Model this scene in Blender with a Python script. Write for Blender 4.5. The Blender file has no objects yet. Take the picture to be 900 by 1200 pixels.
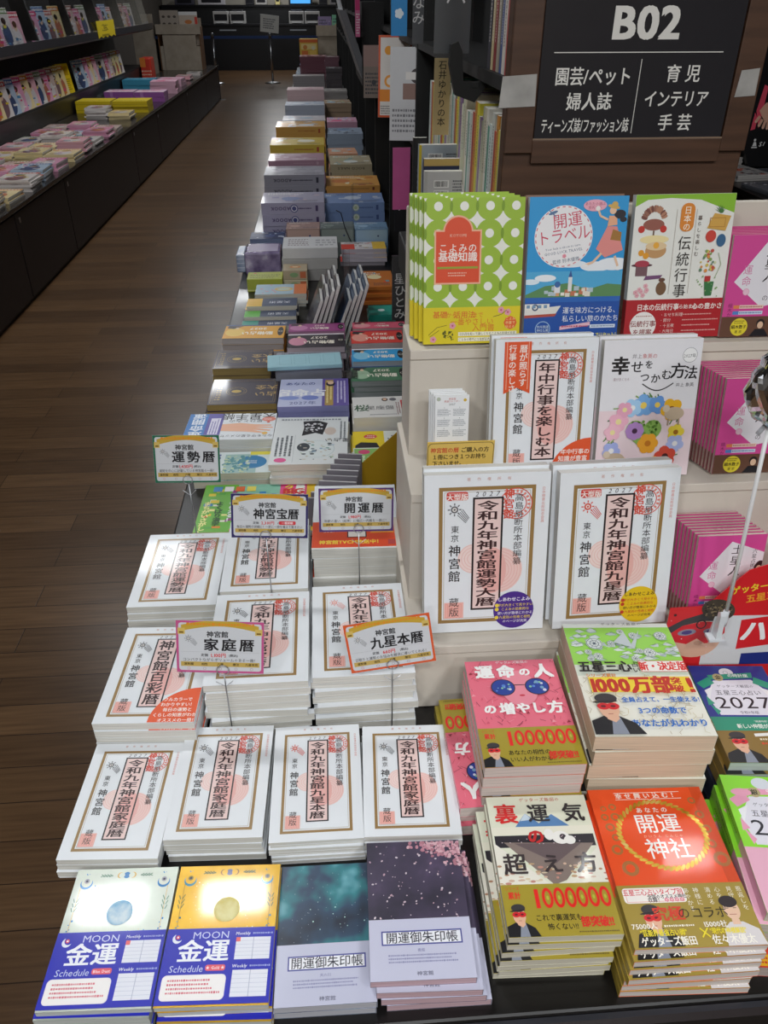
import bpy, bmesh, math, random
from mathutils import Vector, Matrix, Euler
R = math.radians
SC = bpy.context.scene
COL = SC.collection

# ------------------------------------------------------------------ camera
cam_data = bpy.data.cameras.new('camera')
cam_data.sensor_fit = 'AUTO'; cam_data.sensor_width = 36.0; cam_data.lens = 27.9
cam_data.clip_start = 0.02; cam_data.clip_end = 100
cam = bpy.data.objects.new('camera', cam_data); COL.objects.link(cam)
cam.location = (0, 0, 1.60); cam.rotation_euler = (R(90 - 33.0), 0, R(-4.1))
SC.camera = cam

# ------------------------------------------------------------------ world, lamps of the ceiling and added fill, exposure
world = bpy.data.worlds.new('shop_air'); SC.world = world; world.use_nodes = True
world.node_tree.nodes['Background'].inputs[0].default_value = (0.9, 0.95, 1.0, 1)
world.node_tree.nodes['Background'].inputs[1].default_value = 0.25
SC.view_settings.view_transform = 'Standard'; SC.view_settings.look = 'None'
SC.view_settings.gamma = 1; SC.view_settings.use_curve_mapping = False
SC.view_settings.exposure = 0.1

def ceiling_or_fill_light(x, y, power, sx=0.3, sy=0.3, color=(0.965, 0.985, 1.0), spread=180, z=2.88, tilt=(0, 0)):
    d = bpy.data.lights.new('ceiling_or_fill_light', 'AREA'); d.shape = 'RECTANGLE'
    d.size = sx; d.size_y = sy; d.energy = power; d.color = color; d.spread = R(spread)
    o = bpy.data.objects.new('ceiling_or_fill_light', d); COL.objects.link(o); o.location = (x, y, z)
    o.rotation_euler = (R(tilt[0]), R(tilt[1]), 0)
    return o

# spots above the end table
for x, p in ((-0.98, 8), (-0.48, 8), (0.86, 5), (1.38, 5)):
    ceiling_or_fill_light(x, 1.92, p, 0.26, 0.13)
for x, p in ((-0.9, 18), (0.1, 18), (1.1, 18)):  # row behind the camera, strengthened as frontal fill for the upright covers
    ceiling_or_fill_light(x, -0.9, p, 0.3, 0.3)
for x, p in ((-0.6, 28), (0.9, 28)):  # unseen fill row added behind the camera to brighten upright covers
    ceiling_or_fill_light(x, -2.2, p, 0.3, 0.3)
# rows along the aisle
for y, p in ((4.2, 9), (7.0, 14), (10.0, 16), (13.5, 17), (17.5, 18), (21.5, 40)):
    ceiling_or_fill_light(-1.12, y, p, 0.3, 0.3)
for y, p in ((5.0, 13), (8.0, 14), (11.5, 14)):
    ceiling_or_fill_light(-1.7, y, p, 0.3, 0.3)
ceiling_or_fill_light(1.9, 3.2, 14, 0.3, 0.3)
ceiling_or_fill_light(-1.0, 24.0, 25, 0.6, 0.3)

# ------------------------------------------------------------------ materials
_M = {}
def lin(h):
    h = h.lstrip('#')
    out = []
    for i in (0, 2, 4):
        c = int(h[i:i + 2], 16) / 255
        out.append(c / 12.92 if c <= 0.04045 else ((c + 0.055) / 1.055) ** 2.4)
    return (*out, 1)

def new_mat(name):
    m = bpy.data.materials.new(name); m.use_nodes = True
    nt = m.node_tree
    return m, nt, nt.nodes['Principled BSDF']

def mat(h, rough=0.5, coat=0.0, metal=0.0, vary=0.06, scale=40.0):
    """Plain coloured surface with a little procedural variation."""
    k = (h, rough, coat, metal, vary, scale)
    if k in _M: return _M[k]
    m, nt, b = new_mat('surface_' + h.lstrip('#'))
    c = lin(h)
    if vary:
        tc = nt.nodes.new('ShaderNodeTexCoord'); no = nt.nodes.new('ShaderNodeTexNoise')
        no.inputs['Scale'].default_value = scale; no.inputs['Detail'].default_value = 3
        mx = nt.nodes.new('ShaderNodeMix'); mx.data_type = 'RGBA'
        mx.inputs[6].default_value = tuple(x * (1 - vary) for x in c[:3]) + (1,)
        mx.inputs[7].default_value = tuple(min(1, x * (1 + vary)) for x in c[:3]) + (1,)
        nt.links.new(tc.outputs['Object'], no.inputs['Vector'])
        nt.links.new(no.outputs['Fac'], mx.inputs[0])
        nt.links.new(mx.outputs[2], b.inputs['Base Color'])
    else:
        b.inputs['Base Color'].default_value = c
    b.inputs['Roughness'].default_value = rough
    b.inputs['Metallic'].default_value = metal
    if coat:
        b.inputs['Coat Weight'].default_value = coat; b.inputs['Coat Roughness'].default_value = 0.07
    _M[k] = m
    return m

def ink(h, rough=0.42, coat=0.0): return mat(h, rough, coat, 0, 0.0)

def ramp_mat(name, stops, scale=18.0, detail=4.0, rough=0.4, coat=0.0, stretch=(1, 1, 1), kind='noise', metal=0.0):
    if name in _M: return _M[name]
    m, nt, b = new_mat(name)
    tc = nt.nodes.new('ShaderNodeTexCoord'); mp = nt.nodes.new('ShaderNodeMapping')
    mp.inputs['Scale'].default_value = stretch
    if kind == 'noise':
        n = nt.nodes.new('ShaderNodeTexNoise'); n.inputs['Detail'].default_value = detail; out = n.outputs['Fac']
    else:
        n = nt.nodes.new('ShaderNodeTexVoronoi'); out = n.outputs['Color'] if kind == 'cells' else n.outputs['Distance']
    n.inputs['Scale'].default_value = scale
    cr = nt.nodes.new('ShaderNodeValToRGB')
    while len(cr.color_ramp.elements) < len(stops): cr.color_ramp.elements.new(0.5)
    for e, (p, h) in zip(cr.color_ramp.elements, stops): e.position = p; e.color = lin(h)
    nt.links.new(tc.outputs['Object'], mp.inputs['Vector']); nt.links.new(mp.outputs[0], n.inputs['Vector'])
    nt.links.new(out, cr.inputs[0]); nt.links.new(cr.outputs[0], b.inputs['Base Color'])
    b.inputs['Roughness'].default_value = rough; b.inputs['Metallic'].default_value = metal
    if coat: b.inputs['Coat Weight'].default_value = coat; b.inputs['Coat Roughness'].default_value = 0.07
    _M[name] = m
    return m

def paper_edge(h='E4E1D8'):
    """Page edges: fine lines along the leaves, in object space."""
    k = 'edge_' + h
    if k in _M: return _M[k]
    d = '%02X%02X%02X' % tuple(int(int(h[i:i + 2], 16) * 0.86) for i in (0, 2, 4))
    return ramp_mat(k, [(0.35, d), (0.6, h)], scale=3.0, detail=6, rough=0.8, stretch=(4, 4, 600))

def clear_mat(name='clear_acrylic', tint=(1, 1, 1), rough=0.05, alpha=0.25):
    if name in _M: return _M[name]
    m, nt, b = new_mat(name)
    g = nt.nodes.new('ShaderNodeBsdfGlossy'); g.inputs['Roughness'].default_value = rough
    t = nt.nodes.new('ShaderNodeBsdfTransparent'); t.inputs[0].default_value = (*tint, 1)
    mx = nt.nodes.new('ShaderNodeMixShader'); lw = nt.nodes.new('ShaderNodeLayerWeight')
    lw.inputs['Blend'].default_value = alpha
    nt.links.new(lw.outputs['Facing'], mx.inputs[0]); nt.links.new(t.outputs[0], mx.inputs[1]); nt.links.new(g.outputs[0], mx.inputs[2])
    nt.links.new(mx.outputs[0], nt.nodes['Material Output'].inputs['Surface'])
    _M[name] = m
    return m

def wood_floor():
    m, nt, b = new_mat('dark_plank_floor')
    tc = nt.nodes.new('ShaderNodeTexCoord'); mp = nt.nodes.new('ShaderNodeMapping')
    mp.inputs['Rotation'].default_value = (0, 0, R(0))
    br = nt.nodes.new('ShaderNodeTexBrick')
    br.inputs['Scale'].default_value = 1.0; br.inputs['Brick Width'].default_value = 0.95; br.inputs['Row Height'].default_value = 0.105
    br.inputs['Mortar Size'].default_value = 0.0015; br.inputs['Mortar Smooth'].default_value = 0.3
    br.offset = 0.37; br.inputs['Bias'].default_value = 0.0
    br.inputs['Color1'].default_value = lin('57402B'); br.inputs['Color2'].default_value = lin('6C5137'); br.inputs['Mortar'].default_value = lin('2C1D12')
    gr = nt.nodes.new('ShaderNodeTexNoise'); gr.inputs['Scale'].default_value = 4; gr.inputs['Detail'].default_value = 6
    mg = nt.nodes.new('ShaderNodeMapping'); mg.inputs['Scale'].default_value = (1.2, 22, 1)
    mx = nt.nodes.new('ShaderNodeMix'); mx.data_type = 'RGBA'; mx.blend_type = 'MULTIPLY'
    cr = nt.nodes.new('ShaderNodeValToRGB'); cr.color_ramp.elements[0].position = 0.3; cr.color_ramp.elements[0].color = (0.62, 0.6, 0.58, 1)
    cr.color_ramp.elements[1].position = 0.7; cr.color_ramp.elements[1].color = (1, 1, 1, 1)
    L = nt.links.new
    L(tc.outputs['Object'], mp.inputs[0]); L(mp.outputs[0], br.inputs['Vector'])
    L(tc.outputs['Object'], mg.inputs[0]); L(mg.outputs[0], gr.inputs['Vector']); L(gr.outputs['Fac'], cr.inputs[0])
    mx.inputs[0].default_value = 1.0
    L(br.outputs['Color'], mx.inputs[6]); L(cr.outputs[0], mx.inputs[7]); L(mx.outputs[2], b.inputs['Base Color'])
    b.inputs['Roughness'].default_value = 0.3; b.inputs['Specular IOR Level'].default_value = 0.22
    bp = nt.nodes.new('ShaderNodeBump'); bp.inputs['Strength'].default_value = 0.12; bp.inputs['Distance'].default_value = 0.002
    L(br.outputs['Fac'], bp.inputs['Height']); bp.invert = True; L(bp.outputs[0], b.inputs['Normal'])
    return m

# ------------------------------------------------------------------ mesh helpers
def link(name, me, parent=None):
    o = bpy.data.objects.new(name, me); COL.objects.link(o)
    if parent is not None: o.parent = parent
    return o

def tag(o, label, cat, group=None, kind=None):
    o['label'] = label; o['category'] = cat
    if group: o['group'] = group
    if kind: o['kind'] = kind
    return o

def thing(name, label, cat, loc=(0, 0, 0), rot=(0, 0, 0), group=None):
    o = bpy.data.objects.new(name, None); COL.objects.link(o); o.empty_display_size = 0.05
    o.location = loc; o.rotation_euler = rot
    return tag(o, label, cat, group)

class MB:
    """Collects polygons with materials into one mesh."""
    def __init__(s): s.v = []; s.f = []; s.mi = []; s.ms = []; s.smooth = []
    def m(s, mt):
        if isinstance(mt, str): mt = ink(mt)
        if mt not in s.ms: s.ms.append(mt)
        return s.ms.index(mt)
    def add(s, vs, fs, mt, smooth=False):
        n = len(s.v); i = s.m(mt); s.v += [tuple(p) for p in vs]
        for f in fs: s.f.append(tuple(n + k for k in f)); s.mi.append(i); s.smooth.append(smooth)
        return s
    def box(s, x0, y0, z0, x1, y1, z1, mt, bev=0.0, M=None):
        if bev > 0:
            bm = bmesh.new(); bmesh.ops.create_cube(bm, size=1.0)
            for v in bm.verts: v.co = Vector(((x0 + x1) / 2 + v.co.x * (x1 - x0), (y0 + y1) / 2 + v.co.y * (y1 - y0), (z0 + z1) / 2 + v.co.z * (z1 - z0)))
            bmesh.ops.bevel(bm, geom=bm.edges[:], offset=bev, segments=2, affect='EDGES', profile=0.5)
            bm.verts.index_update()
            vs = [v.co.copy() for v in bm.verts]; fs = [[v.index for v in f.verts] for f in bm.faces]; bm.free()
        else:
            vs = [Vector(p) for p in ((x0, y0, z0), (x1, y0, z0), (x1, y1, z0), (x0, y1, z0), (x0, y0, z1), (x1, y0, z1), (x1, y1, z1), (x0, y1, z1))]
            fs = [(0, 3, 2, 1), (4, 5, 6, 7), (0, 1, 5, 4), (1, 2, 6, 5), (2, 3, 7, 6), (3, 0, 4, 7)]
        if M is not None: vs = [M @ v for v in vs]
        return s.add(vs, fs, mt)
    def prism(s, pts, axis, a, b, mt):
        """Outline pts (2D) extruded along axis from a to b. axis 'x': pts=(y,z); 'y': (x,z); 'z': (x,y)"""
        def P(p, t): return {'x': (t, p[0], p[1]), 'y': (p[0], t, p[1]), 'z': (p[0], p[1], t)}[axis]
        n = len(pts); vs = [P(p, a) for p in pts] + [P(p, b) for p in pts]
        fs = [tuple(range(n - 1, -1, -1)), tuple(range(n, 2 * n))] + [(i, (i + 1) % n, n + (i + 1) % n, n + i) for i in range(n)]
        return s.add(vs, fs, mt)
    def tube(s, pts, r, mt, n=8, close=False):
        pts = [Vector(p) for p in pts]; N = len(pts); vs = []; fs = []
        rr = r if isinstance(r, (list, tuple)) else [r] * N
        up = None
        for i, p in enumerate(pts):
            a = pts[(i - 1) % N] if (i > 0 or close) else p; b = pts[(i + 1) % N] if (i < N - 1 or close) else p
            t = (b - a).normalized()
            if up is None: up = Vector((0, 0, 1)) if abs(t.z) < 0.9 else Vector((1, 0, 0))
            u = t.cross(up).normalized(); w = u.cross(t); up = w
            for k in range(n):
                an = 2 * math.pi * k / n; vs.append(p + (u * math.cos(an) + w * math.sin(an)) * rr[i])
        for i in range(N if close else N - 1):
            j = (i + 1) % N
            for k in range(n): fs.append((i * n + k, i * n + (k + 1) % n, j * n + (k + 1) % n, j * n + k))
        if not close:
            fs.append(tuple(range(n - 1, -1, -1))); fs.append(tuple((N - 1) * n + k for k in range(n)))
        return s.add(vs, fs, mt, True)
    def lathe(s, prof, mt, n=24, c=(0, 0)):
        vs = []; fs = []
        for r, z in prof:
            for k in range(n): a = 2 * math.pi * k / n; vs.append((c[0] + r * math.cos(a), c[1] + r * math.sin(a), z))
        for i in range(len(prof) - 1):
            for k in range(n): fs.append((i * n + k, i * n + (k + 1) % n, (i + 1) * n + (k + 1) % n, (i + 1) * n + k))
        return s.add(vs, fs, mt, True)
    def mesh(s, name):
        me = bpy.data.meshes.new(name); me.from_pydata(s.v, [], s.f)
        for mt in s.ms: me.materials.append(mt)
        me.polygons.foreach_set('material_index', s.mi); me.polygons.foreach_set('use_smooth', s.smooth)
        me.update()
        return me
    def obj(s, name, parent=None): return link(name, s.mesh(name), parent)

# ------------------------------------------------------------------ lettering
_G = {}
def glyph(ch, bold=0.0, res=2):
    k = (ch, round(bold, 3), res)
    if k in _G: return _G[k]
    c = bpy.data.curves.new('letter', 'FONT'); c.body = ch; c.size = 1; c.resolution_u = res; heavy = bold * 0.75 if bold > 0.008 else 0
    o = bpy.data.objects.new('letter', c); COL.objects.link(o)
    dg = bpy.context.evaluated_depsgraph_get(); ev = o.evaluated_get(dg); me = ev.to_mesh()
    vs = [(v.co.x, v.co.y, 0) for v in me.vertices]; fs = [tuple(p.vertices) for p in me.polygons]
    ev.to_mesh_clear(); bpy.data.objects.remove(o); bpy.data.curves.remove(c)
    if ch == ' ' or not vs: adv = 0.3
    elif ord(ch) > 0x2000: adv = 1.0
    else: adv = max(p[0] for p in vs) + 0.06
    if heavy:                                           # heavier strokes: the letter over itself, shifted a little each way
        V, F = [], []
        for c, (dx, dy) in enumerate(((-heavy, -heavy * .7), (heavy, -heavy * .7), (-heavy, heavy * .7), (heavy, heavy * .7), (0, 0))):
            n = len(V); V += [(x + dx, y + dy, c) for x, y, q in vs]; F += [tuple(n + i for i in f) for f in fs]
        vs, fs = V, F
    _G[k] = (vs, fs, adv)
    return _G[k]

class Art:
    """Flat printed shapes in millimetres, one thin layer over the other, kept inside the mesh of the part they are printed on."""
    DZ = 0.000010
    def __init__(s, mb, W, H, place, coat=0.0, rough=0.42, low=0.15):
        s.low = low; s.mb = mb; s.W = W; s.H = H; s.place = place; s.n = 0; s.coat = coat; s.rough = rough
    def _m(s, c): return ink(c, s.rough, s.coat) if isinstance(c, str) else c
    def up(s): s.n += 1; return 0.00008 + s.n * s.DZ
    def raw(s, pts, fs, c):
        z = s.up(); e = 0.15; W, H = s.W - e, s.H - e; k = 0.0000025
        if pts and len(pts[0]) == 2: pts = [(x, y, 0) for x, y in pts]
        elif any(p[2] for p in pts): s.n += 2
        if any(not (e <= x <= W and s.low <= y <= H) for x, y, c in pts):      # keep the print on its sheet
            P, F = [], []
            for f in fs:
                q = [pts[i] for i in f]
                for ax, lim, sg in ((0, e, 1), (0, W, -1), (1, s.low, 1), (1, H, -1)):
                    r = []
                    for a, b in zip(q, q[1:] + q[:1]):
                        ia, ib = (a[ax] - lim) * sg >= 0, (b[ax] - lim) * sg >= 0
                        if ia: r.append(a)
                        if ia != ib:
                            t = (lim - a[ax]) / (b[ax] - a[ax]); r.append((a[0] + (b[0] - a[0]) * t, a[1] + (b[1] - a[1]) * t, a[2]))
                    q = r
                    if len(q) < 3: break
                if len(q) >= 3: F.append(tuple(range(len(P), len(P) + len(q)))); P += q
            pts, fs = P, F
        if pts: s.mb.add([s.place(x / 1000, y / 1000, z + q * k) for x, y, q in pts], fs, s._m(c))
        return s
    def poly(s, pts, c): return s.raw(pts, [tuple(range(len(pts)))], c)
    def rect(s, x0, y0, x1, y1, c): return s.poly([(x0, y0), (x1, y0), (x1, y1), (x0, y1)], c)
    def rrect(s, x0, y0, x1, y1, r, c):
        p = []
        for cx, cy, a in ((x1 - r, y0 + r, -90), (x1 - r, y1 - r, 0), (x0 + r, y1 - r, 90), (x0 + r, y0 + r, 180)):
            for k in range(5): t = R(a + k * 22.5); p.append((cx + r * math.cos(t), cy + r * math.sin(t)))
        return s.poly(p, c)
    def frame(s, x0, y0, x1, y1, t, c):
        return s.raw([(x0, y0), (x1, y0), (x1, y1), (x0, y1), (x0 + t, y0 + t), (x1 - t, y0 + t), (x1 - t, y1 - t), (x0 + t, y1 - t)],
                     [(0, 1, 5, 4), (1, 2, 6, 5), (2, 3, 7, 6), (3, 0, 4, 7)], c)
    def circ(s, cx, cy, r, c, ry=None, n=28, rot=0, a0=0, a1=360):
        ry = ry or r; ca, sa = math.cos(R(rot)), math.sin(R(rot)); p = []
        m = n if a1 - a0 >= 360 else n + 1
        for k in range(m):
            t = R(a0 + (a1 - a0) * k / n); x, y = r * math.cos(t), ry * math.sin(t)
            p.append((cx + x * ca - y * sa, cy + x * sa + y * ca))
        if a1 - a0 < 360: p.append((cx, cy))
        return s.poly(p, c)
    def ring(s, cx, cy, r0, r1, c, n=28, dash=0):
        p = []
        for k in range(n): t = 2 * math.pi * k / n; p += [(cx + r0 * math.cos(t), cy + r0 * math.sin(t)), (cx + r1 * math.cos(t), cy + r1 * math.sin(t))]
        fs = [(2 * k, 2 * k + 1, (2 * k + 3) % (2 * n), (2 * k + 2) % (2 * n)) for k in range(n) if not dash or k % 2]
        return s.raw(p, fs, c)
    def line(s, pts, w, c):
        v = []; f = []
        for (x0, y0), (x1, y1) in zip(pts, pts[1:]):
            d = math.hypot(x1 - x0, y1 - y0) or 1; nx, ny = -(y1 - y0) / d * w / 2, (x1 - x0) / d * w / 2; k = len(v)
            v += [(x0 + nx, y0 + ny), (x0 - nx, y0 - ny), (x1 - nx, y1 - ny), (x1 + nx, y1 + ny)]; f.append((k, k + 1, k + 2, k + 3))
        return s.raw(v, f, c)
    def text(s, t, x, y, h, c, al='c', sx=1.0, bold=0.0, rot=0, skew=0.0, sp=0.0, res=1):
        """One line of letters; (x, y): the middle of its height at its centre, left or right end."""
        res = max(res, 2) if h > 7 else res; gs = [glyph(ch, bold, res) for ch in t]; w = sum(g[2] + sp for g in gs) - sp
        x0 = {'c': -w / 2, 'l': 0, 'r': -w}[al]; ca, sa = math.cos(R(rot)), math.sin(R(rot)); P = []; F = []
        for (vs, fs, adv) in gs:
            n = len(P)
            for (a, b, q) in vs:
                u = (x0 + a) * h * sx + (b - 0.36) * h * skew; v = (b - 0.36) * h
                P.append((x + u * ca - v * sa, y + u * sa + v * ca, q))
            F += [tuple(n + i for i in f) for f in fs]; x0 += adv + sp
        return s.raw(P, F, c) if F else s
    def vtext(s, t, x, y, h, c, sx=1.0, bold=0.0, pitch=1.0, res=1, skew=0.0):
        """Letters one under the other from y downwards, centred on x."""
        P = []; F = []; res = max(res, 2) if h > 7 else res
        for i, ch in enumerate(t):
            vs, fs, adv = glyph(ch, bold, res); n = len(P); cy = y - (i + 0.5) * h * pitch
            for (a, b, q) in vs:
                u, v = a - adv / 2, b - 0.36
                if ch in 'ー―': u, v = v, -u
                P.append((x + u * h * sx, cy + v * h + u * h * skew, q))
            F += [tuple(n + k for k in f) for f in fs]
        return s.raw(P, F, c) if F else s
    def lines(s, x0, y0, x1, y1, n, c, fill=0.5, seed=1, ragged=0.25):
        """Print too small to read: rows of short strokes."""
        rn = random.Random(seed); P = []; F = []; hh = (y1 - y0) / n
        for i in range(n):
            y = y1 - (i + 0.5) * hh; x = x0; xe = x1 - rn.random() * ragged * (x1 - x0)
            while x < xe:
                w = hh * fill * rn.uniform(0.5, 1.1); k = len(P); q = hh * fill * rn.uniform(0.35, 0.55)
                P += [(x, y - q), (x + w, y - q), (x + w, y + q), (x, y + q)]; F.append((k, k + 1, k + 2, k + 3)); x += w + hh * fill * 0.35
        return s.raw(P, F, c)
    def vlines(s, x0, y0, x1, y1, n, c, fill=0.5, seed=1):
        rn = random.Random(seed); P = []; F = []; ww = (x1 - x0) / n
        for i in range(n):
            x = x0 + (i + 0.5) * ww; y = y1; ye = y0 + rn.random() * 0.25 * (y1 - y0)
            while y > ye:
                h = ww * fill * rn.uniform(0.5, 1.1); k = len(P); q = ww * fill * rn.uniform(0.35, 0.55)
                P += [(x - q, y - h), (x + q, y - h), (x + q, y), (x - q, y)]; F.append((k, k + 1, k + 2, k + 3)); y -= h + ww * fill * 0.35
        return s.raw(P, F, c)
    def dots(s, x0, y0, x1, y1, n, r0, r1, c, seed=1, sides=6):
        rn = random.Random(seed); P = []; F = []
        for i in range(n):
            cx, cy, r = rn.uniform(x0, x1), rn.uniform(y0, y1), rn.uniform(r0, r1); k = len(P)
            P += [(cx + r * math.cos(2 * math.pi * j / sides), cy + r * math.sin(2 * math.pi * j / sides)) for j in range(sides)]
            F.append(tuple(range(k, k + sides)))
        return s.raw(P, F, c)
    def flower(s, cx, cy, r, c, mid, n=5, rot=0):
        P = []; F = []
        for i in range(n):
            a = R(rot + 360 * i / n); k = len(P)
            P += [(cx + r * 0.55 * math.cos(a) + r * 0.48 * math.cos(2 * math.pi * j / 10), cy + r * 0.55 * math.sin(a) + r * 0.48 * math.sin(2 * math.pi * j / 10)) for j in range(10)]
            F.append(tuple(range(k, k + 10)))
        for i, f in enumerate(F):
            s.raw([P[q] for q in f], [tuple(range(10))], c)
        return s.circ(cx, cy, r * 0.3, mid, n=12)

def masked_man(a, x, y, h, cap='3A3638', coat='17171C', shirt='8C92A0', mask='D8202A', skin='E8B698', hat=True):
    """Head and shoulders of a man in a cap and a red eye mask; (x, y): bottom middle, h: height."""
    w = h
    a.poly([(x - .52 * w, y), (x - .42 * w, y + .30 * h), (x - .12 * w, y + .44 * h), (x + .14 * w, y + .44 * h), (x + .42 * w, y + .26 * h), (x + .55 * w, y)], coat)
    a.poly([(x - .06 * w, y), (x + .02 * w, y + .42 * h), (x + .16 * w, y + .42 * h), (x + .24 * w, y)], shirt)
    a.poly([(x - .07 * w, y + .36 * h), (x - .09 * w, y + .5 * h), (x + .15 * w, y + .5 * h), (x + .15 * w, y + .36 * h), (x + .06 * w, y + .28 * h)], skin)
    a.circ(x + .01 * w, y + .62 * h, .19 * w, skin, ry=.25 * h, n=18)
    a.circ(x + .01 * w, y + .87 * h, .21 * w, cap, ry=.125 * h, n=18)
    if mask:
        a.circ(x - .075 * w, y + .67 * h, .12 * w, mask, ry=.085 * h, n=14); a.circ(x + .10 * w, y + .67 * h, .12 * w, mask, ry=.085 * h, n=14)
        a.circ(x - .08 * w, y + .67 * h, .05 * w, '6B1420', ry=.03 * h, n=10); a.circ(x + .10 * w, y + .67 * h, .05 * w, '6B1420', ry=.03 * h, n=10)
    if hat: a.circ(x - .02 * w, y + .785 * h, .24 * w, '262226', ry=.028 * h, n=16, rot=4)
    a.rect(x - .03 * w, y + .475 * h, x + .06 * w, y + .49 * h, 'B0605A')

# ------------------------------------------------------------------ books
def board_mesh(name, W, L, T, spine, cover, art, gloss, rough, spine_art=None, t=0.0003, low=0.15):
    mb = MB(); c = mat(cover, rough, gloss, 0, 0.03) if isinstance(cover, str) else cover
    mb.box(-W / 2, -L / 2, T - t, W / 2, L / 2, T, c); mb.box(-W / 2, -L / 2, 0, W / 2, L / 2, t, c)
    if spine == 'L': mb.box(-W / 2, -L / 2, t, -W / 2 + t, L / 2, T - t, c)
    if spine == 'R': mb.box(W / 2 - t, -L / 2, t, W / 2, L / 2, T - t, c)
    if spine == 'S': mb.box(-W / 2, -L / 2, t, W / 2, -L / 2 + t, T - t, c)
    if art:
        a = Art(mb, W * 1000, L * 1000, lambda x, y, z: (x - W / 2, y - L / 2, T + z), gloss, rough, low); art(a)
    if spine_art:
        if spine == 'S': pl = lambda x, y, z: (x - W / 2, -L / 2 - z, y)
        elif spine == 'L': pl = lambda x, y, z: (-W / 2 - z, L / 2 - x, y)
        else: pl = lambda x, y, z: (W / 2 + z, x - L / 2, y)
        spine_art(Art(mb, (W if spine == 'S' else L) * 1000, T * 1000, pl, gloss, rough))
    return mb.mesh(name)

def band_mesh(W, L, T, spine, y0, y1, col, art, gloss, rough):
    mb = MB(); c = mat(col, rough, gloss, 0, 0.03) if isinstance(col, str) else col
    e = 0.0009; a0, a1 = y0 - L / 2, y1 - L / 2
    mb.box(-W / 2, a0, T + 0.0002, W / 2, a1, T + e - 0.0003, c); mb.box(-W / 2, a0, -0.0002, W / 2, a1, -0.00005, c)
    if spine == 'L': mb.box(-W / 2 - e / 2, a0, -0.0002, -W / 2 - 0.0001, a1, T + e - 0.0003, c)
    if spine == 'R': mb.box(W / 2 + 0.0001, a0, -0.0002, W / 2 + e / 2, a1, T + e - 0.0003, c)
    if art: art(Art(mb, W * 1000, (y1 - y0) * 1000, lambda x, y, z: (x - W / 2, a0 + y, T + e - 0.0003 + z), gloss, rough))
    return mb.mesh('paper_band')

def pages_mesh(W, L, T, spine, col, marks=None):
    mb = MB(); i = 0.0002; e = paper_edge(col) if isinstance(col, str) else col
    mb.box(-W / 2 + (0.0004 if spine == 'L' else i), -L / 2 + (0.0004 if spine == 'S' else i), 0.0004, W / 2 - (0.0004 if spine == 'R' else i), L / 2 - i, T - 0.0004, e)
    if marks: marks(mb, W, L, T)
    return mb.mesh('page_block')

class Book:
    def __init__(s, kind, W, L, T, cover, art=None, spine='L', pages='E4E1D8', band=None, gloss=0.0, rough=0.45, spine_art=None, marks=None, cat='book', extra=None):
        s.kind = kind; s.W = W; s.L = L; s.T = T; s.cat = cat; s.parts = []
        s.parts.append(('cover', board_mesh('cover', W, L, T, spine, cover, art, gloss, rough, spine_art, low=band[1] * 1000 - 0.4 if band else 0.15)))
        s.parts.append(('page_block', pages_mesh(W, L, T, spine, pages, marks)))
        if band: s.parts.append(('paper_band', band_mesh(W, L, T, spine, *band, gloss, rough)))
    def put(s, label, loc, rot=(0, 0, 0), group=None):
        o = thing(s.kind, label, s.cat, loc, rot, group)
        for n, me in s.parts: link(n, me, o)
        return o
    def stand(s, label, x, y, z, lean=12, yaw=0, group=None):
        """Upright, cover facing the viewer; (x, y, z): the front bottom edge's middle in plan, and the height it stands on."""
        M = Matrix.Rotation(R(yaw), 3, 'Z') @ Matrix.Rotation(R(90 - lean), 3, 'X')
        p = Vector((x, y, z + s.T * math.sin(R(lean)))) - M @ Vector((0, -s.L / 2, s.T))
        return s.put(label, p, M.to_euler(), group)

ORD = ['first', 'second', 'third', 'fourth', 'fifth', 'sixth', 'seventh', 'eighth', 'ninth', 'tenth', 'eleventh', 'twelfth']
TABLE_Z = 0.65
def stack(bk, n, x, y, rz, top, under, group, base=TABLE_Z, jit=0.0015, jr=0.5, shift=None, seed=0, flip=False, first=2, pitch=None):
    """n copies in one pile. top: the uppermost one's label; under: phrase with {} for 'second', 'third' ... counted from the top."""
    rn = random.Random(seed + int(abs(x) * 1000) + int(y * 1000)); out = []
    p = pitch or (bk.T + 0.0004)
    for k in range(n):                                  # k = 0 on the table
        i = n - 1 - k                                   # i = 0 on top
        dx, dy, dr = (rn.gauss(0, jit), rn.gauss(0, jit), rn.gauss(0, jr)) if i else (0, 0, 0)
        if shift and i in shift: dx += shift[i][0]; dy += shift[i][1]; dr += shift[i][2] if len(shift[i]) > 2 else 0
        out.append(bk.put(top if i == 0 else under.format(ORD[i]), (x + dx, y + dy, base + 0.0004 + k * p), (0, 0, R(rz + dr + (180 if flip else 0))), group if n > 1 else None))
    return out

# ================================================================== the shop
BLACK = mat('100E0E', 0.35, 0.1); BLACKM = mat('121212', 0.6); BROWNPANEL = ramp_mat('brown_wood_board', [(0.3, '432C1E'), (0.7, '553A29')], 6, 5, 0.5, stretch=(1, 1, 14))
CREAM = ramp_mat('cream_card', [(0.3, 'D3CABD'), (0.7, 'DCD4C8')], 8, 3, 0.6)
STEEL = mat('B8BABE', 0.28, 0, 1.0); CARDBOARD = ramp_mat('grey_cardboard', [(0.3, '9C9080'), (0.7, 'ADA192')], 9, 4, 0.8)
WHITE = mat('E8E8E6', 0.5); CLEAR = clear_mat()

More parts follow.
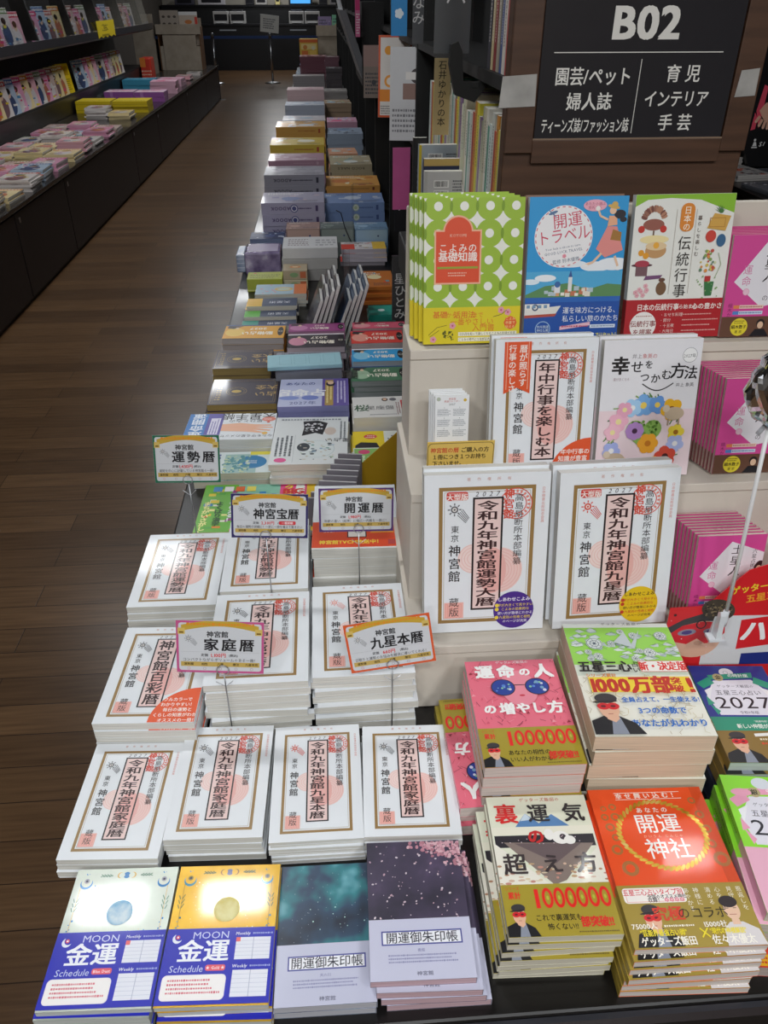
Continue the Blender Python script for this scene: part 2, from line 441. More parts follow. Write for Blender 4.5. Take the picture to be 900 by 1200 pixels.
def structure(name, fn):
    mb = MB(); fn(mb); o = mb.obj(name); o['kind'] = 'structure'; return o
structure('floor', lambda m: m.box(-4.2, -3, -0.05, 5, 26, 0, wood_floor()))
structure('ceiling', lambda m: m.box(-4.2, -3, 2.9, 5, 26, 2.95, mat('8A8782', 0.8)))
structure('wall_back', lambda m: m.box(-4.2, 25.5, 0, 5, 25.6, 2.9, mat('A8A296', 0.7)))
structure('wall_left', lambda m: m.box(-4.2, -3, 0, -4.1, 25.5, 2.9, mat('4A443E', 0.7)))
structure('wall_right', lambda m: m.box(4.9, -3, 0, 5, 25.5, 2.9, mat('4A443E', 0.7)))
structure('wall_front', lambda m: m.box(-4.1, -3, 0, 4.9, -2.9, 2.9, mat('6A645C', 0.7)))

# ---- the end table and the long aisle table
t = thing('display_table', 'black end table carrying the white almanac stacks and the cream stand', 'table', (0, 0, 0))
MB().box(-0.345, 0.422, 0.62, 1.35, 1.29, 0.65, BLACK, 0.004).obj('table_top', t)
MB().box(-0.30, 0.47, 0.0, 1.30, 1.27, 0.62, BLACKM).obj('cabinet_body', t)
MB().box(-0.346, 0.415, 0.625, 1.351, 0.4215, 0.645, mat('33343A', 0.25, 0.3)).obj('edge_trim', t)
t = thing('aisle_table', 'long black table of book stacks running beside the wooden aisle floor', 'table', (0, 0, 0))
MB().box(-0.345, 1.292, 0.62, 0.278, 14.6, 0.65, BLACK, 0.004).obj('table_top', t)
for k in range(7): MB().box(-0.30, 1.32 + k * 1.88, 0.0, 0.276, 1.32 + k * 1.88 + 1.865, 0.619, BLACKM).obj('cabinet_body', t)

# ---- tall shelving unit, its brown end panel and the sign on it
s = thing('shelving_unit', 'tall black bookshelf standing behind the brown end panel', 'bookshelf', (0, 0, 0))
MB().box(0.44, 1.335, 0, 0.46, 13.95, 2.3, BLACKM).obj('back_panel', s)
for z in (0.62, 1.205, 1.475, 1.80, 2.1): MB().box(0.285, 1.335, z, 0.439, 13.95, z + 0.02, BLACKM, 0).obj('shelf_board', s)
for y in (2.62, 3.6, 4.6, 5.6, 6.6, 7.6, 8.6, 9.6, 10.6, 11.6, 12.6, 13.6, 13.9): MB().box(0.283, y, 0, 0.44, y + 0.02, 2.28, BLACKM).obj('upright', s)
e = thing('bookcase_end', 'brown wooden end panel of the shelving with a dark sign', 'shelf end panel', (0, 0, 0))
MB().box(0.276, 1.300, 0, 0.652, 1.332, 2.3, BROWNPANEL, 0.002).obj('board', e)
fr = MB()
for b in ((0.276, 1.292, 1.40, 0.318, 1.2995, 2.25), (0.612, 1.292, 1.40, 0.652, 1.2995, 2.25), (0.318, 1.292, 1.385, 0.612, 1.2995, 1.418)): fr.box(*b, BROWNPANEL, 0.001)
fr.obj('raised_frame', e)
sg = thing('aisle_sign', 'dark glass category sign with white lettering on the brown panel', 'sign', (0, 0, 0))
mb = MB(); GL = mat('2B2A2E', 0.12, 0.5, 0, 0.05); mb.box(0.320, 1.2945, 1.420, 0.610, 1.2993, 2.0, GL)
mb.obj('glass_plate', sg)
mb = MB(); a = Art(mb, 290, 580, lambda x, y, z: (0.320 + x, 1.2945 - z, 1.420 + y), 0, 0.4)
W_ = 'E4E2DC'
a.text('B02', 148, 150, 56, W_, bold=0.045, sx=1.1, res=3)
a.rect(18, 112, 268, 113.2, W_); a.rect(148, 6, 149, 104, W_)
for tx, x, y, h, sx in (('園芸/ペット', 80, 82, 25, .86), ('婦人誌', 78, 49, 25, .92), ('ティーンズ誌/ファッション誌', 76, 17, 21, .48)): a.text(tx, x, y, h, W_, sx=sx, bold=0.02)
for tx, x, y, h, sx in (('育 児', 214, 85, 24, .95), ('インテリア', 210, 52, 24, .82), ('手 芸', 214, 20, 24, .95)): a.text(tx, x, y, h, W_, sx=sx, bold=0.02)
mb.obj('lettering', sg)
MB().box(0.312, 1.293, 1.4165, 0.618, 1.2944, 1.420, mat('8A7460', 0.4)).obj('lower_trim', sg)
TAPE = ramp_mat('milky_tape', [(0.3, '9A9894'), (0.7, 'B4B2AE')], 30, 3, 0.35)
for nm, x0, x1, z0, z1 in (('on the shelf side edge', 0.262, 0.316, 1.462, 1.506), ('on the far edge', 0.617, 0.648, 1.474, 1.512)):
    mb = MB(); mb.prism([(x0, z0), (x1, z0 + 0.002), (x1 - 0.001, z1), (x0 + 0.003, z1 - 0.003)], 'y', 1.2905, 1.2917, TAPE)
    tag(mb.obj('tape_strip'), 'piece of milky tape stuck ' + nm + ' of the brown panel', 'tape')

# spines on the shelf next to the panel
SP = ['C9CDB4', 'D8D8C0', '9A78A8', 'B8B49A', 'D8CC40', 'C8893A', 'B84A3A', 'C4C8C0', 'C8D4D0', '5B9A86', 'E0DCD0', 'C8C2A8']
rn = random.Random(3); y = 1.345; k = 0
sps = {}
while y < 2.36:
    T_ = rn.choice((0.012, 0.015, 0.018, 0.022)); L_ = rn.choice((0.185, 0.19, 0.21)); c = SP[k % len(SP)]
    key = (T_, L_, c)
    if key not in sps:
        def sa(a, T=T_, L=L_, c=c):
            a.lines(20, T * 280, L * 560, T * 720, 1, '4A4A50', seed=k); a.rect(L * 800, 0, L * 1000 - 2, T * 1000, 'E8E4D8' if k % 3 else 'A03838')
        sps[key] = Book('book', 0.13, L_, T_, c, spine='L', spine_art=sa)
    # local spine (-X) to world -X, height up: rotate so that local Y goes up and thickness runs along the shelf
    M = Matrix(((1, 0, 0), (0, 0, -1), (0, 1, 0)))     # x->x, y->z, z->-y
    p = Vector((0.292 + 0.065, y + T_, 1.2255 + L_ / 2))
    sps[key].put(('%s spine book, %s from the brown panel on the shelf' % (['pale green', 'cream', 'mauve', 'sand', 'yellow', 'ochre', 'red', 'grey', 'pale blue', 'teal', 'ivory', 'khaki'][k % 12], (ORD + ['%dth' % q for q in range(13, 99)])[k])), p, M.to_euler(), 'spine-out books beside the brown panel')
    y += T_ + 0.0008; k += 1
for k, (c, T_) in enumerate((('C8882E', .02), ('B83038', .018), ('D8D0C8', .022), ('4A5A8A', .016), ('A8A090', .02), ('8A3A3A', .02), ('C8B890', .018), ('3A3A44', .024))):
    q = Book('book', 0.13, 0.19, T_, c, spine='L', spine_art=lambda a, c=c: (a.rect(2, 2, a.W * .18, a.H - 2, 'D8D4CC' if c != 'D8D0C8' else '3A5A9A'), a.lines(a.W * .3, a.H * .3, a.W * .8, a.H * .7, 1, 'F0E8E0' if c != 'D8D0C8' else '4A4A4A')))
    q.put('%s spine book on the upper shelf, %s from the brown panel' % (('ochre', 'crimson', 'ivory', 'blue', 'stone', 'maroon', 'buff', 'charcoal')[k], ORD[k]), (0.357, 1.37 + .0245 * k + T_, 1.4955 + .095), M.to_euler(), 'books on the upper shelf')
# lower books seen from their back covers
def barcode(a, x, y):
    rn = random.Random(5); q = x
    a.rect(x - 2, y - 2, x + 30, y + 13, 'F0F0EC')
    while q < x + 27: w = rn.choice((.5, .8, 1.3)); a.rect(q, y, q + w, y + 11, '1E1E22'); q += w + rn.choice((.6, 1.0))
def backcov(c, ed):
    def f(a):
        a.rect(0, 0, 6, a.H, ed); barcode(a, 22, a.H - 30); barcode(a, 22, a.H - 50); a.lines(60, a.H - 40, a.W - 6, a.H - 16, 4, '55565A')
    return f
bb1 = Book('book', 0.105, 0.1885, 0.02, 'A9B4BC', backcov(0, 'D8C030'), spine='L'); bb2 = Book('book', 0.105, 0.1675, 0.018, '2C3350', lambda a: (a.rect(0, a.H - 14, a.W, a.H, 'C8A860'), a.rect(30, a.H - 34, 70, a.H - 24, 'E8E8E8'))); bb3 = Book('book', 0.105, 0.15, 0.02, 'C4C4C2', backcov(0, 'B8B8B4'))
bb1.stand('grey back-cover book with yellow spine and barcode below the shelf label', 0.262, 1.86, 1.1425, 0, 0)
bb2.stand('navy book with cream top standing before the barcode book', 0.268, 1.815, 1.1425, 0, 0)
bb3.stand('pale grey barcode book above the polka dot book', 0.265, 1.77, 1.1425, 0, 0)
bk4 = Book('book', 0.03, 0.2, 0.012, '131316', lambda a: a.lines(10, 20, 24, 140, 10, '8A8A88'))
bk4.stand('thin black book at the side of the barcode books', 0.214, 1.882, 1.1425, 0, 0)
MB().box(0.17, 1.70, 1.06, 0.284, 1.90, 1.142, BLACKM, 0.004).obj('book_block')
tag(bpy.data.objects['book_block'], 'black riser box under the barcode books beside the shelf', 'box')

# label plates sticking out of the shelf
def plate(label, txt, x0, x1, z0, z1, y, col, tcol, h, clearframe=False, name='divider_plate', cx=None, ztop=None, base=None):
    t = thing(name, label, 'divider')
    mb = MB(); mb.box(x0, y, z0, x1, y + 0.003, z1, mat(col, 0.4, 0.2)); 
    W = (x1 - x0) * 1000; H = (z1 - z0) * 1000
    a = Art(mb, W, H, lambda u, v, z: (x0 + u, y - z, z0 + v))
    if txt: a.vtext(txt, W / 2 if cx is None else cx, H - (4 if ztop is None else ztop), h, tcol, bold=0.01)
    mb.obj('plate', t)
    if clearframe: MB().box(x0 - 0.004, y - 0.002, z0 - 0.006, x1 + 0.004, y - 0.0012, z1, CLEAR).obj('clear_sleeve', t)
    MB().box(x1, y, max(z0, z1 - 0.02) if base is None else base, max(0.29, x1 + 0.01), y + 0.003, z1, BLACKM).obj('bracket', t)
    return t
plate('beige shelf label with black vertical author name in the black shelf', '石井ゆかりの本', 0.243, 0.278, 1.345, 1.492, 1.90, 'C9B586', '201A16', 18)
plate('grey plate with one white letter hanging above the beige label', '八', 0.205, 0.268, 1.515, 1.68, 1.62, '55575A', 'E8E8E8', 34, True, cx=36, ztop=58)
plate('grey plate with white kana letters behind the single letter plate', 'なみ', 0.190, 0.212, 1.52, 1.68, 1.85, '606266', 'E0E0E0', 26, True, ztop=76)
plate('dark plate with white vertical name above the red and blue books', '星ひとみ', 0.168, 0.209, 0.875, 1.045, 2.05, '3A3B40', 'EDEDED', 31, True, ztop=44)
plate('black plate with a white kana at the shelf side by the pink plate', '夕', 0.245, 0.292, 0.90, 1.07, 2.9, '1C1C20', 'D8D8D8', 26, False, ztop=75)
plate('pink divider plate between the shelf and the table stacks', '', 0.205, 0.256, 1.06, 1.232, 2.5, 'C25A92', 'FFFFFF', 20)
bs = thing('book_stop', 'black rounded plastic bookend hanging at the shelf edge beside the brown panel', 'bookend', (0, 0, 0))
MB().prism([(0.241, 1.452), (0.277, 1.440), (0.300, 1.470), (0.300, 1.474), (0.255, 1.474), (0.251, 1.52), (0.243, 1.535), (0.231, 1.53), (0.229, 1.50)], 'y', 1.585, 1.605, BLACKM).obj('curved_plate', bs)
MB().box(0.268, 1.584, 1.462, 0.2848, 1.606, 1.474, BLACKM, .002).obj('clamp', bs)
# face-out books, boxes and darker plates further along the shelf
def fo(W, H, f): return Book('book', W, H, 0.012, f[0], f[1])
def orange_cov(a): a.frame(0, 0, a.W, a.H, 7, 'D8531E'); a.circ(a.W * .3, a.H * .82, 14, 'F0A028'); a.circ(a.W * .35, a.H * .45, 20, 'EFA040'); a.circ(a.W * .35, a.H * .45, 12, 'F2E6D8'); a.rect(6, a.H * .2, a.W * .5, a.H * .35, 'E88A20'); a.lines(10, 10, a.W - 10, 40, 4, '6A6A6A')
def white_cov(a): a.circ(a.W * .62, a.H * .70, 20, '3A3030'); a.rect(a.W * .36, a.H * .66, a.W * .9, a.H * .74, 'E0DCD8'); a.rect(a.W * .3, a.H * .45, a.W * .95, a.H * .62, '8A6A60'); a.lines(8, a.H * .08, a.W - 8, a.H * .36, 5, '77777C'); a.text('40', a.W * .78, a.H * .94, 12, '2A2A2A')
Book('book', 0.12, 0.26, 0.012, 'E6E0DA', orange_cov).stand('white book with orange frame standing face-out on the shelf edge', 0.268, 3.22, 1.2265, 6, -12)
Book('book', 0.13, 0.25, 0.012, 'C8C8CA', white_cov).stand('grey white book with a round brown picture face-out beside black divider', 0.272, 2.66, 1.2265, 6, -10)
Book('book', 0.09, 0.20, 0.012, '8A7A70', lambda a: (a.rect(0, a.H * .6, a.W, a.H, 'A08078'), a.lines(8, 12, a.W - 8, a.H * .5, 6, '3A3A40'), a.circ(a.W / 2, a.H * .3, 10, '3A3A40'))).stand('taupe book face-out beyond the orange framed book', 0.235, 3.9, 1.2265, 4, -8)
Book('book', 0.05, 0.15, 0.01, '2F8ED0', lambda a: a.flower(a.W / 2, a.H * .4, 14, 'E8F2FA', 'E8F2FA')).stand('bright blue book high on the shelf with a white star', 0.255, 2.9, 1.496, 0, -8)
# wire rack with pamphlets sloping at the far shelf
rk = thing('pamphlet_rack', 'grey sloping pamphlet rack on the black shelf side', 'rack', (0, 0, 0))
MB().prism([(0.10, 1.55), (0.13, 1.55), (0.235, 1.27), (0.21, 1.25)], 'y', 4.2, 4.9, mat('6A6C70', 0.4)).obj('rack_body', rk)
MB().box(0.20, 4.19, 1.25, 0.30, 4.91, 1.58, BLACKM).obj('rack_side', rk)
for k in range(4): MB().prism([(0.098 + k * .026, 1.60 - k * .06), (0.104 + k * .026, 1.60 - k * .06), (0.138 + k * .026, 1.48 - k * .06), (0.132 + k * .026, 1.48 - k * .06)], 'y', 4.22, 4.88, mat(['C8CCD0', 'A8ACB0', 'D0D2D4', '9A9EA2'][k])).obj('pamphlet', rk)
fl = MB(); fl.box(0.168, 4.1, 1.45, 0.188, 4.12, 1.60, mat('D86A9A')); a = Art(fl, 20, 150, lambda x, y, z: (0.168 + x, 4.1 - z, 1.45 + y)); a.rect(0, 100, 20, 140, 'D02A78'); a.lines(3, 10, 17, 90, 8, 'F0E8EC')
fl.box(0.18, 4.121, 1.45, 0.202, 4.125, 1.47, BLACKM); tag(fl.obj('leaflet'), 'pink leaflet sticking out of the grey pamphlet rack', 'leaflet')

# ---- cream three-step stand
st = thing('display_stand', 'cream card three-step stand holding upright almanacs and pink books', 'display stand', (0, 0, 0))
for z0, z1, y0, x0 in ((0.65, 0.778, 0.885, 0.105), (0.65, 0.976, 1.002, 0.112), (0.65, 1.153, 1.125, 0.120)):
    m_ = MB(); m_.box(x0, y0, z0 + 0.0005, 1.30, 1.245, z1, CREAM, 0.002); m_.box(x0, y0 - 0.004, z1 - 0.012, 1.30, y0 + 0.002, z1 + 0.003, CREAM, 0.001)
    m_.obj('step', st)
MB().box(0.124, 1.246, 0.6505, 1.30, 1.256, 1.335, CREAM, 0.002).obj('back_panel', st)

# ================================================================== the white almanacs
GOLD = '9A7A48'; INK = '241C1E'; SEAL = 'D8503E'; PINK = 'EDB5AE'
def comet(a, x, y, s, c):
    a.circ(x, y, s * .28, c, n=12); a.circ(x, y, s * .16, 'F2EFEA', n=12); a.circ(x, y, s * .09, c, n=8)
    for k in range(8): t = R(45 * k); a.line([(x + s * .33 * math.cos(t), y + s * .33 * math.sin(t)), (x + s * .5 * math.cos(t), y + s * .5 * math.sin(t))], s * .09, c)
    for k in range(5): a.line([(x + s * (.22 + .09 * k), y - s * (.42 - .11 * k)), (x + s * (.85 + .06 * k), y - s * (1.05 - .09 * k))], s * .05, c)
def seal(a, x, y, r):
    a.ring(x, y, r * .94, r, SEAL, 30); a.ring(x, y, r * .70, r * .88, 'E58577', 40, dash=1); a.ring(x, y, r * .60, r * .66, SEAL, 30)
    a.vtext('神宮館', x - r * .42, y + r * .98, r * .66, SEAL, bold=.03)
def almanac(title, small=False, comet_col='6A6A6E', big=False, right='高島易断所本部編纂', extra=None, pinkbox=True, year=True, ribbon=False):
    def f(a):
        W, H = a.W, a.H; u = W / 148.0; v = H / 210.0
        m = .115 * W; mb_ = .062 * H; mt = .075 * H
        a.frame(m, mb_, W - m, H - mt, 4.6 * u, GOLD)
        a.frame(m + 6.2 * u, mb_ + 6.2 * v, W - m - 6.2 * u, H - mt - 6.2 * v, .7 * u, 'B9AE9C')
        for k in range(5): a.text('著作権所有'[k], W * (.35 + .08 * k), H - mt * .42, 4.6 * u, 'C99488')
        for k, ch in enumerate('日本暦書出版協会会員'): a.text(ch, W - m * .45, H * (.90 - .022 * k), 4.4 * u, 'D88C82')
        # pale comet with its tail across the middle
        a.circ(W * .60, H * .40, 30 * u, 'F3CFC9'); a.circ(W * .40, H * .48, 19 * u, 'F6DDD8')
        for k in range(7): a.ring(W * .60, H * .40, (6 + 3.6 * k) * u, (6.7 + 3.6 * k) * u, 'EBB4AC', 24)
        for k in range(4): a.ring(W * .40, H * .48, (7 + 3.6 * k) * u, (7.8 + 3.6 * k) * u, 'EFC4BD', 24)
        bx0, bx1, by0, by1 = .385 * W, .63 * W, .145 * H, .86 * H
        seal(a, W * .73, H * .815, 19.5 * u)
        a.rect(bx0, by0, bx1, by1, 'F0D3CE'); a.circ(W * .555, H * .40, 17 * u, PINK, ry=30 * u)
        a.frame(bx0, by0, bx1, by1, 2.3 * u, '1C1618')
        n = len(title); hh = (by1 - by0 - 9 * v) / n
        a.vtext(title, (bx0 + bx1) / 2, by1 - 4.5 * v, hh, '3A2022', sx=(26 * u) / hh * .98, bold=.03)
        if year:
            for k, ch in enumerate('2027'): a.text(ch, W * (.42 + .055 * k), H * .88, 8.2 * u, '4A4246', skew=.25)
        n = len(right); a.vtext(right, W * .755, H * .875, .445 * H / max(n, 9), INK, sx=1.1, bold=.005, pitch=1.0)
        comet(a, W * .24, H * .79, 16 * u, comet_col)
        a.vtext('東京', W * .245, H * .695, 10 * u, INK, pitch=1.12); a.vtext('神宮館', W * .245, H * .575, 15.2 * u, INK, pitch=1.1, bold=.01)
        a.rect(W * .165, H * .095, W * .325, H * .20, 'F2B9AF')
        rn = random.Random(4)
        for k in range(5): a.frame(W * (.175 + .028 * k), H * .10, W * (.195 + .028 * k), H * (.19 - .01 * (k % 2)), .5 * u, 'E58F82')
        a.vtext('蔵版', W * .245, H * .232, 12.6 * u, INK, pitch=1.05)
        if big:
            a.rrect(W * .175, H * .845, W * .345, H * .898, 3 * u, 'D2413A'); a.text('大型版', W * .26, H * .864, 8.4 * u, 'F6E6E0', bold=.04); a.lines(W * .19, H * .882, W * .33, H * .893, 1, 'F2C8C0', ragged=0)
        if ribbon:
            a.poly([(W * .085, H * .985), (W * .345, H * .985), (W * .345, H * .63), (W * .215, H * .672), (W * .085, H * .63)], 'E5582B')
            a.line([(W * .11, H * .985), (W * .11, H * .66)], 1, 'F3B49A'); a.line([(W * .32, H * .985), (W * .32, H * .66)], 1, 'F3B49A')
            a.vtext('暦が照らす', W * .27, H * .965, 12 * u, 'FBEFE6', bold=.02); a.vtext('行事の楽しさ', W * .165, H * .965, 11.4 * u, 'FBEFE6', bold=.02)
        if extra: extra(a, W, H, u)
    return f
def orange_corner(lines_):
    def f(a, W, H, u):
        r = .46 * W; p = [(W - .5, .5)] + [(W - .5 - r * math.cos(R(t)), .5 + r * math.sin(R(t))) for t in range(0, 91, 9)]
        a.poly(p, 'EE5A24')
        for k, s in enumerate(lines_): a.text(s, W - r * (.46 - .02 * k), r * (.66 - .15 * k), 8.0 * u, 'FFF6EE', bold=.02, sx=.9)
    return f
def round_sticker(c, fc, hl):
    def f(a, W, H, u):
        x, y, r = W * .745, H * .135, 25 * u
        a.circ(x, y, r, c, n=36); a.text('しあわせこよみ', x, y + r * .58, r * .23, fc, bold=.03)
        for k, s in enumerate(('字が大きくて見やすい', 'こよみの効果的な', '使い方が簡単にわかる', '九星別の性格と相性', 'のページが充実')):
            yy = y + r * (.27 - .22 * k); a.text(s, x + r * .08, yy, r * .175, hl if k in (0, 1, 3) else fc, bold=.01)
            if k in (0, 1, 3): a.circ(x - r * .83, yy, r * .10, hl, n=12)
    return f
AW = 'EAEEF2'
def alm(title, W, L, T, **k):
    g = k.pop('gloss', 0.25)
    return Book('almanac', W, L, T, AW, almanac(title, **k), spine='R', pages='E2E0D8', gloss=g, rough=0.38, cat='almanac')
kakei = alm('令和九年神宮館家庭暦', 0.127, 0.184, 0.0105, gloss=0.5)
kakei2 = alm('令和九年神宮館家庭暦', 0.127, 0.186, 0.0112, gloss=0.9)
kyusei = alm('令和九年神宮館九星本暦', 0.122, 0.190, 0.0062, comet_col='D8503E', gloss=0.7)
hyaku = alm('神宮館百彩暦', 0.145, 0.205, 0.0135, extra=orange_corner(('フルカラーで', 'わかりやすい！', '毎日の運勢と', 'くらしの知恵がわかる', 'オススメの一冊！')))
un_rei = alm('令和九年神宮館運勢暦', 0.150, 0.216, 0.0135)
hou = alm('令和九年神宮館運勢暦', 0.148, 0.212, 0.0135)
honreki = alm('令和九年神宮館九星暦', 0.152, 0.215, 0.0135, comet_col='E8A098')
takara = alm('令和九年神宮館宝暦', 0.153, 0.209, 0.0135)
def kaiun_cov(a):
    W, H = a.W, a.H
    a.frame(W * .10, H * .2, W * .90, H * .95, 3, GOLD); a.frame(W * .14, H * .2, W * .86, H * .92, .8, '8A8078')
    a.rect(0, H * .02, W, H * .40, 'E4502A'); a.lines(W * .08, H * .24, W * .36, H * .36, 2, 'F8D8C8', seed=3); a.rect(W * .40, H * .16, W * .62, H * .55, 'F4F0EA'); a.frame(W * .40, H * .16, W * .62, H * .55, 2, '2A2020')
    a.text('2027', W * .2, H * .26, 11, 'FBE8DC'); a.vtext('開運暦', W * .51, H * .53, 19, '2A2024', sx=1.3, bold=.03)
    a.poly([(W * .66, H * .22), (W * .94, H * .22), (W * .90, H * .27), (W * .94, H * .32), (W * .66, H * .32), (W * .70, H * .27)], 'F0A030')
    a.text('神宮館TVCM放送中！', W * .44, H * .095, 13, 'F6D84A', bold=.04, sx=.9); a.rect(W * .86, H * .05, W * .94, H * .12, 'B84848')
    a.rect(0, 0, W, H * .02, 'F0EEEA')
kaiun = Book('almanac', 0.160, 0.218, 0.0205, AW, kaiun_cov, spine='R', pages='DEDCD4', gloss=.2, cat='almanac')

def alms(bk, n, x, y, rz, who, place, grp, **k):
    return stack(bk, n, x, y, rz, 'white almanac %s, topmost %s' % (who, place), 'white almanac, {} from the top %s' % place, grp, **k)
alms(kakei, 4, -0.299, 0.712, -3, 'with brown frame', 'behind the silver planner', 'almanacs behind the silver planner', shift={2: (-.004, -.003), 3: (-.006, .004)})
alms(kakei2, 4, -0.171, 0.731, -2, 'with glaring lower edge', 'behind the gold planner', 'almanacs behind the gold planner')
alms(kyusei, 7, -0.041, 0.721, -.5, 'with a red comet', 'behind the teal stamp book', 'almanacs behind the teal stamp book')
alms(kakei, 4, 0.086, 0.718, -2.2, 'with grey comet', 'behind the cherry blossom stamp book', 'almanacs behind the cherry blossom stamp book')
alms(hyaku, 6, -0.281, 0.908, -3, 'with orange corner', 'beside the floor and pink bordered card', 'almanacs with orange corner')
alms(takara, 8, -0.127, 0.949, 0, 'half hidden by a card', 'behind the pink bordered price card', 'almanacs behind the pink bordered card', jr=1.2)
alms(honreki, 8, 0.031, 0.957, 0.3, 'in the tall stack', 'behind the orange bordered price card', 'almanacs behind the orange bordered card', jr=1.2, jit=.003)
alms(un_rei, 6, -0.284, 1.173, -1, 'with pink box', 'at the foot of the green bordered card', 'almanacs below the green bordered card')
alms(hou, 8, -0.127, 1.168, 0, 'under the card', 'at the foot of the navy bordered card', 'almanacs below the navy bordered card')
stack(kaiun, 6, 0.036, 1.260, -1.5, 'white almanac with orange band, topmost under the purple bordered card', 'orange banded almanac, {} from the top under the purple bordered card', 'almanacs with an orange band')

# ---- upright almanacs and books on the cream stand
def tabs(mb, W, L, T):
    for k in range(13):
        y = L * (.42 - .065 * k); mb.box(-W / 2 + .0006, y - .003, T * (.15 + .05 * (k % 3)), -W / 2 + .0012, y + .003, T * .75, ink('3A3838'))
bigA = Book('almanac', 0.183, 0.252, 0.017, AW, almanac('令和九年神宮館運勢大暦', big=True, extra=round_sticker('4A2A8C', 'F0ECF6', 'F2D84A')), spine='R', pages='E4E3DE', gloss=.1, cat='almanac', marks=tabs)
bigB = Book('almanac', 0.179, 0.250, 0.019, AW, almanac('令和九年神宮館九星暦', big=True, comet_col='D8503E', extra=round_sticker('EBC51E', '4A2C20', 'C8402A')), spine='R', pages='E4E3DE', gloss=.1, cat='almanac', marks=tabs)
T1, T2, T3 = 0.781, 0.979, 1.156
bigA.stand('large white upright almanac with a purple round sticker', 0.218, 0.908, T1, 13)
bigA.stand('large white almanac hidden behind the one with purple sticker', 0.219, 0.926, T1, 13.2)
bigB.stand('large white upright almanac with a yellow round sticker', 0.413, 0.906, T1, 13, 1.5)
bigB.stand('large white almanac with marked page edges behind the yellow stickered one', 0.408, 0.9285, T1, 13.2, 1.5)
def year_extra(a, W, H, u):
    p = [(W - .5, .5)] + [(W - .5 - W * .42 * math.cos(R(t)), .5 + W * .42 * math.sin(R(t))) for t in range(0, 91, 9)]
    a.poly(p, 'E5582B'); a.text('年中行事の', W * .84, H * .20, 9, 'FBEFE6', bold=.02); a.text('知識が豊富', W * .82, H * .15, 9, 'FBEFE6', bold=.02); a.text('解説つき', W * .76, H * .07, 10, 'FBEFE6', bold=.02)
yearly = Book('almanac', 0.150, 0.212, 0.015, AW, almanac('年中行事を楽しむ本', ribbon=True, right='高島易断所本部編纂', extra=year_extra, comet_col='F0D8D2'), spine='R', pages='E4E3DE', cat='almanac')
yearly.stand('white upright almanac with an orange ribbon corner', 0.312, 1.024, T2, 12)
yearly.stand('white almanac behind the orange ribbon one', 0.309, 1.041, T2, 12.3)
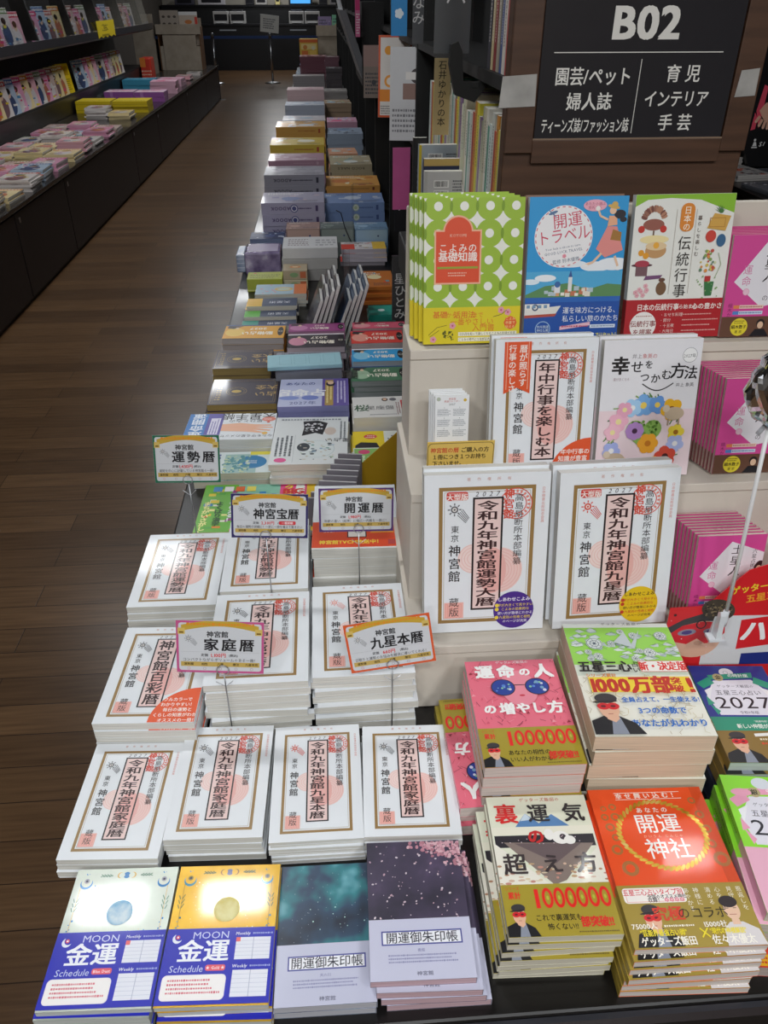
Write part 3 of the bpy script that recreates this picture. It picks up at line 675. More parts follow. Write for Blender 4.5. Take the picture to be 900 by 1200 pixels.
def happy(a):
    W, H = a.W, a.H
    a.raw([(0, 0), (W, 0), (W, H * .5), (0, H * .5)], [(0, 1, 2, 3)], ramp_mat('pale_pink_cover', [(0.3, 'EFD5DA'), (0.7, 'F0DEE2')], 6))
    a.text('幸', W * .18, H * .82, 27, '1E1A1C', bold=.05); a.text('せ', W * .35, H * .81, 19, '1E1A1C', bold=.02); a.text('を', W * .47, H * .825, 13, '1E1A1C', bold=.02)
    for ch, x, y, h in (('つ', .44, .735, 15), ('か', .55, .725, 15), ('む', .66, .75, 16), ('方', .775, .775, 24), ('法', .91, .76, 21)): a.text(ch, W * x, H * y, h, '1E1A1C', bold=.02)
    a.line([(W * (.42 + .02 * k), H * (.69 - .05 * math.sin(math.pi * k / 16))) for k in range(17)], 1.6, '1E1A1C')
    a.text('井上', W * .34, H * .885, 7.5, '8A8488'); a.text('象英の', W * .47, H * .885, 7.5, 'C86A6A')
    a.text('運が良くなる', W * .20, H * .725, 5.2, 'B09AA0', sx=.8); a.text('井上 象英', W * .86, H * .675, 6.4, '5A5458')
    a.circ(W * .88, H * .885, 11, 'F2F2F2'); a.ring(W * .88, H * .885, 10.4, 11, '8A8A90', 24); a.text('2027年', W * .88, H * .88, 6.6, '3A3A40', sx=.9)
    rn = random.Random(8)
    for k in range(90):
        t = rn.uniform(0, 6.283); r = rn.uniform(42, 60); a.line([(W * .48 + r * math.cos(t), H * .31 + r * math.sin(t)), (W * .48 + (r + 6) * math.cos(t + .1), H * .31 + (r + 6) * math.sin(t + .1))], 1.8, rn.choice(('5E8A4A', '8AA860', '3E6A3A')))
    for t, r, c, m, s in ((95, 47, '7AAEE4', 'F0D060', 17), (70, 50, '6A9CDC', 'F0D060', 14), (115, 48, 'A8D0F0', 'F0F0F0', 14), (45, 56, 'F0B828', '8A5020', 17), (150, 46, 'F0B4C8', 'F0E0A0', 15), (172, 48, 'F2BCCC', 'F0E0A0', 13), (128, 52, 'E8A8C0', 'F0E0A0', 12), (205, 52, 'A8B4E8', 'F0F0F0', 14), (5, 50, 'F0D848', 'A87020', 13), (345, 52, 'B4C0EC', 'F0F0F0', 14), (318, 50, 'D8503C', '4A2020', 17), (292, 50, 'F0B840', 'A06020', 14), (265, 48, 'C8A8DC', 'F0F0F0', 14), (230, 55, 'F0B030', '7A4020', 15)):
        a.flower(W * .48 + r * math.cos(R(t)), H * .31 + r * math.sin(R(t)), s, c, m, rot=t)
    for x, y in ((W * .78, H * .47), (W * .2, H * .14)):                       # two sheep
        a.circ(x, y, 15, 'C8B49A', ry=10); a.circ(x - 13, y + 8, 5.5, 'D8C8B0'); a.line([(x - 8, y - 8), (x - 8, y - 18)], 2.4, 'A8947C'); a.line([(x + 8, y - 8), (x + 8, y - 18)], 2.4, 'A8947C')
    hx, hy = W * .48, H * .33
    a.poly([(hx + 27 * (math.sin(t) ** 3), hy + 1.7 * (13 * math.cos(t) - 5 * math.cos(2 * t) - 2 * math.cos(3 * t) - math.cos(4 * t))) for t in [k * math.pi / 20 for k in range(40)]], '8CB458')
    for k in range(50):
        t = rn.uniform(0, 6.283); q = rn.uniform(.3, 1); x = hx + 26 * q * (math.sin(t) ** 3); y = hy + 1.65 * q * (13 * math.cos(t) - 5 * math.cos(2 * t) - 2 * math.cos(3 * t) - math.cos(4 * t))
    a.dots(hx - 20, hy - 8, hx + 20, hy + 18, 60, 1.5, 2.6, '6E9A40', 5)
    a.flower(hx - 14, hy + 4, 14, 'B88CCB', '4A2A4A', 8); a.flower(hx + 8, hy - 16, 16, 'F0A82C', 'C87818', 6)
happyb = Book('book', 0.146, 0.208, 0.014, 'E9E8EC', happy, spine='R', pages='DCD8D0')
happyb.stand('white book with a flower wreath and green heart on the cream stand', 0.468, 1.022, T2, 12)
happyb.stand('second flower wreath book standing behind the first', 0.466, 1.038, T2, 12.3)
def polka(a):
    W, H = a.W, a.H; gx, gy = W / 3.9, H * .18
    a.rect(0, 0, W, H, 'F0F1E6')
    for j in range(-1, 6):
        for i in range(-1, 5):
            x = gx * (i + .55); y = H - gy * (j + .30)
            if y < H * .2: continue
            a.circ(x, y, gx * .525, '9FC038', n=24)
    for j in range(-1, 6):
        for i in range(-1, 5):
            x = gx * (i + .55); y = H - gy * (j + .30)
            if y < H * .2: continue
            a.circ(x, y, gx * .17, 'F3F4EA', n=14); a.circ(x + gx * .5, y, gx * .06, '7FA028', ry=gx * .2, n=10)
    a.rect(0, 0, 0.1, 0.1, '9BBE35')
    x0, x1, y0, y1 = W * .12, W * .56, H * .435, H * .78; xm = (x0 + x1) / 2
    a.rect(x0 - 2.4, y0 - 2.4, x1 + 2.4, y1 + 2.4, 'F5B896'); a.circ(xm, y1, W * .135 + 2.4, 'F5B896'); a.rect(x0, y0, x1, y1, 'E4512C'); a.circ(xm, y1, W * .135, 'E4512C')
    a.text('KOYOMI', xm, H * .755, 6, 'F6C8B0'); a.text('こよみの', xm, H * .67, 13, 'FFF4EC', bold=.01, sp=.1); a.text('基礎知識', xm, H * .61, 14.5, 'FFF4EC', bold=.02)
    a.rect(x0 + 2, H * .53, x1 - 2, H * .545, '9AA838'); a.lines(x0 + 18, H * .475, x1 - 18, H * .51, 2, 'F6C0A8')
def polka_band(a):
    W, H = a.W, a.H
    a.text('基礎', W * .17, H * .80, 11, 'E07028', bold=.02); a.text('から', W * .29, H * .79, 8.5, 'E07028'); a.text('活用法', W * .42, H * .79, 11, 'E07028', bold=.02); a.text('まで', W * .56, H * .78, 8.5, 'E07028')
    a.text('一番やさしい', W * .50, H * .60, 11, 'E07028'); a.text('入門書', W * .62, H * .43, 11.5, 'E07028')
    a.circ(W * .90, H * .55, 10, 'E8642C', n=8); a.text('こよみ', W * .90, H * .66, 5, 'FCE8A0'); a.text('本書で', W * .90, H * .55, 5, 'FCE8A0'); a.text('伝える', W * .90, H * .44, 5, 'FCE8A0')
    for x, y in ((.80, .90), (.87, .84), (.10, .13), (.30, .5)): a.flower(W * x, H * y, 5, 'E8A0B0', 'C85878')
    a.line([(W * .72, H * .72), (W * .80, H * .78), (W * .86, H * .9)], .8, '6A5030')
    a.line([(W * .05, H * .25), (W * .14, H * .46), (W * .24, H * .52)], .8, '8A7A20'); a.line([(W * .06, H * .2), (W * .16, H * .38)], .8, '8A7A20'); a.dots(W * .2, H * .12, W * .32, H * .35, 26, .8, 1.8, '6A6A20')
    a.rect(W * .36, H * .21, W * .97, H * .32, 'F8F4DC'); a.rect(W * .36, H * .06, W * .97, H * .17, 'F8F4DC')
    a.text('12か月を知って楽しくなるこよみの知識が充実', W * .665, H * .265, 5, '4A4420', sx=.82); a.text('こよみの時代につながる大切な知識を優しく解説', W * .665, H * .115, 5, '4A4420', sx=.80)
pol = Book('book', 0.146, 0.206, 0.011, 'A5C43C', polka, spine='L', pages='E0DED2', band=(0.0, 0.054, 'E4D024', polka_band), gloss=.1)
for k, (dx, dy, w) in enumerate(((0, 0, 'in front at the cream stand corner'), (-.0055, .0125, 'second from the front'), (-.011, .025, 'third from the front'), (-.0165, .0375, 'rearmost of four'))):
    pol.stand('green polka dot book with orange label, %s' % w, 0.2145 + dx, 1.139 + dy, T3, 11, 0, 'polka dot books on the top step')
def travel(a):
    W, H = a.W, a.H
    a.rect(0, H * .28, W, H, '2F9CDA'); a.circ(W * .9, H * .545, 26, 'F0F4F8', ry=9); a.circ(W * .72, H * .53, 24, 'F0F4F8', ry=7); a.circ(W * .45, H * .55, 24, 'EAF2F8', ry=5)
    a.circ(W * .20, H * .47, 14, 'E4F0F8', ry=5); a.circ(W * .10, H * .455, 12, 'E4F0F8', ry=6)
    a.rect(0, H * .30, W, H * .50, '52AEDC'); a.circ(W * .20, H * .455, 16, 'F2F6FA', ry=5); a.circ(W * .05, H * .43, 13, 'E4F0F8', ry=4)
    a.poly([(0, H * .34), (W * .2, H * .40), (W * .45, H * .42), (W * .65, H * .37), (W * .85, H * .41), (W, H * .40), (W, H * .30), (0, H * .30)], '5E8E5A')
    rn = random.Random(2)
    for k in range(26): x = W * (.10 + .55 * rn.random()); y = H * (.32 + .05 * rn.random()); s = rn.uniform(4, 9); a.rect(x, y, x + s, y + s * .8, rn.choice(('E8E0D0', 'F0ECE0', 'D8A070', 'C87858', 'B8C8D0')))
    a.rect(W * .44, H * .36, W * .48, H * .46, 'E8E8E8'); a.poly([(W * .44, H * .46), (W * .48, H * .46), (W * .46, H * .51)], '3A5A9A'); a.rect(W * .30, H * .35, W * .36, H * .41, 'E8E8EC'); a.circ(W * .33, H * .41, 4.5, '3A6AA8')
    a.rect(0, 0, W, H * .315, '1C50A4'); a.rect(0, H * .285, W, H * .32, '2A66B8')
    a.poly([(0, H * .195), (W * .33, H * .205), (W * .38, H * .26), (0, H * .235)], 'E8E4DC'); a.poly([(0, H * .175), (W * .32, H * .185), (W * .34, H * .205), (0, H * .195)], 'B85040'); a.rect(0, H * .235, W * .26, H * .275, 'F0ECE4'); a.ring(W * .11, H * .25, 3, 5, '3A4A6A', 14)
    for k in range(4): a.rect(W * (.02 + .06 * k), H * .245, W * (.055 + .06 * k), H * .268, '7A9AB8')
    a.circ(W * .36, H * .735, 43, 'F5F3F4', n=40); a.ring(W * .36, H * .735, 40.5, 41.8, 'D86070', 60, dash=1)
    a.text('開運', W * .39, H * .845, 22, 'D03A58', skew=.0, rot=8); a.text('トラベル', W * .36, H * .745, 22, 'D03A58', rot=8, sx=.9)
    a.text('Your luck is about to turn', W * .36, H * .665, 4.6, '4A5878', rot=8); a.text('GOOD LUCK TRAVEL', W * .37, H * .635, 5.6, '4A5878', rot=8); a.text('監修 鈴木優雅', W * .40, H * .575, 6.4, '5A6A80', rot=8); a.flower(W * .38, H * .605, 3, 'E890A0', 'E890A0')
    a.circ(W * .24, H * .895, 7, '5A7AA0', ry=2, rot=20); a.line([(W * .20, H * .91), (W * .27, H * .87)], 1.5, '5A7AA0')
    a.circ(W * .66, H * .94, 17, 'F0AFC0', ry=8); a.text('あなたの運は', W * .66, H * .95, 5, 'A84860'); a.text('旅先から', W * .66, H * .925, 5, 'A84860')
    # running woman with a suitcase
    a.poly([(W * .80, H * .80), (W * .90, H * .80), (W * 1.0 - 3, H * .64), (W * .80, H * .59), (W * .70, H * .65)], 'E8928C'); a.poly([(W * .80, H * .80), (W * .90, H * .81), (W * .89, H * .87), (W * .81, H * .87)], 'EDB08C')
    a.poly([(W * .86, H * .78), (W * .95, H * .76), (W * .95, H * .70), (W * .84, H * .71)], 'A87838'); a.circ(W * .92, H * .88, 8.5, '2A2830', ry=6); a.circ(W * .985 - 4, H * .845, 5, '2A2830', ry=3.6); a.circ(W * .845, H * .905, 5, 'F0C8A8'); a.circ(W * .85, H * .93, 9, 'D8B060', ry=2.6, rot=-12); a.circ(W * .86, H * .945, 4.6, 'D8B060', ry=4)
    a.line([(W * .80, H * .845), (W * .72, H * .87), (W * .69, H * .92)], 3, 'F0C8A8'); a.circ(W * .69, H * .92, 3.4, 'F4F0EA')
    a.line([(W * .76, H * .62), (W * .68, H * .56), (W * .60, H * .54)], 3.4, 'F0C8A8'); a.line([(W * .90, H * .60), (W * .94, H * .53)], 3.4, 'F0C8A8'); a.circ(W * .60, H * .535, 5, 'F4F4F4', ry=2.6); a.circ(W * .945, H * .515, 5, 'F4F4F4', ry=2.8)
    a.text('運を味方につける、', W * .70, H * .225, 10.5, 'F4F6FA', sx=.92); a.text('私らしい旅のかたち', W * .70, H * .165, 10.5, 'F4F6FA', sx=.92)
    a.ring(W * .20, H * .095, 10.5, 11.6, 'A8C8E8', 24); a.text('旅先開運', W * .20, H * .11, 4.6, 'D8E8F4'); a.text('神社仏閣', W * .20, H * .085, 4.6, 'D8E8F4')
    a.poly([(W * .38, H * .085), (W * .70, H * .115), (W * .70, H * .14), (W * .38, H * .11)], 'F0C0CC'); a.rect(W * .70, H * .095, W * .97, H * .12, 'DDE8F4'); a.lines(W * .40, H * .098, W * .68, H * .122, 1, 'C04868'); a.lines(W * .72, H * .10, W * .96, H * .116, 1, '4A6A9A')
    a.text('そんな時こそ「開運旅行」でリセット！', W * .64, H * .045, 7, 'F0E45A', sx=.86, bold=.02)
Book('book', 0.145, 0.206, 0.010, '2F9CDA', travel, spine='R', pages='D8CCC0', gloss=.1).stand('blue travel book with running woman and harbour scene', 0.366, 1.137, T3, 11)
Book('book', 0.145, 0.206, 0.010, '8A6A58', None, spine='L', pages='D8CCC0', gloss=.1).stand('brown edged copy standing behind the blue travel book', 0.363, 1.150, T3, 11.2)
def dento(a):
    W, H = a.W, a.H
    a.poly([(0, H * .92), (W * .12, H * .965), (W * .35, H * .975), (W * .65, H * .96), (W, H * .87), (W, H), (0, H)], '8CBF34')
    rn = random.Random(6)
    for k in range(30): t = rn.uniform(15, 165); a.circ(W * .20 + 16 * math.cos(R(t)), H * .82 + 18 * math.sin(R(t)), 5, rn.choice(('9A6A58', 'B88468', '7A4A40', 'A85A50')), ry=2.2, rot=t, n=8)
    a.circ(W * .20, H * .80, 16, '9A5E50', ry=8); a.circ(W * .08, H * .77, 5, 'C83A30'); a.circ(W * .30, H * .77, 5, 'C83A30'); a.line([(W * .205, H * .76), (W * .205, H * .69)], 2.4, '6A4A30')
    a.circ(W * .22, H * .70, 22, 'F4E2A8', ry=6); a.circ(W * .245, H * .625, 16, 'C89A68', ry=11); a.circ(W * .245, H * .655, 16, 'E8CCA0', ry=6); a.circ(W * .245, H * .66, 4.5, 'F0B040'); a.circ(W * .10, H * .61, 4.4, 'E8A030'); a.circ(W * .15, H * .59, 4.6, 'E8A030')
    a.circ(W * .12, H * .525, 16, '5A3038', ry=2.4); a.circ(W * .12, H * .535, 11, 'B04050', ry=5); a.rect(W * .06, H * .45, W * .18, H * .515, '7A5A60'); a.poly([(W * .15, H * .42), (W * .32, H * .43), (W * .34, H * .455), (W * .17, H * .45)], '7A5078')
    a.circ(W * .34, H * .36, 8, '7A5A40', ry=10); a.circ(W * .34, H * .42, 5, '6A4838', ry=3)
    for k in range(8): a.flower(W * (.06 + .20 * rn.random()), H * (.30 + .08 * rn.random()), 3.6, 'E8B0B8', 'D88898')
    a.rrect(W * .46, H * .75, W * .60, H * .94, 9, 'E08A34'); a.vtext('日本の', W * .53, H * .92, 11.5, 'FFF6E4', bold=.01)
    a.vtext('伝統行事', W * .53, H * .725, 21, '2C2622', pitch=1.08, bold=.005); a.vtext('暮らしを楽しむ', W * .66, H * .86, 7, '5A4A40', pitch=1.2)
    a.line([(W * .42, H * .32), (W * .42, H * .90)], .6, 'B8B0A4'); a.line([(W * .62, H * .32), (W * .62, H * .90)], .6, 'B8B0A4')
    for k in range(7): a.poly([(W * .86, H * .87), (W * .86 + 10 * math.cos(R(30 + 20 * k)) - 2, H * .87 + 12 * math.sin(R(30 + 20 * k))), (W * .88, H * .87)], '4A7A40')
    a.poly([(W * .74, H * .77), (W * .93, H * .75), (W * .97, H * .85), (W * .80, H * .87)], 'D8A850'); a.frame(W * .76, H * .775, W * .92, H * .84, 1, 'B88438'); a.circ(W * .79, H * .715, 8, 'D0483C', ry=8.5); a.circ(W * .90, H * .685, 7, '3E6A90', ry=9)
    for k in range(34): a.circ(W * (.72 + .16 * rn.random()), H * (.47 + .15 * rn.random()), rn.uniform(1.4, 2.8), rn.choice(('D8C060', 'E0944A', '8AA860', 'C85848', 'D8D8B0', '6A8A70')), n=8)
    a.poly([(W * .80, H * .30), (W * .87, H * .30), (W * .88, H * .40), (W * .78, H * .40)], '3E7A48'); a.rect(W * .78, H * .40, W * .84, H * .44, 'C03838'); a.dots(W * .7, H * .28, W * .96, H * .44, 16, .8, 1.6, '8AB070', 3)
    a.line([(W * .89, H * .60), (W * .93, H * .52), (W * .88, H * .42)], .8, '9AB080')
def dento_band(a):
    W, H = a.W, a.H
    a.text('日本の伝統行事', W * .33, H * .80, 10.5, 'FBF2EA', bold=.02, sx=.9); a.text('から始まる', W * .62, H * .80, 7.2, 'FBF2EA', bold=.01); a.text('心の豊かさ', W * .845, H * .80, 9.6, 'FBF2EA', bold=.02)
    for k, s in enumerate(('おせち料理', '節分', '十五夜', '大晦日')): a.text('・' + s, W * .36, H * (.60 - .14 * k), 6, 'F2D8D0', al='l'); a.lines(W * .60, H * (.57 - .14 * k), W * .98, H * (.63 - .14 * k), 1, 'E8B0A8', seed=k)
    a.circ(W * .19, H * .34, 20.5, 'F6F1EC', n=32); a.text('伝統行事', W * .19, H * .38, 10, '8A2A2A', bold=.02); a.text('を提案', W * .19, H * .16, 10, '8A2A2A', bold=.02); a.lines(W * .11, H * .55, W * .27, H * .61, 1, 'B88880', ragged=0)
Book('book', 0.150, 0.206, 0.013, 'EDEDE6', dento, spine='L', pages='CFD4C8', band=(0, 0.058, 'B3232A', dento_band), gloss=.1).stand('white seasonal festival book with red band and green top', 0.525, 1.140, T3, 11, 1)

# mini calendars behind the gold note
def minical(a):
    W, H = a.W, a.H; a.circ(5, H - 5, 3, 'B8C0B0'); a.circ(W - 6, H - 7, 2.4, 'D8B848'); a.text('神宮館', W / 2, H - 5, 3.6, 'C86058'); a.text('開運カレンダー', W / 2, H - 8.6, 3.4, 'C86058'); a.text('2027', W / 2, H - 13, 4.4, '3A3A44')
    for j in range(3):
        for i in range(2): a.text(str(2 * j + i + 1), W * (.27 + .46 * i), H - 18 - 16 * j, 3, '3A3A44'); a.lines(W * (.07 + .46 * i), H - 31 - 16 * j, W * (.47 + .46 * i), H - 20 - 16 * j, 5, '8A9098', seed=i + j)
mc = Book('mini_calendar', 0.050, 0.134, 0.004, 'F0F2F4', minical, spine='L', pages='F0F0F0', cat='calendar')
for k, w in enumerate(('in front behind the gold note', 'second behind the gold note', 'third behind the gold note', 'rearmost behind the gold note')):
    mc.stand('small white leaflet calendar, %s' % w, 0.1755 - .0022 * k, 1.034 + .0075 * k, T2, 8, 0, 'mini calendars on the cream stand')
nb = thing('notice_card', 'gold rounded notice card below the small calendars', 'notice card')
mb = MB(); mb.box(0.137, 1.0215, T2 + 0.0005, 0.237, 1.0235, T2 + 0.074, mat('D9B655', 0.5), 0.0006)
a = Art(mb, 100, 52, lambda x, y, z: (0.137 + x, 1.0214 - z, T2 + 0.021 + y))
a.rrect(1, 1, 99, 51, 7, '5A4A28'); a.rrect(1.8, 1.8, 98.2, 50.2, 6.6, 'DDBB60')
a.text('神宮館の暦', 26, 39, 9.2, 'C8482C', bold=.03, sx=.92); a.text('ご購入の方', 71, 39, 9.2, '3A2C18', bold=.03, sx=.92)
a.text('１冊につき１つお持ち', 48, 28, 9, '3A2C18', bold=.03, sx=.9); a.text('下さいませ。', 8, 17, 9, '3A2C18', bold=.03, al='l', sx=.9)
mb.obj('card', nb)

# pink fortune books at the three steps
def fortune(title):
    def f(a):
        W, H = a.W, a.H
        a.rect(0, 0, W, H, 'DB4E9A'); a.poly([(W * .10, H * .55), (W * .50, H * .93), (W, H * .80), (W, H * .36), (W * .55, H * .30)], 'EDEAF0')
        a.vtext(title, W * .60, H * .90, 17, '2A2226', pitch=1.08, sx=1.15); a.vtext('の', W * .60, H * .42, 10, '5A5056'); a.vtext('運命', W * .28, H * .72, 15, 'D87AA8', pitch=1.1); a.circ(W * .30, H * .45, 5, 'F2C8DA'); a.ring(W * .30, H * .45, 4.6, 5.2, 'E08AB0', 16)
        a.vtext('六星占術による', W * .86, H * .84, 8, '4A4248'); a.circ(W * .97, H * .6, 9, '3A2A2C', ry=16); a.circ(W * .96, H * .6, 5, 'E8C0A0', ry=8)
        a.vtext('細木かおり', W * .10, H * .34, 7, '7A2A5A'); a.rect(W * .15, H * .285, W * .24, H * .32, 'E88858'); a.rect(W * .24, H * .285, W * .6, H * .32, 'F4D4C8'); a.rect(W * .15, H * .225, W * .24, H * .26, '5A8AD0'); a.rect(W * .24, H * .225, W * .6, H * .26, 'D4E0F4'); a.lines(W * .25, H * .29, W * .58, H * .315, 1, 'B05848'); a.lines(W * .25, H * .23, W * .58, H * .255, 1, '4A6AA8')
        a.rect(0, 0, W, H * .205, '6A4838'); a.circ(W * .28, H * .10, 13.5, 'EBD83A'); a.text('細木数子', W * .28, H * .10, 6.4, '3A3018', bold=.03, sx=.95); a.lines(W * .2, H * .13, W * .36, H * .17, 2, '6A5A20'); a.text('著 家', W * .28, H * .05, 5, '3A3018')
        a.circ(W * .60, H * .13, 6.5, '2A2022', ry=7); a.circ(W * .60, H * .115, 4.6, 'E6C0A2', ry=5.4); a.poly([(W * .45, 0), (W * .53, H * .075), (W * .67, H * .075), (W * .75, 0)], '1E1C22'); a.text('1億', W * .92, H * .10, 14, 'F0ECE4', bold=.03)
    return f
def tail_edge(c, l): return lambda mb, W, L, T: None
for (title, z, y, x0, who, n) in (('火星人', T3, 1.140, 0.602, 'top step', 8), ('土星人', T2, 1.024, 0.582, 'middle step', 10), ('土星人', T1, 0.905, 0.534, 'lowest step', 9)):
    fb = Book('book', 0.105, 0.150, 0.0065, 'D2528F', fortune(title), spine='R', pages='DCCDBE', band=None, gloss=.2)
    plain = Book('book', 0.105, 0.150, 0.0065, 'CB3F86', lambda a: a.rect(0, 0, a.W, a.H * .205, '6A4838'), spine='R', pages='D6C4B4', gloss=.2)
    for k in range(n):
        (fb if k == 0 else plain).stand('pink fortune book on the %s, %s' % (who, 'cover in front with yellow sticker' if k == 0 else ORD[k] + ' from the front'), x0 + .0525 - .0022 * k, y + .0069 * k, z, 9 + .3 * k, 0, 'pink books on the ' + who)

# ================================================================== planners and stamp books at the front edge
def moon_mat(silver):
    return ramp_mat('silver_foil' if silver else 'gold_foil', [(0.3, 'B4BCB0'), (0.7, 'C2C9BE')] if silver else [(0.3, 'C79A1E'), (0.7, 'DDB030')], 25, 3, 0.36, 0.5, metal=0.3)
def moon_art(silver):
    def f(a):
        W, H = a.W, a.H; g = '6E8A78' if silver else '5E6A30'; o = 'C8A050' if silver else '8A6A20'; b = '2E78B8' if silver else '3A8AA8'
        a.rrect(W * .07, H * .40, W * .93, H * .955, 9, o); a.rrect(W * .075, H * .403, W * .925, H * .952, 8.6, moon_mat(silver))
        a.rect(W * .05, H * .88, W * .95, H * .965, moon_mat(silver))
        for x in (.12, .88):
            a.circ(W * x, H * .885, 7.5, b, n=24); a.circ(W * x, H * .897, 6.4, moon_mat(silver), n=24); a.circ(W * x, H * .905, 3.2, '8A8A98' if silver else '7A7038', n=12); a.circ(W * x, H * .905, 1.5, '3A3A4A', n=8); a.dots(W * x - 3, H * .945, W * x + 3, H * .965, 3, .5, .9, b)
        a.circ(W * .5, H * .945, 4.2, b if silver else '6A6A80', n=20)
        for sx in (-1, 1):
            a.circ(W * .5 + sx * 7.5, H * .945, 4, o, n=18); a.circ(W * .5 + sx * 6.2, H * .945, 3.6, moon_mat(silver), n=18)
            for k in range(4): x = W * .5 + sx * (17 + 3.5 * k); a.line([(x, H * .94), (x + sx * 4, H * .955)], 1.2, g); a.line([(x, H * .945), (x + sx * 4.5, H * .935)], 1.2, g)
            for k in range(3): y = H * (.74 - .035 * k); a.line([(W * .5 + sx * 53, y), (W * .5 + sx * 50, y + 6)], 1.2, g); a.line([(W * .5 + sx * 55, y), (W * .5 + sx * 57, y + 5)], 1.2, g)
            a.dots(W * .5 + sx * 53 - 2, H * .52, W * .5 + sx * 53 + 2, H * .62, 7, .6, 1.3, b, seed=4)
        a.dots(W * .12, H * .44, W * .88, H * .87, 60, .25, .7, 'E8E0B8' if not silver else 'D0B060', seed=9, sides=4); a.dots(W * .15, H * .5, W * .85, H * .87, 14, .5, .9, b if silver else 'F0E8C0', seed=12, sides=5)
        a.circ(W * .52, H * .655, 15.5, ramp_mat('blue_moon' if silver else 'pale_gold_moon', [(0.35, '5A9CD0'), (0.5, '8CC0E0'), (0.68, 'D8E8F0')] if silver else [(0.35, 'C8B050'), (0.5, 'D8C870'), (0.68, 'ECE4A8')], 45, 5, 0.4), n=36)
    return f
def moon_band(silver):
    def f(a):
        W, H = a.W, a.H; w = 'E8ECF6'
        a.text('MOON', W * .41, H * .905, 11.5, 'C8D0F0', sx=1.15); a.text('金運', W * .36, H * .685, 26.5, 'F4F6FC', sx=1.12, bold=.03)
        a.text('Schedule', W * .23, H * .455, 10.5, 'C8D0EC', skew=.12); a.rrect(W * .40, H * .42, W * .58, H * .50, 2.4, 'E85A68'); a.text('Blue Dust' if silver else '★ Gold ★', W * .49, H * .46, 4.6, 'FBE8EC', bold=.02)
        a.circ(W * .10, H * .86, 5.5, w, n=20); a.circ(W * .115, H * .885, 4.8, '1820B4', n=20); a.circ(W * .105, H * .88, 2.4, 'D84A58', n=12); a.circ(W * .105, H * .88, 1.1, 'F0F0F4', n=8)
        a.rrect(W * .03, H * .05, W * .60, H * .375, 5, 'F4EEF0'); a.rrect(W * .04, H * .065, W * .59, H * .36, 4.4, 'F8F4F2'); a.lines(W * .08, H * .12, W * .56, H * .33, 4, 'D86A78', seed=2)
        for y0, y1, t in ((.56, .86, 'Monthly'), (.08, .42, 'Weekly')):
            a.text(t, W * .71, H * (y1 + .055), 5, w, skew=.15, bold=.02); a.lines(W * .80, H * (y1 + .03), W * .98, H * (y1 + .075), 1, 'A8B4E0')
            a.rect(W * .65, H * y0, W * .97, H * y1, 'E8EAF4'); a.rect(W * .808, H * y0, W * .815, H * y1, 'B8BCD0')
            for k in range(1, 6): a.rect(W * .65, H * (y0 + (y1 - y0) * k / 6), W * .97, H * (y0 + (y1 - y0) * k / 6) + .25, 'A8AEC8')
        a.rect(W * .65, H * .80, W * .69, H * .86, 'E86A6A')
    return f
def planner(silver): return Book('planner', 0.124, 0.166, 0.0085, moon_mat(silver), moon_art(silver), spine='L', pages='C4C8C4', band=(0.002, 0.086, '1820B4', moon_band(silver)), gloss=.55, rough=.4, cat='planner')
pls = planner(True); plg = planner(False)
stack(pls, 4, -0.279, 0.528, -2, 'silver moon planner with blue paper band, topmost at the table corner', 'silver planner, {} from the top of the pile at the table corner', 'silver planners', shift={1: (-.003, -.004), 2: (-.006, -.005), 3: (-.002, -.006)})
stack(plg, 4, -0.1525, 0.523, -2.4, 'gold moon planner with blue paper band, topmost of its pile', 'gold planner, {} from the top beside the silver planners', 'gold planners', shift={1: (.003, -.003), 2: (.004, -.007), 3: (.003, -.005)})

def stampband(sub):
    def f(a):
        W, H = a.W, a.H; c = '3C3E78'
        a.rect(W * .12, H * .56, W * .91, H * .80, 'F0F1F6'); a.frame(W * .12, H * .56, W * .91, H * .80, 1.6, '4A4E98')
        a.text('開運御朱印帳', W * .515, H * .68, 13.8, '2A2A38', bold=.01, sx=1.0)
        a.text(sub, W * .5, H * .47, 4.2, '6A6CA0'); a.lines(W * .18, H * .26, W * .84, H * .42, 3, '8C8EB4', ragged=.15); a.text('神宮館', W * .52, H * .10, 5.2, '3A3A58', sx=1.2)
    return f
galaxy_m = ramp_mat('night_sky_teal', [(0.36, '1B2538'), (0.5, '2C4660'), (0.6, '2F8088'), (0.72, '8CC8D8')], 16, 3, 0.35, 0.3)
cherry_m = ramp_mat('night_sky_plum', [(0.35, '34303F'), (0.6, '4A4158'), (0.75, '6A5878')], 18, 4, 0.35, 0.3)
def galaxy(a):
    W, H = a.W, a.H; a.dots(3, H * .42, W - 3, H - 3, 70, .12, .4, 'D0E0E8', seed=3, sides=4); a.dots(W * .3, H * .5, W - 10, H * .75, 12, .5, 1.0, 'B8E0D8', seed=8, sides=6)
def cherry(a):
    W, H = a.W, a.H; rn = random.Random(11)
    for k in range(150):
        t = rn.random(); x = W * (1 - .62 * t * rn.random() ** .7); y = H * (.985 - .17 * rn.random() * (1.1 - t)) - (0 if rn.random() < .7 else H * .03)
        s = rn.uniform(1.6, 3.2); c = rn.choice(('D8A8B4', 'C88E9C', 'E0B8C0', 'B87E8C')); a.circ(x, y, s, c, ry=s * .75, n=7, rot=rn.uniform(0, 180))
    for k in range(80):
        x = W * rn.uniform(.02, .98); y = H * rn.uniform(.40, .97); s = rn.uniform(.5, 1.9); a.circ(x, y, s, rn.choice(('D8C4CC', 'E0D4DA', 'C8A8B4')), ry=s * .7, n=6, rot=rn.uniform(0, 180))
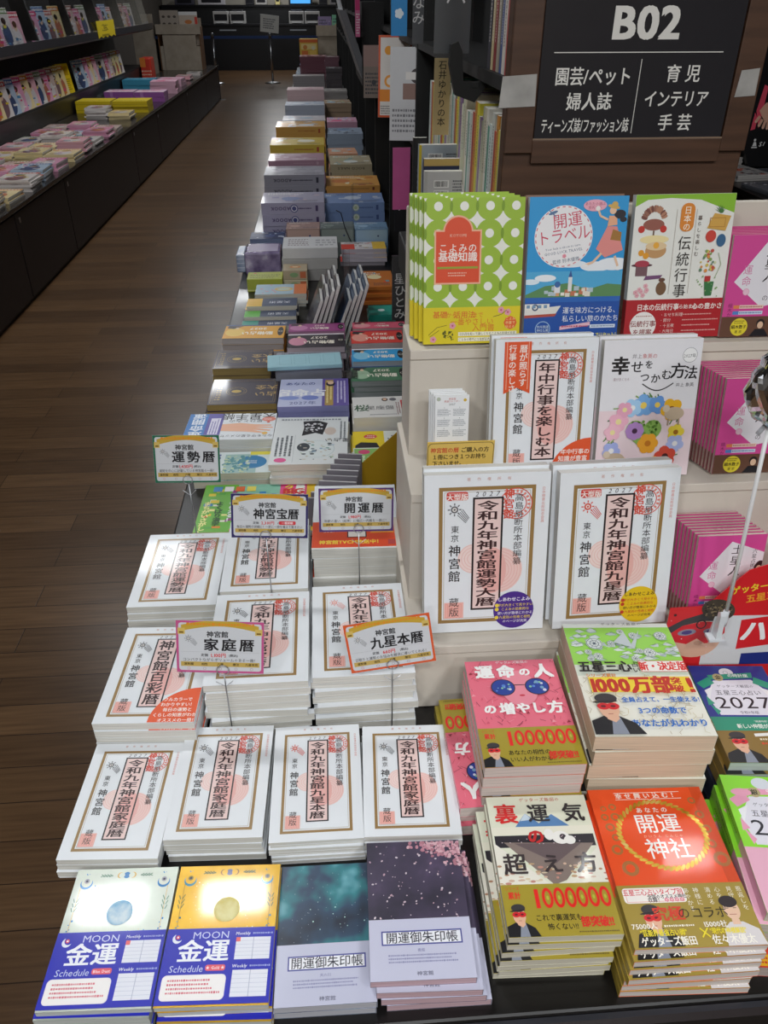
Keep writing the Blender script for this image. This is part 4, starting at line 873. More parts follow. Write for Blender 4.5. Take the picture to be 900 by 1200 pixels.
sbg = Book('stamp_book', 0.113, 0.168, 0.0115, galaxy_m, galaxy, spine='R', pages='B8B8C0', band=(0.0, 0.068, 'C3C5DA', stampband('天の川')), gloss=.4, rough=.3, cat='stamp book')
sbc = Book('stamp_book', 0.117, 0.170, 0.0115, cherry_m, cherry, spine='R', pages='C8A8B0', band=(0.0, 0.069, 'C9CADF', stampband('夜桜')), gloss=.4, rough=.3, cat='stamp book')
stack(sbg, 2, -0.032, 0.522, -.6, 'teal night sky stamp book with lavender paper band', 'teal stamp book under the top one beside the gold planners', 'teal stamp books')
stack(sbc, 4, 0.078, 0.530, -1.6, 'dark stamp book with pink cherry blossom, top of its pile', 'cherry blossom stamp book, {} from the top', 'cherry blossom stamp books', shift={1: (.010, -.006, -1), 2: (.013, -.011, .5), 3: (.014, -.010, 1.2)})

# ================================================================== right hand stacks of fortune-telling books
def million(a, y, h, w0=.25, w1=.98):
    W, H = a.W, a.H; n = 7; step = (w1 - w0) / n
    a.text('1', W * (w0 + step * .45), H * y, H * h, 'E8241E', bold=.06, sx=.8)
    for k in range(1, n):
        x = W * (w0 + step * (k + .5)); a.circ(x, H * y, W * step * .48, 'E8241E', ry=H * h * .40, n=20); a.circ(x, H * y, W * step * .24, 'A8962E', ry=H * h * .27, n=16); a.circ(x, H * y, W * step * .11, 'B8C040', ry=H * h * .09, n=8)
def band_gold(l1, l2):
    def f(a):
        W, H = a.W, a.H
        a.text('シリーズ', W * .10, H * .92, H * .085, 'D83028', sx=.8); a.text('累計', W * .11, H * .78, H * .15, 'E02A22', bold=.04, sx=.8)
        million(a, .72, .50); masked_man(a, W * .12, 0, H * .62)
        a.text(l1, W * .47, H * .34, H * .135, '2C2414', bold=.01, sx=.92); a.text(l2, W * .49, H * .17, H * .135, '2C2414', bold=.01, sx=.92)
        a.text('部突破!!', W * .80, H * .245, H * .21, 'E02A22', bold=.05, sx=.82); a.lines(W * .62, H * .04, W * .97, H * .09, 1, '6A5A28')
    return f
def unmei(a):
    W, H = a.W, a.H; rn = random.Random(17)
    a.rect(0, 0, W, H, 'EC7388')
    for k in range(150):
        x, y = W * rn.random(), H * rn.uniform(.30, 1); L_ = rn.uniform(3, 12); t = rn.uniform(0, 6.28); x2 = min(max(x + L_ * math.cos(t), 0), W); y2 = min(max(y + L_ * math.sin(t), H * .3), H)
        a.line([(x, y), (x2, y2)], rn.uniform(.35, .8), rn.choice(('A83A50', 'C84A62', '8A2E44', 'F49AAA')))
    for k in range(30): a.poly([(W * (q := rn.random()), H * (r := rn.uniform(.3, .97))), (min(W, W * q + rn.uniform(2, 7)), H * r + 1), (min(W, W * q + 3), min(H, H * r + 5))], rn.choice(('B84058', 'D85A72', 'F4A0AE', '9A2A3A')))
    a.circ(W * .53, H * .70, 26, 'F08FA0', ry=34)
    for x in (.36, .73):
        a.circ(W * x, H * .71, 17.2, '2A2028', ry=16, n=30); a.circ(W * x, H * .71, 15.8, '1F3F9A', ry=14.6, n=30)
        for k in range(9): a.circ(W * x + rn.uniform(-10, 10), H * .71 + rn.uniform(-9, 9), rn.uniform(1.2, 3), rn.choice(('8AC8A8', 'D8D8E8', '5A8AD8', '7AA8C8')), n=7)
    a.line([(W * .48, H * .73), (W * .60, H * .73)], 1.5, '2A2028'); a.circ(W * .545, H * .625, 4, 'D02840', ry=1.6)
    for ch, x, y, h in (('運', .19, .87, 27), ('命', .43, .87, 26), ('の', .635, .86, 17), ('人', .84, .865, 29)): a.text(ch, W * x, H * y, h, 'FBFAF8', bold=.06)
    for ch, x, h in (('の', .17, 18), ('増', .35, 22), ('や', .52, 20), ('し', .68, 21), ('方', .86, 23)): a.text(ch, W * x, H * .50, h, 'FBFAF8', bold=.06)
    a.text('ゲッターズ飯田の', W * .52, H * .965, 6, 'FBE0E4', bold=.02)
OB = 'A8962E'
um = Book('book', 0.131, 0.192, 0.019, 'EC7388', unmei, spine='R', pages='D8C8C0', band=(0, 0.064, OB, band_gold('あなたの相性の', 'いい人がわかる!!')), gloss=.35, rough=.35)
stack(um, 4, 0.243, 0.751, -1.2, 'pink book with round blue sunglasses and gold band, topmost', 'pink book, {} from the top under the blue sunglasses cover', 'pink sunglasses books', base=0.7015)
stack(um, 3, 0.2115, 0.752, 1, 'turned pink book with gold band showing at the almanac side', 'turned pink book, {} of three under the sunglasses pile', 'turned pink sunglasses books', flip=True, pitch=.0172 + 0.0029 - 0.003, shift={1: (-.006, .004), 2: (-.003, -.003)})

def shin(a):
    W, H = a.W, a.H; rn = random.Random(21)
    a.rect(0, 0, W, H * .50, 'EFEDDF'); a.rect(0, H * .60, W, H, '9CDA58'); a.rect(0, H * .96, W, H, 'E8EDE4')
    def flor(x, y, r, c, d):
        a.circ(x, y, r, c, n=14); a.ring(x, y, r * .86, r * .93, d, 14); a.ring(x, y, r * .5, r * .57, d, 12); a.circ(x, y, r * .2, d, n=8)
        for k in range(8): t = R(45 * k + 10); a.line([(x + r * .2 * math.cos(t), y + r * .2 * math.sin(t)), (x + r * .86 * math.cos(t), y + r * .86 * math.sin(t))], .5, d)
    for k in range(60):
        x, y = W * rn.uniform(.0, .97), H * rn.uniform(.63, .93); a.poly([(x, y), (x + rn.uniform(4, 12), y + rn.uniform(2, 6)), (x + rn.uniform(8, 18), y - 2), (x + 6, y - rn.uniform(2, 5))], rn.choice(('DDE5E0', 'CBD6D4', 'B4C4C2')))
        a.line([(x, y), (x + 10, y + 4), (x + 16, y - 1)], .5, '5A6A78')
    for k in range(9): flor(W * rn.uniform(.05, .95), H * rn.uniform(.64, .94), rn.uniform(4, 7), 'E0E8DE', '5A6A78')
    flor(W * .24, H * .79, 12, 'D8E0DC', '4A5A68'); flor(W * .72, H * .70, 9, 'E4EAE4', '5A6A78'); flor(W * .88, H * .86, 9, 'D8E0DC', '5A6A78'); a.poly([(W * .42, H * .80), (W * .55, H * .90), (W * .58, H * .78), (W * .70, H * .92), (W * .60, H * .74)], 'C4CED0')
    for k in range(90):
        x, y = W * rn.random(), H * rn.uniform(.02, .46); t = rn.uniform(0, 6.28); a.line([(x, y), (x + 8 * math.cos(t), y + 8 * math.sin(t)), (x + 12 * math.cos(t + .6), y + 12 * math.sin(t + .6))], .5, rn.choice(('C8B478', 'B8A060', 'A89468', 'D0C498')))
    a.text('ゲッターズ飯田の', W * .55, H * .978, 6, '4A4A50', sp=.25)
    a.text('五星三心', W * .26, H * .565, 23, '1E1A1A', bold=.05, sx=.80); a.vtext('占い', W * .535, H * .61, 11, '1E1A1A', bold=.02)
    a.rect(W * .575, H * .515, W * .985, H * .615, 'F8F4EC'); a.frame(W * .575, H * .515, W * .985, H * .615, .7, 'D83028'); a.text('新・決定版', W * .78, H * .565, 17.5, 'E03028', bold=.05, sx=.76)
    a.rect(W * .08, H * .34, W * .97, H * .47, 'F6D838'); a.text('シリーズ累計', W * .20, H * .485, 7, 'E08020', bold=.03)
    a.text('1000万部', W * .43, H * .40, 33, 'C8301E', bold=.06, sx=.88); a.vtext('突破', W * .84, H * .465, 14, 'C8301E', bold=.05); a.text('!', W * .95, H * .40, 36, 'C8301E', bold=.06)
    for tx, x, y, h in (('全員占えて、一生使える!', .64, .275, 10), ('3つの命数で', .62, .185, 12.5), ('あなたが丸わかり', .64, .085, 13.5)): a.text(tx, W * x, H * y, h, '1E6FC8', bold=.035, sx=.92)
    masked_man(a, W * .17, 0, H * .33)
sh = Book('book', 0.155, 0.214, 0.0275, 'DDE4D4', shin, spine='R', pages='DCC8AE', gloss=.2, rough=.4)
stack(sh, 6, 0.399, 0.766, -3.6, 'thick green and white book with yellow and red title, topmost', 'thick cream paged book, {} from the top under the green cover', 'thick green fortune books', shift={3: (.004, .002), 4: (-.004, 0), 5: (-.002, .002)})

def ura(a):
    W, H = a.W, a.H; a.rect(0, 0, W, H, 'E4E6D0')
    a.poly([(W * .18, H * .70), (W * .36, H * .86), (W * .48, H * .78), (W * .62, H * .85), (W * .86, H * .70)], '5A86B8'); a.poly([(W * .30, H * .80), (W * .36, H * .86), (W * .42, H * .81)], 'C8D8E4')
    a.rect(0, H * .695, W, H * .755, 'ECE9D6'); a.rect(W * .02, H * .60, W * .98, H * .69, '2C2830')
    a.poly([(W * .10, H * .64), (W * .96, H * .62), (W * .62, H * .36), (W * .50, H * .33)], '8A7A72'); a.poly([(W * .20, H * .63), (W * .84, H * .62), (W * .56, H * .48)], '6A5A5C')
    a.poly([(0, H * .64), (0, H * .30), (W * .50, H * .31)], 'EEEADC'); a.poly([(W, H * .60), (W, H * .30), (W * .56, H * .31)], 'EEEADC')
    rn = random.Random(31)
    for k in range(60):
        x, y = W * rn.random(), H * rn.uniform(.33, .48); a.circ(x, y, rn.uniform(1.5, 4.5), rn.choice(('C8A880', 'D8B8A0', 'B88A6A', 'E0D0B0', 'C89080')), ry=rn.uniform(.8, 1.8), n=8)
    a.circ(W * .66, H * .665, 11, 'F4F2EC', ry=9); a.circ(W * .55, H * .69, 6, 'F4F2EC', ry=8); a.circ(W * .68, H * .67, 4, '3A3038', ry=4); a.circ(W * .74, H * .645, 7, 'F4F2EC', ry=6)
    for k in range(14): a.circ(W * rn.uniform(.03, .97), H * rn.uniform(.61, .69), .7, 'F0D8E0', n=5)
    a.text('ゲッターズ飯田の', W * .53, H * .965, 6, 'C86A60', sp=.1)
    a.text('裏', W * .17, H * .855, 30, 'D8282A', bold=.03); a.text('運', W * .49, H * .855, 28, '2E2A2E', bold=.03); a.text('気', W * .84, H * .855, 28, '2E2A2E', bold=.03)
    a.text('の', W * .42, H * .675, 22, 'C8282A', bold=.05)
    a.text('超', W * .17, H * .475, 29, '3A3032', bold=.03); a.text('え', W * .52, H * .475, 26, '3A3032', bold=.03); a.text('方', W * .84, H * .475, 28, '3A3032', bold=.03)
ub = Book('book', 0.1285, 0.184, 0.0105, 'E4E4D2', ura, spine='R', pages='CFC9B6', band=(0, 0.062, OB, band_gold('これで裏運気も', '怖くない!!')), gloss=.35, rough=.36)
stack(ub, 7, 0.240, 0.558, -2.2, 'cream book with red and black title and gold band, topmost', 'cream book with gold band, {} from the top of the front stack', 'cream books with gold band', shift={1: (-.002, -.003, 1), 2: (-.010, -.004, 1.5), 3: (-.012, -.005, 1), 4: (-.011, -.005, 1), 5: (-.012, -.004, 1), 6: (-.012, -.005, 1)})

def jinja(a):
    W, H = a.W, a.H; O = 'F0521C'; G = 'B8923A'
    a.rect(0, 0, W, H, O); a.rect(W * .90, H * .36, W, H, 'D84A1A')
    g2 = 'B0703A'
    for x, y, r in ((.09, .86, 4), (.17, .87, 5), (.08, .80, 5), (.17, .80, 6), (.10, .73, 6), (.12, .66, 5), (.10, .58, 7), (.16, .46, 10), (.88, .90, 5), (.90, .80, 6), (.91, .70, 6), (.93, .50, 10), (.90, .60, 6)):
        a.ring(W * x, H * y, r * .55, r, g2, 14)
    a.poly([(W * .13, H * .455), (W * .16, H * .475), (W * .19, H * .455), (W * .16, H * .435)], O)
    # twisted golden rope
    n = 46; foil = ramp_mat('gold_rope', [(0.3, 'A87A18'), (0.55, 'E0BC48'), (0.75, 'F6E8A0')], 60, 2, 0.3, metal=.5)
    P = []; F = []
    for k in range(n):
        t = 2 * math.pi * k / n; cx = W * .52 + W * .34 * math.cos(t) * (1 + .06 * math.cos(2 * t)); cy = H * .675 + H * .225 * math.sin(t); tx, ty = -math.sin(t) * .34 * W, math.cos(t) * .225 * H; d = math.hypot(tx, ty); tx /= d; ty /= d
        ux, uy = tx * .8 - ty * .6, ty * .8 + tx * .6; q = len(P)
        for j in range(8):
            s = 2 * math.pi * j / 8; P.append((cx + ux * 5.4 * math.cos(s) - uy * 2.2 * math.sin(s), cy + uy * 5.4 * math.cos(s) + ux * 2.2 * math.sin(s)))
        F.append(tuple(range(q, q + 8)))
    a.raw(P, F, foil)
    a.text('幸せ舞い込む！', W * .50, H * .945, 9, 'FBEDE2', bold=.03, sp=.35); a.line([(W * .22, H * .968), (W * .80, H * .968)], .8, 'FBEDE2'); a.line([(W * .22, H * .92), (W * .50, H * .92), (W * .52, H * .91), (W * .54, H * .92), (W * .80, H * .92)], .8, 'FBEDE2')
    a.text('あなたの', W * .50, H * .84, 8.5, 'FBF3EA', sp=.25, bold=.02); a.text('開運', W * .51, H * .745, 29, 'FBF8F4', bold=.01, sx=1.0); a.text('神社', W * .53, H * .575, 29, 'FBF8F4', bold=.01, sx=1.0)
    a.text('かいうん じんじゃ', W * .52, H * .66, 4.6, 'F8C8A8', sp=.3)
def jinja_band(a):
    W, H = a.W, a.H
    a.rrect(W * .03, H * .70, W * .52, H * .95, 4, 'F8F0EA'); a.frame(W * .05, H * .72, W * .50, H * .93, .5, 'E89080'); a.text('五星三心占いタイプ別', W * .27, H * .875, 8.2, 'D84050', bold=.02, sx=.86); a.text('全国のオススメ神社', W * .37, H * .80, 5.6, '3A3030', bold=.02, sx=.9); a.text('収録！', W * .27, H * .745, 5.6, '3A3030', bold=.02)
    for k in range(4): a.flower(W * (.36 + .04 * k), H * .745, 2.6, 'E890A0', 'F8E8E8')
    for k, s in enumerate(('恩返しを', '見守る', '心を', '清める', '神様に', 'あやかる')): a.vtext(s, W * (.95 - .075 * k - .02 * (k // 2)), H * .93, 7, 'F4EEDC', pitch=1.05)
    masked_man(a, W * .20, H * .02, H * .66); 
    a.poly([(W * .70, 0), (W * .72, H * .26), (W * .78, H * .36), (W * .88, H * .36), (W * .98, H * .24), (W * 1.0 - .3, 0)], 'DCD6D6'); a.circ(W * .83, H * .55, 9, 'EBC4A8', ry=12); a.circ(W * .825, H * .68, 10.5, '2E2428', ry=7); a.poly([(W * .80, H * .40), (W * .80, H * .32), (W * .86, H * .32), (W * .86, H * .40)], 'EBC4A8')
    a.rect(W * .80, H * .47, W * .855, H * .48, 'B86A60'); a.rect(W * .785, H * .57, W * .81, H * .58, '3A2A28'); a.rect(W * .845, H * .57, W * .87, H * .58, '3A2A28')
    a.text('究極', W * .335, H * .52, 18, 'D8402A', bold=.03); a.text('のコラボ', W * .60, H * .52, 14.5, '2A2018', sx=1.0)
    a.text('75000人', W * .12, H * .335, 8, 'FBF6EA', bold=.02); a.lines(W * .27, H * .30, W * .50, H * .36, 1, 'F4EEDC'); a.text('"芸能界最強占い師"', W * .25, H * .23, 8, 'F4E030', bold=.03, sx=.75); a.text('ゲッターズ飯田', W * .27, H * .10, 10.8, 'FBF6EA', bold=.03, sx=.82)
    a.text('15000社', W * .66, H * .335, 8, 'FBF6EA', bold=.02); a.text('"現代の神様解説"', W * .74, H * .23, 7.4, 'F4E030', bold=.03, sx=.72); a.text('佐々木優太', W * .76, H * .10, 11.5, 'FBF6EA', bold=.02, sx=.85)
    a.line([(W * .53, H * .14), (W * .59, H * .28)], 1.6, 'F0DC30'); a.line([(W * .59, H * .14), (W * .53, H * .28)], 1.6, 'F0DC30')
jb = Book('book', 0.148, 0.208, 0.0108, 'F0521C', jinja, spine='L', pages='D6CCC4', band=(0.0, 0.074, 'A58E3A', jinja_band), gloss=.2, rough=.42)
stack(jb, 7, 0.384, 0.546, -2, 'orange shrine book with golden rope and gold band, topmost', 'orange shrine book, {} from the top beside the cream books', 'orange shrine books', shift={1: (-.006, -.004, .5), 2: (-.008, -.007, .5), 3: (-.009, -.008, 1), 4: (-.010, -.009, 1), 5: (-.011, -.008, .5), 6: (-.011, -.010, .5)})

def year27(bg, rib, low, dark, who):
    def f(a):
        W, H = a.W, a.H; a.rect(0, 0, W, H, bg)
        a.poly([(W * .15, H * .46), (W * .08, H * .66), (W * .25, H * .83), (W * .75, H * .84), (W * .93, H * .66), (W * .84, H * .46)], 'E6E4EE')
        for sx in (0, 1):
            X = lambda q: W * (q if not sx else 1 - q)
            a.poly([(X(.02), H * .80), (X(.20), H * .87), (X(.25), H * .80), (X(.08), H * .74)], rib); a.poly([(X(.08), H * .72), (X(.20), H * .76), (X(.10), H * .62)], 'F0F0F4'); a.poly([(X(.07), H * .66), (X(.14), H * .58), (X(.05), H * .56)], rib); a.poly([(X(.07), H * .58), (X(.17), H * .50), (X(.12), H * .46)], rib)
        a.circ(W * .47, H * .92, 10.5, 'ECE8EE', ry=9); a.ring(W * .46, H * .92, 3, 3.6, '8A8A98', 14); a.poly([(W * .22, H * .84), (W * .78, H * .86), (W * .80, H * .92), (W * .20, H * .89)], rib); a.circ(W * .33, H * .865, 7.6, 'B8A878'); a.text(who, W * .33, H * .865, 9, '2A2420', bold=.03); a.text('の時計座', W * .60, H * .885, 7.6, 'F4F4F4', bold=.02)
        a.text('ゲッターズ飯田の', W * .50, H * .765, 6.4, '5A5864', sp=.06); a.text('五星三心占い', W * .50, H * .695, 10.6, '3A3844', sp=.05); a.text('2027', W * .51, H * .59, 31, '1E1C28', sx=1.22, res=3); a.text('令和9年版', W * .52, H * .485, 6, '5A5864')
        a.rect(0, 0, W, H * .44, low)
    return f
def year27_band(c2):
    def f(a):
        W, H = a.W, a.H; a.rect(0, H * .72, W, H, c2); a.text('"開運時期"は', W * .62, H * .94, 4, 'F4F4F0'); a.text('新しい仲間が増える年', W * .60, H * .825, 8.6, 'FAFAF4', bold=.02, sx=.84)
        masked_man(a, W * .22, 0, H * .70); a.poly([(W * .44, H * .58), (W * .78, H * .62), (W * .78, H * .69), (W * .44, H * .65)], 'F2F0EC'); a.lines(W * .48, H * .48, W * .92, H * .56, 1, 'F0E8D0'); a.lines(W * .48, H * .38, W * .96, H * .47, 1, 'E05030')
        a.rect(W * .55, H * .22, W * .88, H * .29, 'F2F0EC'); a.lines(W * .55, H * .12, W * .92, H * .20, 1, 'F0E8D0'); a.lines(W * .55, H * .03, W * .96, H * .11, 1, 'E05030')
    return f
gb = Book('book', 0.113, 0.182, 0.0155, '2A9476', year27('26368E', '2E9E80', '2A9476', '1E1C28', '金'), spine='L', pages='BEC8C2', band=(0, 0.076, '8E7034', year27_band('2A9476')), gloss=.3, rough=.35)
gu = Book('book', 0.113, 0.182, 0.0155, '2E3248', None, spine='L', pages='B8B4B8', gloss=.3, rough=.35)
stack(gb, 3, 0.571, 0.752, -4.5, 'navy and teal 2027 book with masked man, top of the stack', 'teal spine 2027 book, {} from the top behind the lime book', 'teal 2027 books', base=0.7015, shift={1: (-.007, -.004, 1), 2: (-.010, 0, 1)})
stack(gu, 3, 0.560, 0.757, -3, 'dark spine book lowest but two under the teal 2027 books', 'dark spine book, {} of three under the teal 2027 books', 'dark books under the teal ones', shift={1: (-.003, .002, 1)}, pitch=.0168)
def lime(a):
    year27('8FE02C', 'EBA0BC', 'ECB2C8', '1E1C28', '銀')(a); a.circ(a.W * .18, a.H * .86, 13, 'EFA6C0', ry=6); a.circ(a.W * .44, a.H * .94, 12, 'D8DCE4', ry=9)
lb = Book('book', 0.113, 0.190, 0.0155, '86CE30', lime, spine='L', pages='C8C0B4', gloss=.3, rough=.35, spine_art=lambda a: (a.rect(0, 0, a.W * .5, a.H, '86C830'), a.rect(a.W * .5, 0, a.W, a.H, 'D898B0'), a.lines(a.W * .1, a.H * .3, a.W * .45, a.H * .7, 1, '4A6A20')))
stack(lb, 4, 0.535, 0.557, -8, 'lime and pink 2027 book beside the orange shrine book, topmost', 'lime spine 2027 book, {} from the top beside the orange shrine stack', 'lime 2027 books', base=0.672, shift={1: (-.006, 0, 0), 2: (-.003, -.005, 1), 3: (-.010, 0, .6)})
def redb(a): a.rect(0, 0, a.W, a.H, 'D23A28'); a.circ(a.W * .30, a.H * .22, 14, 'C8C4C4', ry=11); a.circ(a.W * .32, a.H * .22, 7, 'B82A20', ry=5); a.rect(a.W * .06, a.H * .01, a.W * .45, a.H * .09, 'E8B020'); a.lines(a.W * .08, a.H * .02, a.W * .43, a.H * .08, 2, 'C83A20')
Book('book', 0.115, 0.165, 0.019, 'C8382A', redb, spine='L', pages='B8A8A0', gloss=.3).put('red book with yellow corner label under the lime stack', (0.517, 0.522, 0.6504), (0, 0, R(-7)))

# ---- red clip-on sign with the masked man, its clear clip stand and the foil balloon
rp = thing('shelf_sign', 'red sign with masked man in a grey cap behind the teal book', 'promotional sign', (0.620, 0.853, 0.672), (R(-9), 0, R(-3)))
mb = MB(); RED = mat('D4232A', .35, .3, 0, .03)
mb.prism([(-.135, .002), (-.128, .162), (-.075, .165), (-.02, .225), (.09, .262), (.15, .262), (.15, .002)], 'y', 0, .0015, RED)
a = Art(mb, 300, 260, lambda x, y, z: (-.135 + x, -z, y), .2, .35)
a.rect(66, 60, 280, 148, 'D8D8DA')
a.circ(52, 108, 40, 'DDAF96', ry=34); a.circ(20, 112, 12, 'D8A88E', ry=9)
a.poly([(8, 128), (30, 142), (58, 152), (96, 152), (98, 138), (60, 139), (34, 132), (14, 118)], '3E3A3C'); a.circ(80, 158, 26, '4A4238', ry=18, rot=-14); a.dots(62, 148, 100, 168, 46, .8, 2, '8A7A5C', 3); a.dots(60, 148, 100, 168, 40, .8, 1.6, '26221E', 5)
a.poly([(14, 118), (30, 131), (58, 138), (94, 137), (96, 118), (84, 101), (68, 99), (55, 108), (40, 98), (22, 102)], 'D0202A')
a.circ(38, 119, 14, '8A8898', ry=5.5, rot=8); a.circ(76, 121, 13, '8A8898', ry=5.5, rot=4); a.circ(38, 119, 8, '4A3A78', ry=3.5, rot=8); a.circ(76, 121, 8, '4A3A78', ry=3.5, rot=4); a.ring(58, 133, 6, 8, '2A2024', 16)
a.circ(58, 100, 7, 'C89880', ry=4); a.poly([(118, 88), (170, 96), (170, 148), (118, 140)], 'D8242C'); a.text('ハ', 142, 120, 42, 'F4F0F0', bold=.05, skew=.1)
a.poly([(128, 60), (240, 60), (240, 86), (128, 80)], '23307E'); a.text('ゲッターズ飯田の', 168, 202, 13, 'F2D038', bold=.03, al='l', rot=8); a.text('ゲッターズ', 128, 196, 14, 'F2D038', bold=.04, al='c', rot=10); a.text('五星三心占い', 118, 176, 15, 'F0A030', bold=.04, al='l', rot=10)
a.dots(6, 20, 120, 160, 22, .6, 1.1, 'F0C0C0', 7); a.circ(16, 150, 2.4, '4A2020', n=10)
mb.obj('printed_board', rp)
cs = thing('clip_stand', 'clear clip with white stick rising over the red sign', 'sign clip', (0.541, 0.846, 0.80))
MB().tube([(0.016, 0, 0.05), (0.010, -.001, 0.16), (-0.004, -.002, 0.36)], 0.0028, mat('DADADA', .35), 10).obj('stick', cs)
mb = MB(); CLIP = mat('D8DCE0', .12, .8)
mb.lathe([(0.0, -.002), (.0055, 0), (.006, .012), (.0045, .018), (.0045, .026), (0, .027)], CLIP, 14); mb.obj('socket', cs).location = (0.016, 0, 0.03)
mb = MB(); mb.prism([(-.010, -.012), (.004, -.014), (.003, .03), (-.002, .034), (-.006, .028)], 'x', -.004, .004, CLIP); mb.prism([(.004, -.010), (.010, -.016), (.005, .02)], 'x', -.006, .006, CLIP); mb.box(-.014, -.012, -.016, .010, .006, -.011, CLIP, .001); o_ = mb.obj('clip_jaw', cs); o_.location = (0.010, .0, .022)
bl = thing('foil_balloon', 'crumpled silver foil balloon with a red patch above the stick', 'balloon', (0.536, 0.842, 1.205))
bm = bmesh.new(); bmesh.ops.create_icosphere(bm, subdivisions=4, radius=1.0); rn = random.Random(2)
dirs = [Vector((rn.gauss(0, 1), rn.gauss(0, 1), rn.gauss(0, 1))).normalized() for k in range(26)]
for v in bm.verts:
    n_ = v.co.normalized(); d = sum(max(0, n_.dot(q) - .80) * 1.1 for q in dirs) ; r = 1 - .35 * d + .04 * math.sin(17 * n_.x + 9 * n_.z)
    v.co = Vector((n_.x * .050 * r, n_.y * .026 * r, n_.z * .062 * r))
me = bpy.data.meshes.new('foil_skin'); bm.to_mesh(me); bm.free(); me.materials.append(mat('C4C6CC', .16, 0, 1.0)); link('foil_skin', me, bl)
mb = MB(); mb.lathe([(0, -.0255), (.008, -.0252), (.016, -.023), (.019, -.020), (.0195, -.018)], mat('C8242A', .25, .5), 20); o_ = mb.obj('red_patch', bl); o_.rotation_euler = (R(90), 0, 0); o_.rotation_euler = (R(-90), 0, 0); o_.location = (0.006, -.005, -.006)
MB().tube([(-.012, 0, -.06), (-.006, 0, -.05), (0, 0, -.042)], .003, mat('B8BCC2', .3), 8).obj('neck', bl)

# ================================================================== price cards on wire stands
def price_card(bc, title, price, badge, tagline):
    def f(a):
        W, H = a.W, a.H
        a.rect(0, 0, W, H, bc); a.rrect(3.4, 3.4, W - 3.4, H - 3.4, 4, 'D3D6DA')
        arc = [(W * (.06 + .88 * k / 16), H * (.80 + .10 * math.sin(math.pi * k / 16))) for k in range(17)]; up_ = [(x, y + H * .115) for x, y in arc]
        a.poly(arc + up_[::-1], 'C9A63E')
        a.lines(W * .12, H * .905, W * .88, H * .965, 1, 'E0902A', ragged=0, fill=.8)
        for sx in (.06, .94): a.poly([(W * sx - 5, H * .74), (W * sx + 5, H * .74), (W * sx + 5, H * .86), (W * sx - 5, H * .86)], 'D8BC68'); a.rect(W * sx - 3, H * .76, W * sx + 3, H * .79, '7A5A1A')
        comet(a, W * .14, H * .66, 11, '8A8C90')
        a.text('神宮館', W * .47, H * .745, H * .125, '232326', bold=.03); a.text(title, W * (.60 if len(title) < 4 else .585), H * .545, H * .25, '1E1E22', bold=.035, sp=.16 if len(title) < 4 else 0, sx=1.05 if len(title) < 4 else .98)
        a.rect(W * .05, H * .405, W * .95, H * .408, 'A8A8AC')
        y = H * .345; a.text('定価', W * .32, y, H * .062, '2A2A2E', bold=.02); a.text(price + '円', W * .475, y, H * .09, 'D83A3A', bold=.03); a.text('(税込)', W * .65, y, H * .058, '2A2A2E', bold=.02)
        if badge: a.rrect(W * .62, y - H * .042, W * .84, y + H * .042, 2, 'D84048'); a.text(badge, W * .73, y, H * .06, 'F8E8E8', bold=.03)
        a.text(tagline, W * .5, H * .255, H * .07, '2A2A2E', sx=min(1.0, W * .86 / (len(tagline) * H * .07)))
        a.rect(W * .05, H * .125, W * .95, H * .215, 'C8AA5A')
        for k, s in enumerate(('運勢欄', '相性', '六曜', '暦注', '九星早見')): a.text(s, W * (.14 + .18 * k), H * .17, H * .055, '3A2E14', bold=.02)
        for k in range(5): a.ring(W * (.14 + .18 * k), H * .085, 1.7, 2.1, 'A8888C' if k else 'D86A7A', 12)
    return f
def card_sign(label, x, y, zb, w, h, lean, yaw, roll, bc, title, price, badge, tagline, foot, off=0.0):
    """Card with its bottom middle at (x, y, zb), held by a wire stand whose foot stands on the table."""
    t = thing('price_card', label, 'price card', (x + off, y, foot)); hz = zb - foot
    mb = MB(); M = Matrix.Translation((-off, -.003, hz)) @ Matrix.Rotation(R(yaw), 4, 'Z') @ Matrix.Rotation(R(roll), 4, 'Y') @ Matrix.Rotation(R(-lean), 4, 'X')
    mb.box(-w / 2, -.0004, 0, w / 2, .0004, h, mat('C8CACC', .4), 0, M)
    a = Art(mb, w * 1000, h * 1000, lambda u, v, z: M @ Vector((-w / 2 + u, -.0004 - z, v)), .3, .3)
    price_card(bc, title, price, badge, tagline)(a); mb.obj('card', t)
    wr = mat('B4B6BA', .3, 0, .9)
    MB().tube([(0, 0, .004), (0, 0, hz * .5), (0, 0, hz - .006)], .0010, wr, 8).obj('wire_stem', t)
    MB().tube([(0.0055 * math.cos(k * math.pi / 8), 0.0055 * math.sin(k * math.pi / 8), .002) for k in range(16)], .0012, wr, 6, True).tube([(0, 0, .004), (.0055, 0, .002)], .001, wr, 6).obj('wire_foot', t)
    lp = MB()
    for dy in (-.005, .003): lp.tube([(.0085 * math.cos(k * math.pi / 8), dy, hz + .0065 + .0085 * math.sin(k * math.pi / 8)) for k in range(16)], .0007, wr, 6, True)
    lp.tube([(0, -.005, hz - .002), (0, 0, hz - .006), (0, .003, hz - .002)], .0008, wr, 6); lp.obj('wire_loop', t)
    lp = MB(); lp.tube([(-.012, -.004, hz - .016), (0, 0, hz - .030), (.012, -.004, hz - .016)], .0006, wr, 6).obj('wire_arm', t)
    return t
card_sign('green bordered price card on a wire stand beside the wooden floor', -0.272, 1.292, 0.843, 0.119, 0.090, 14, 2, 3, '1C6B4C', '運勢暦', '1,430', None, '運勢を中心に記載している神宮館の一冊！', 0.6503)
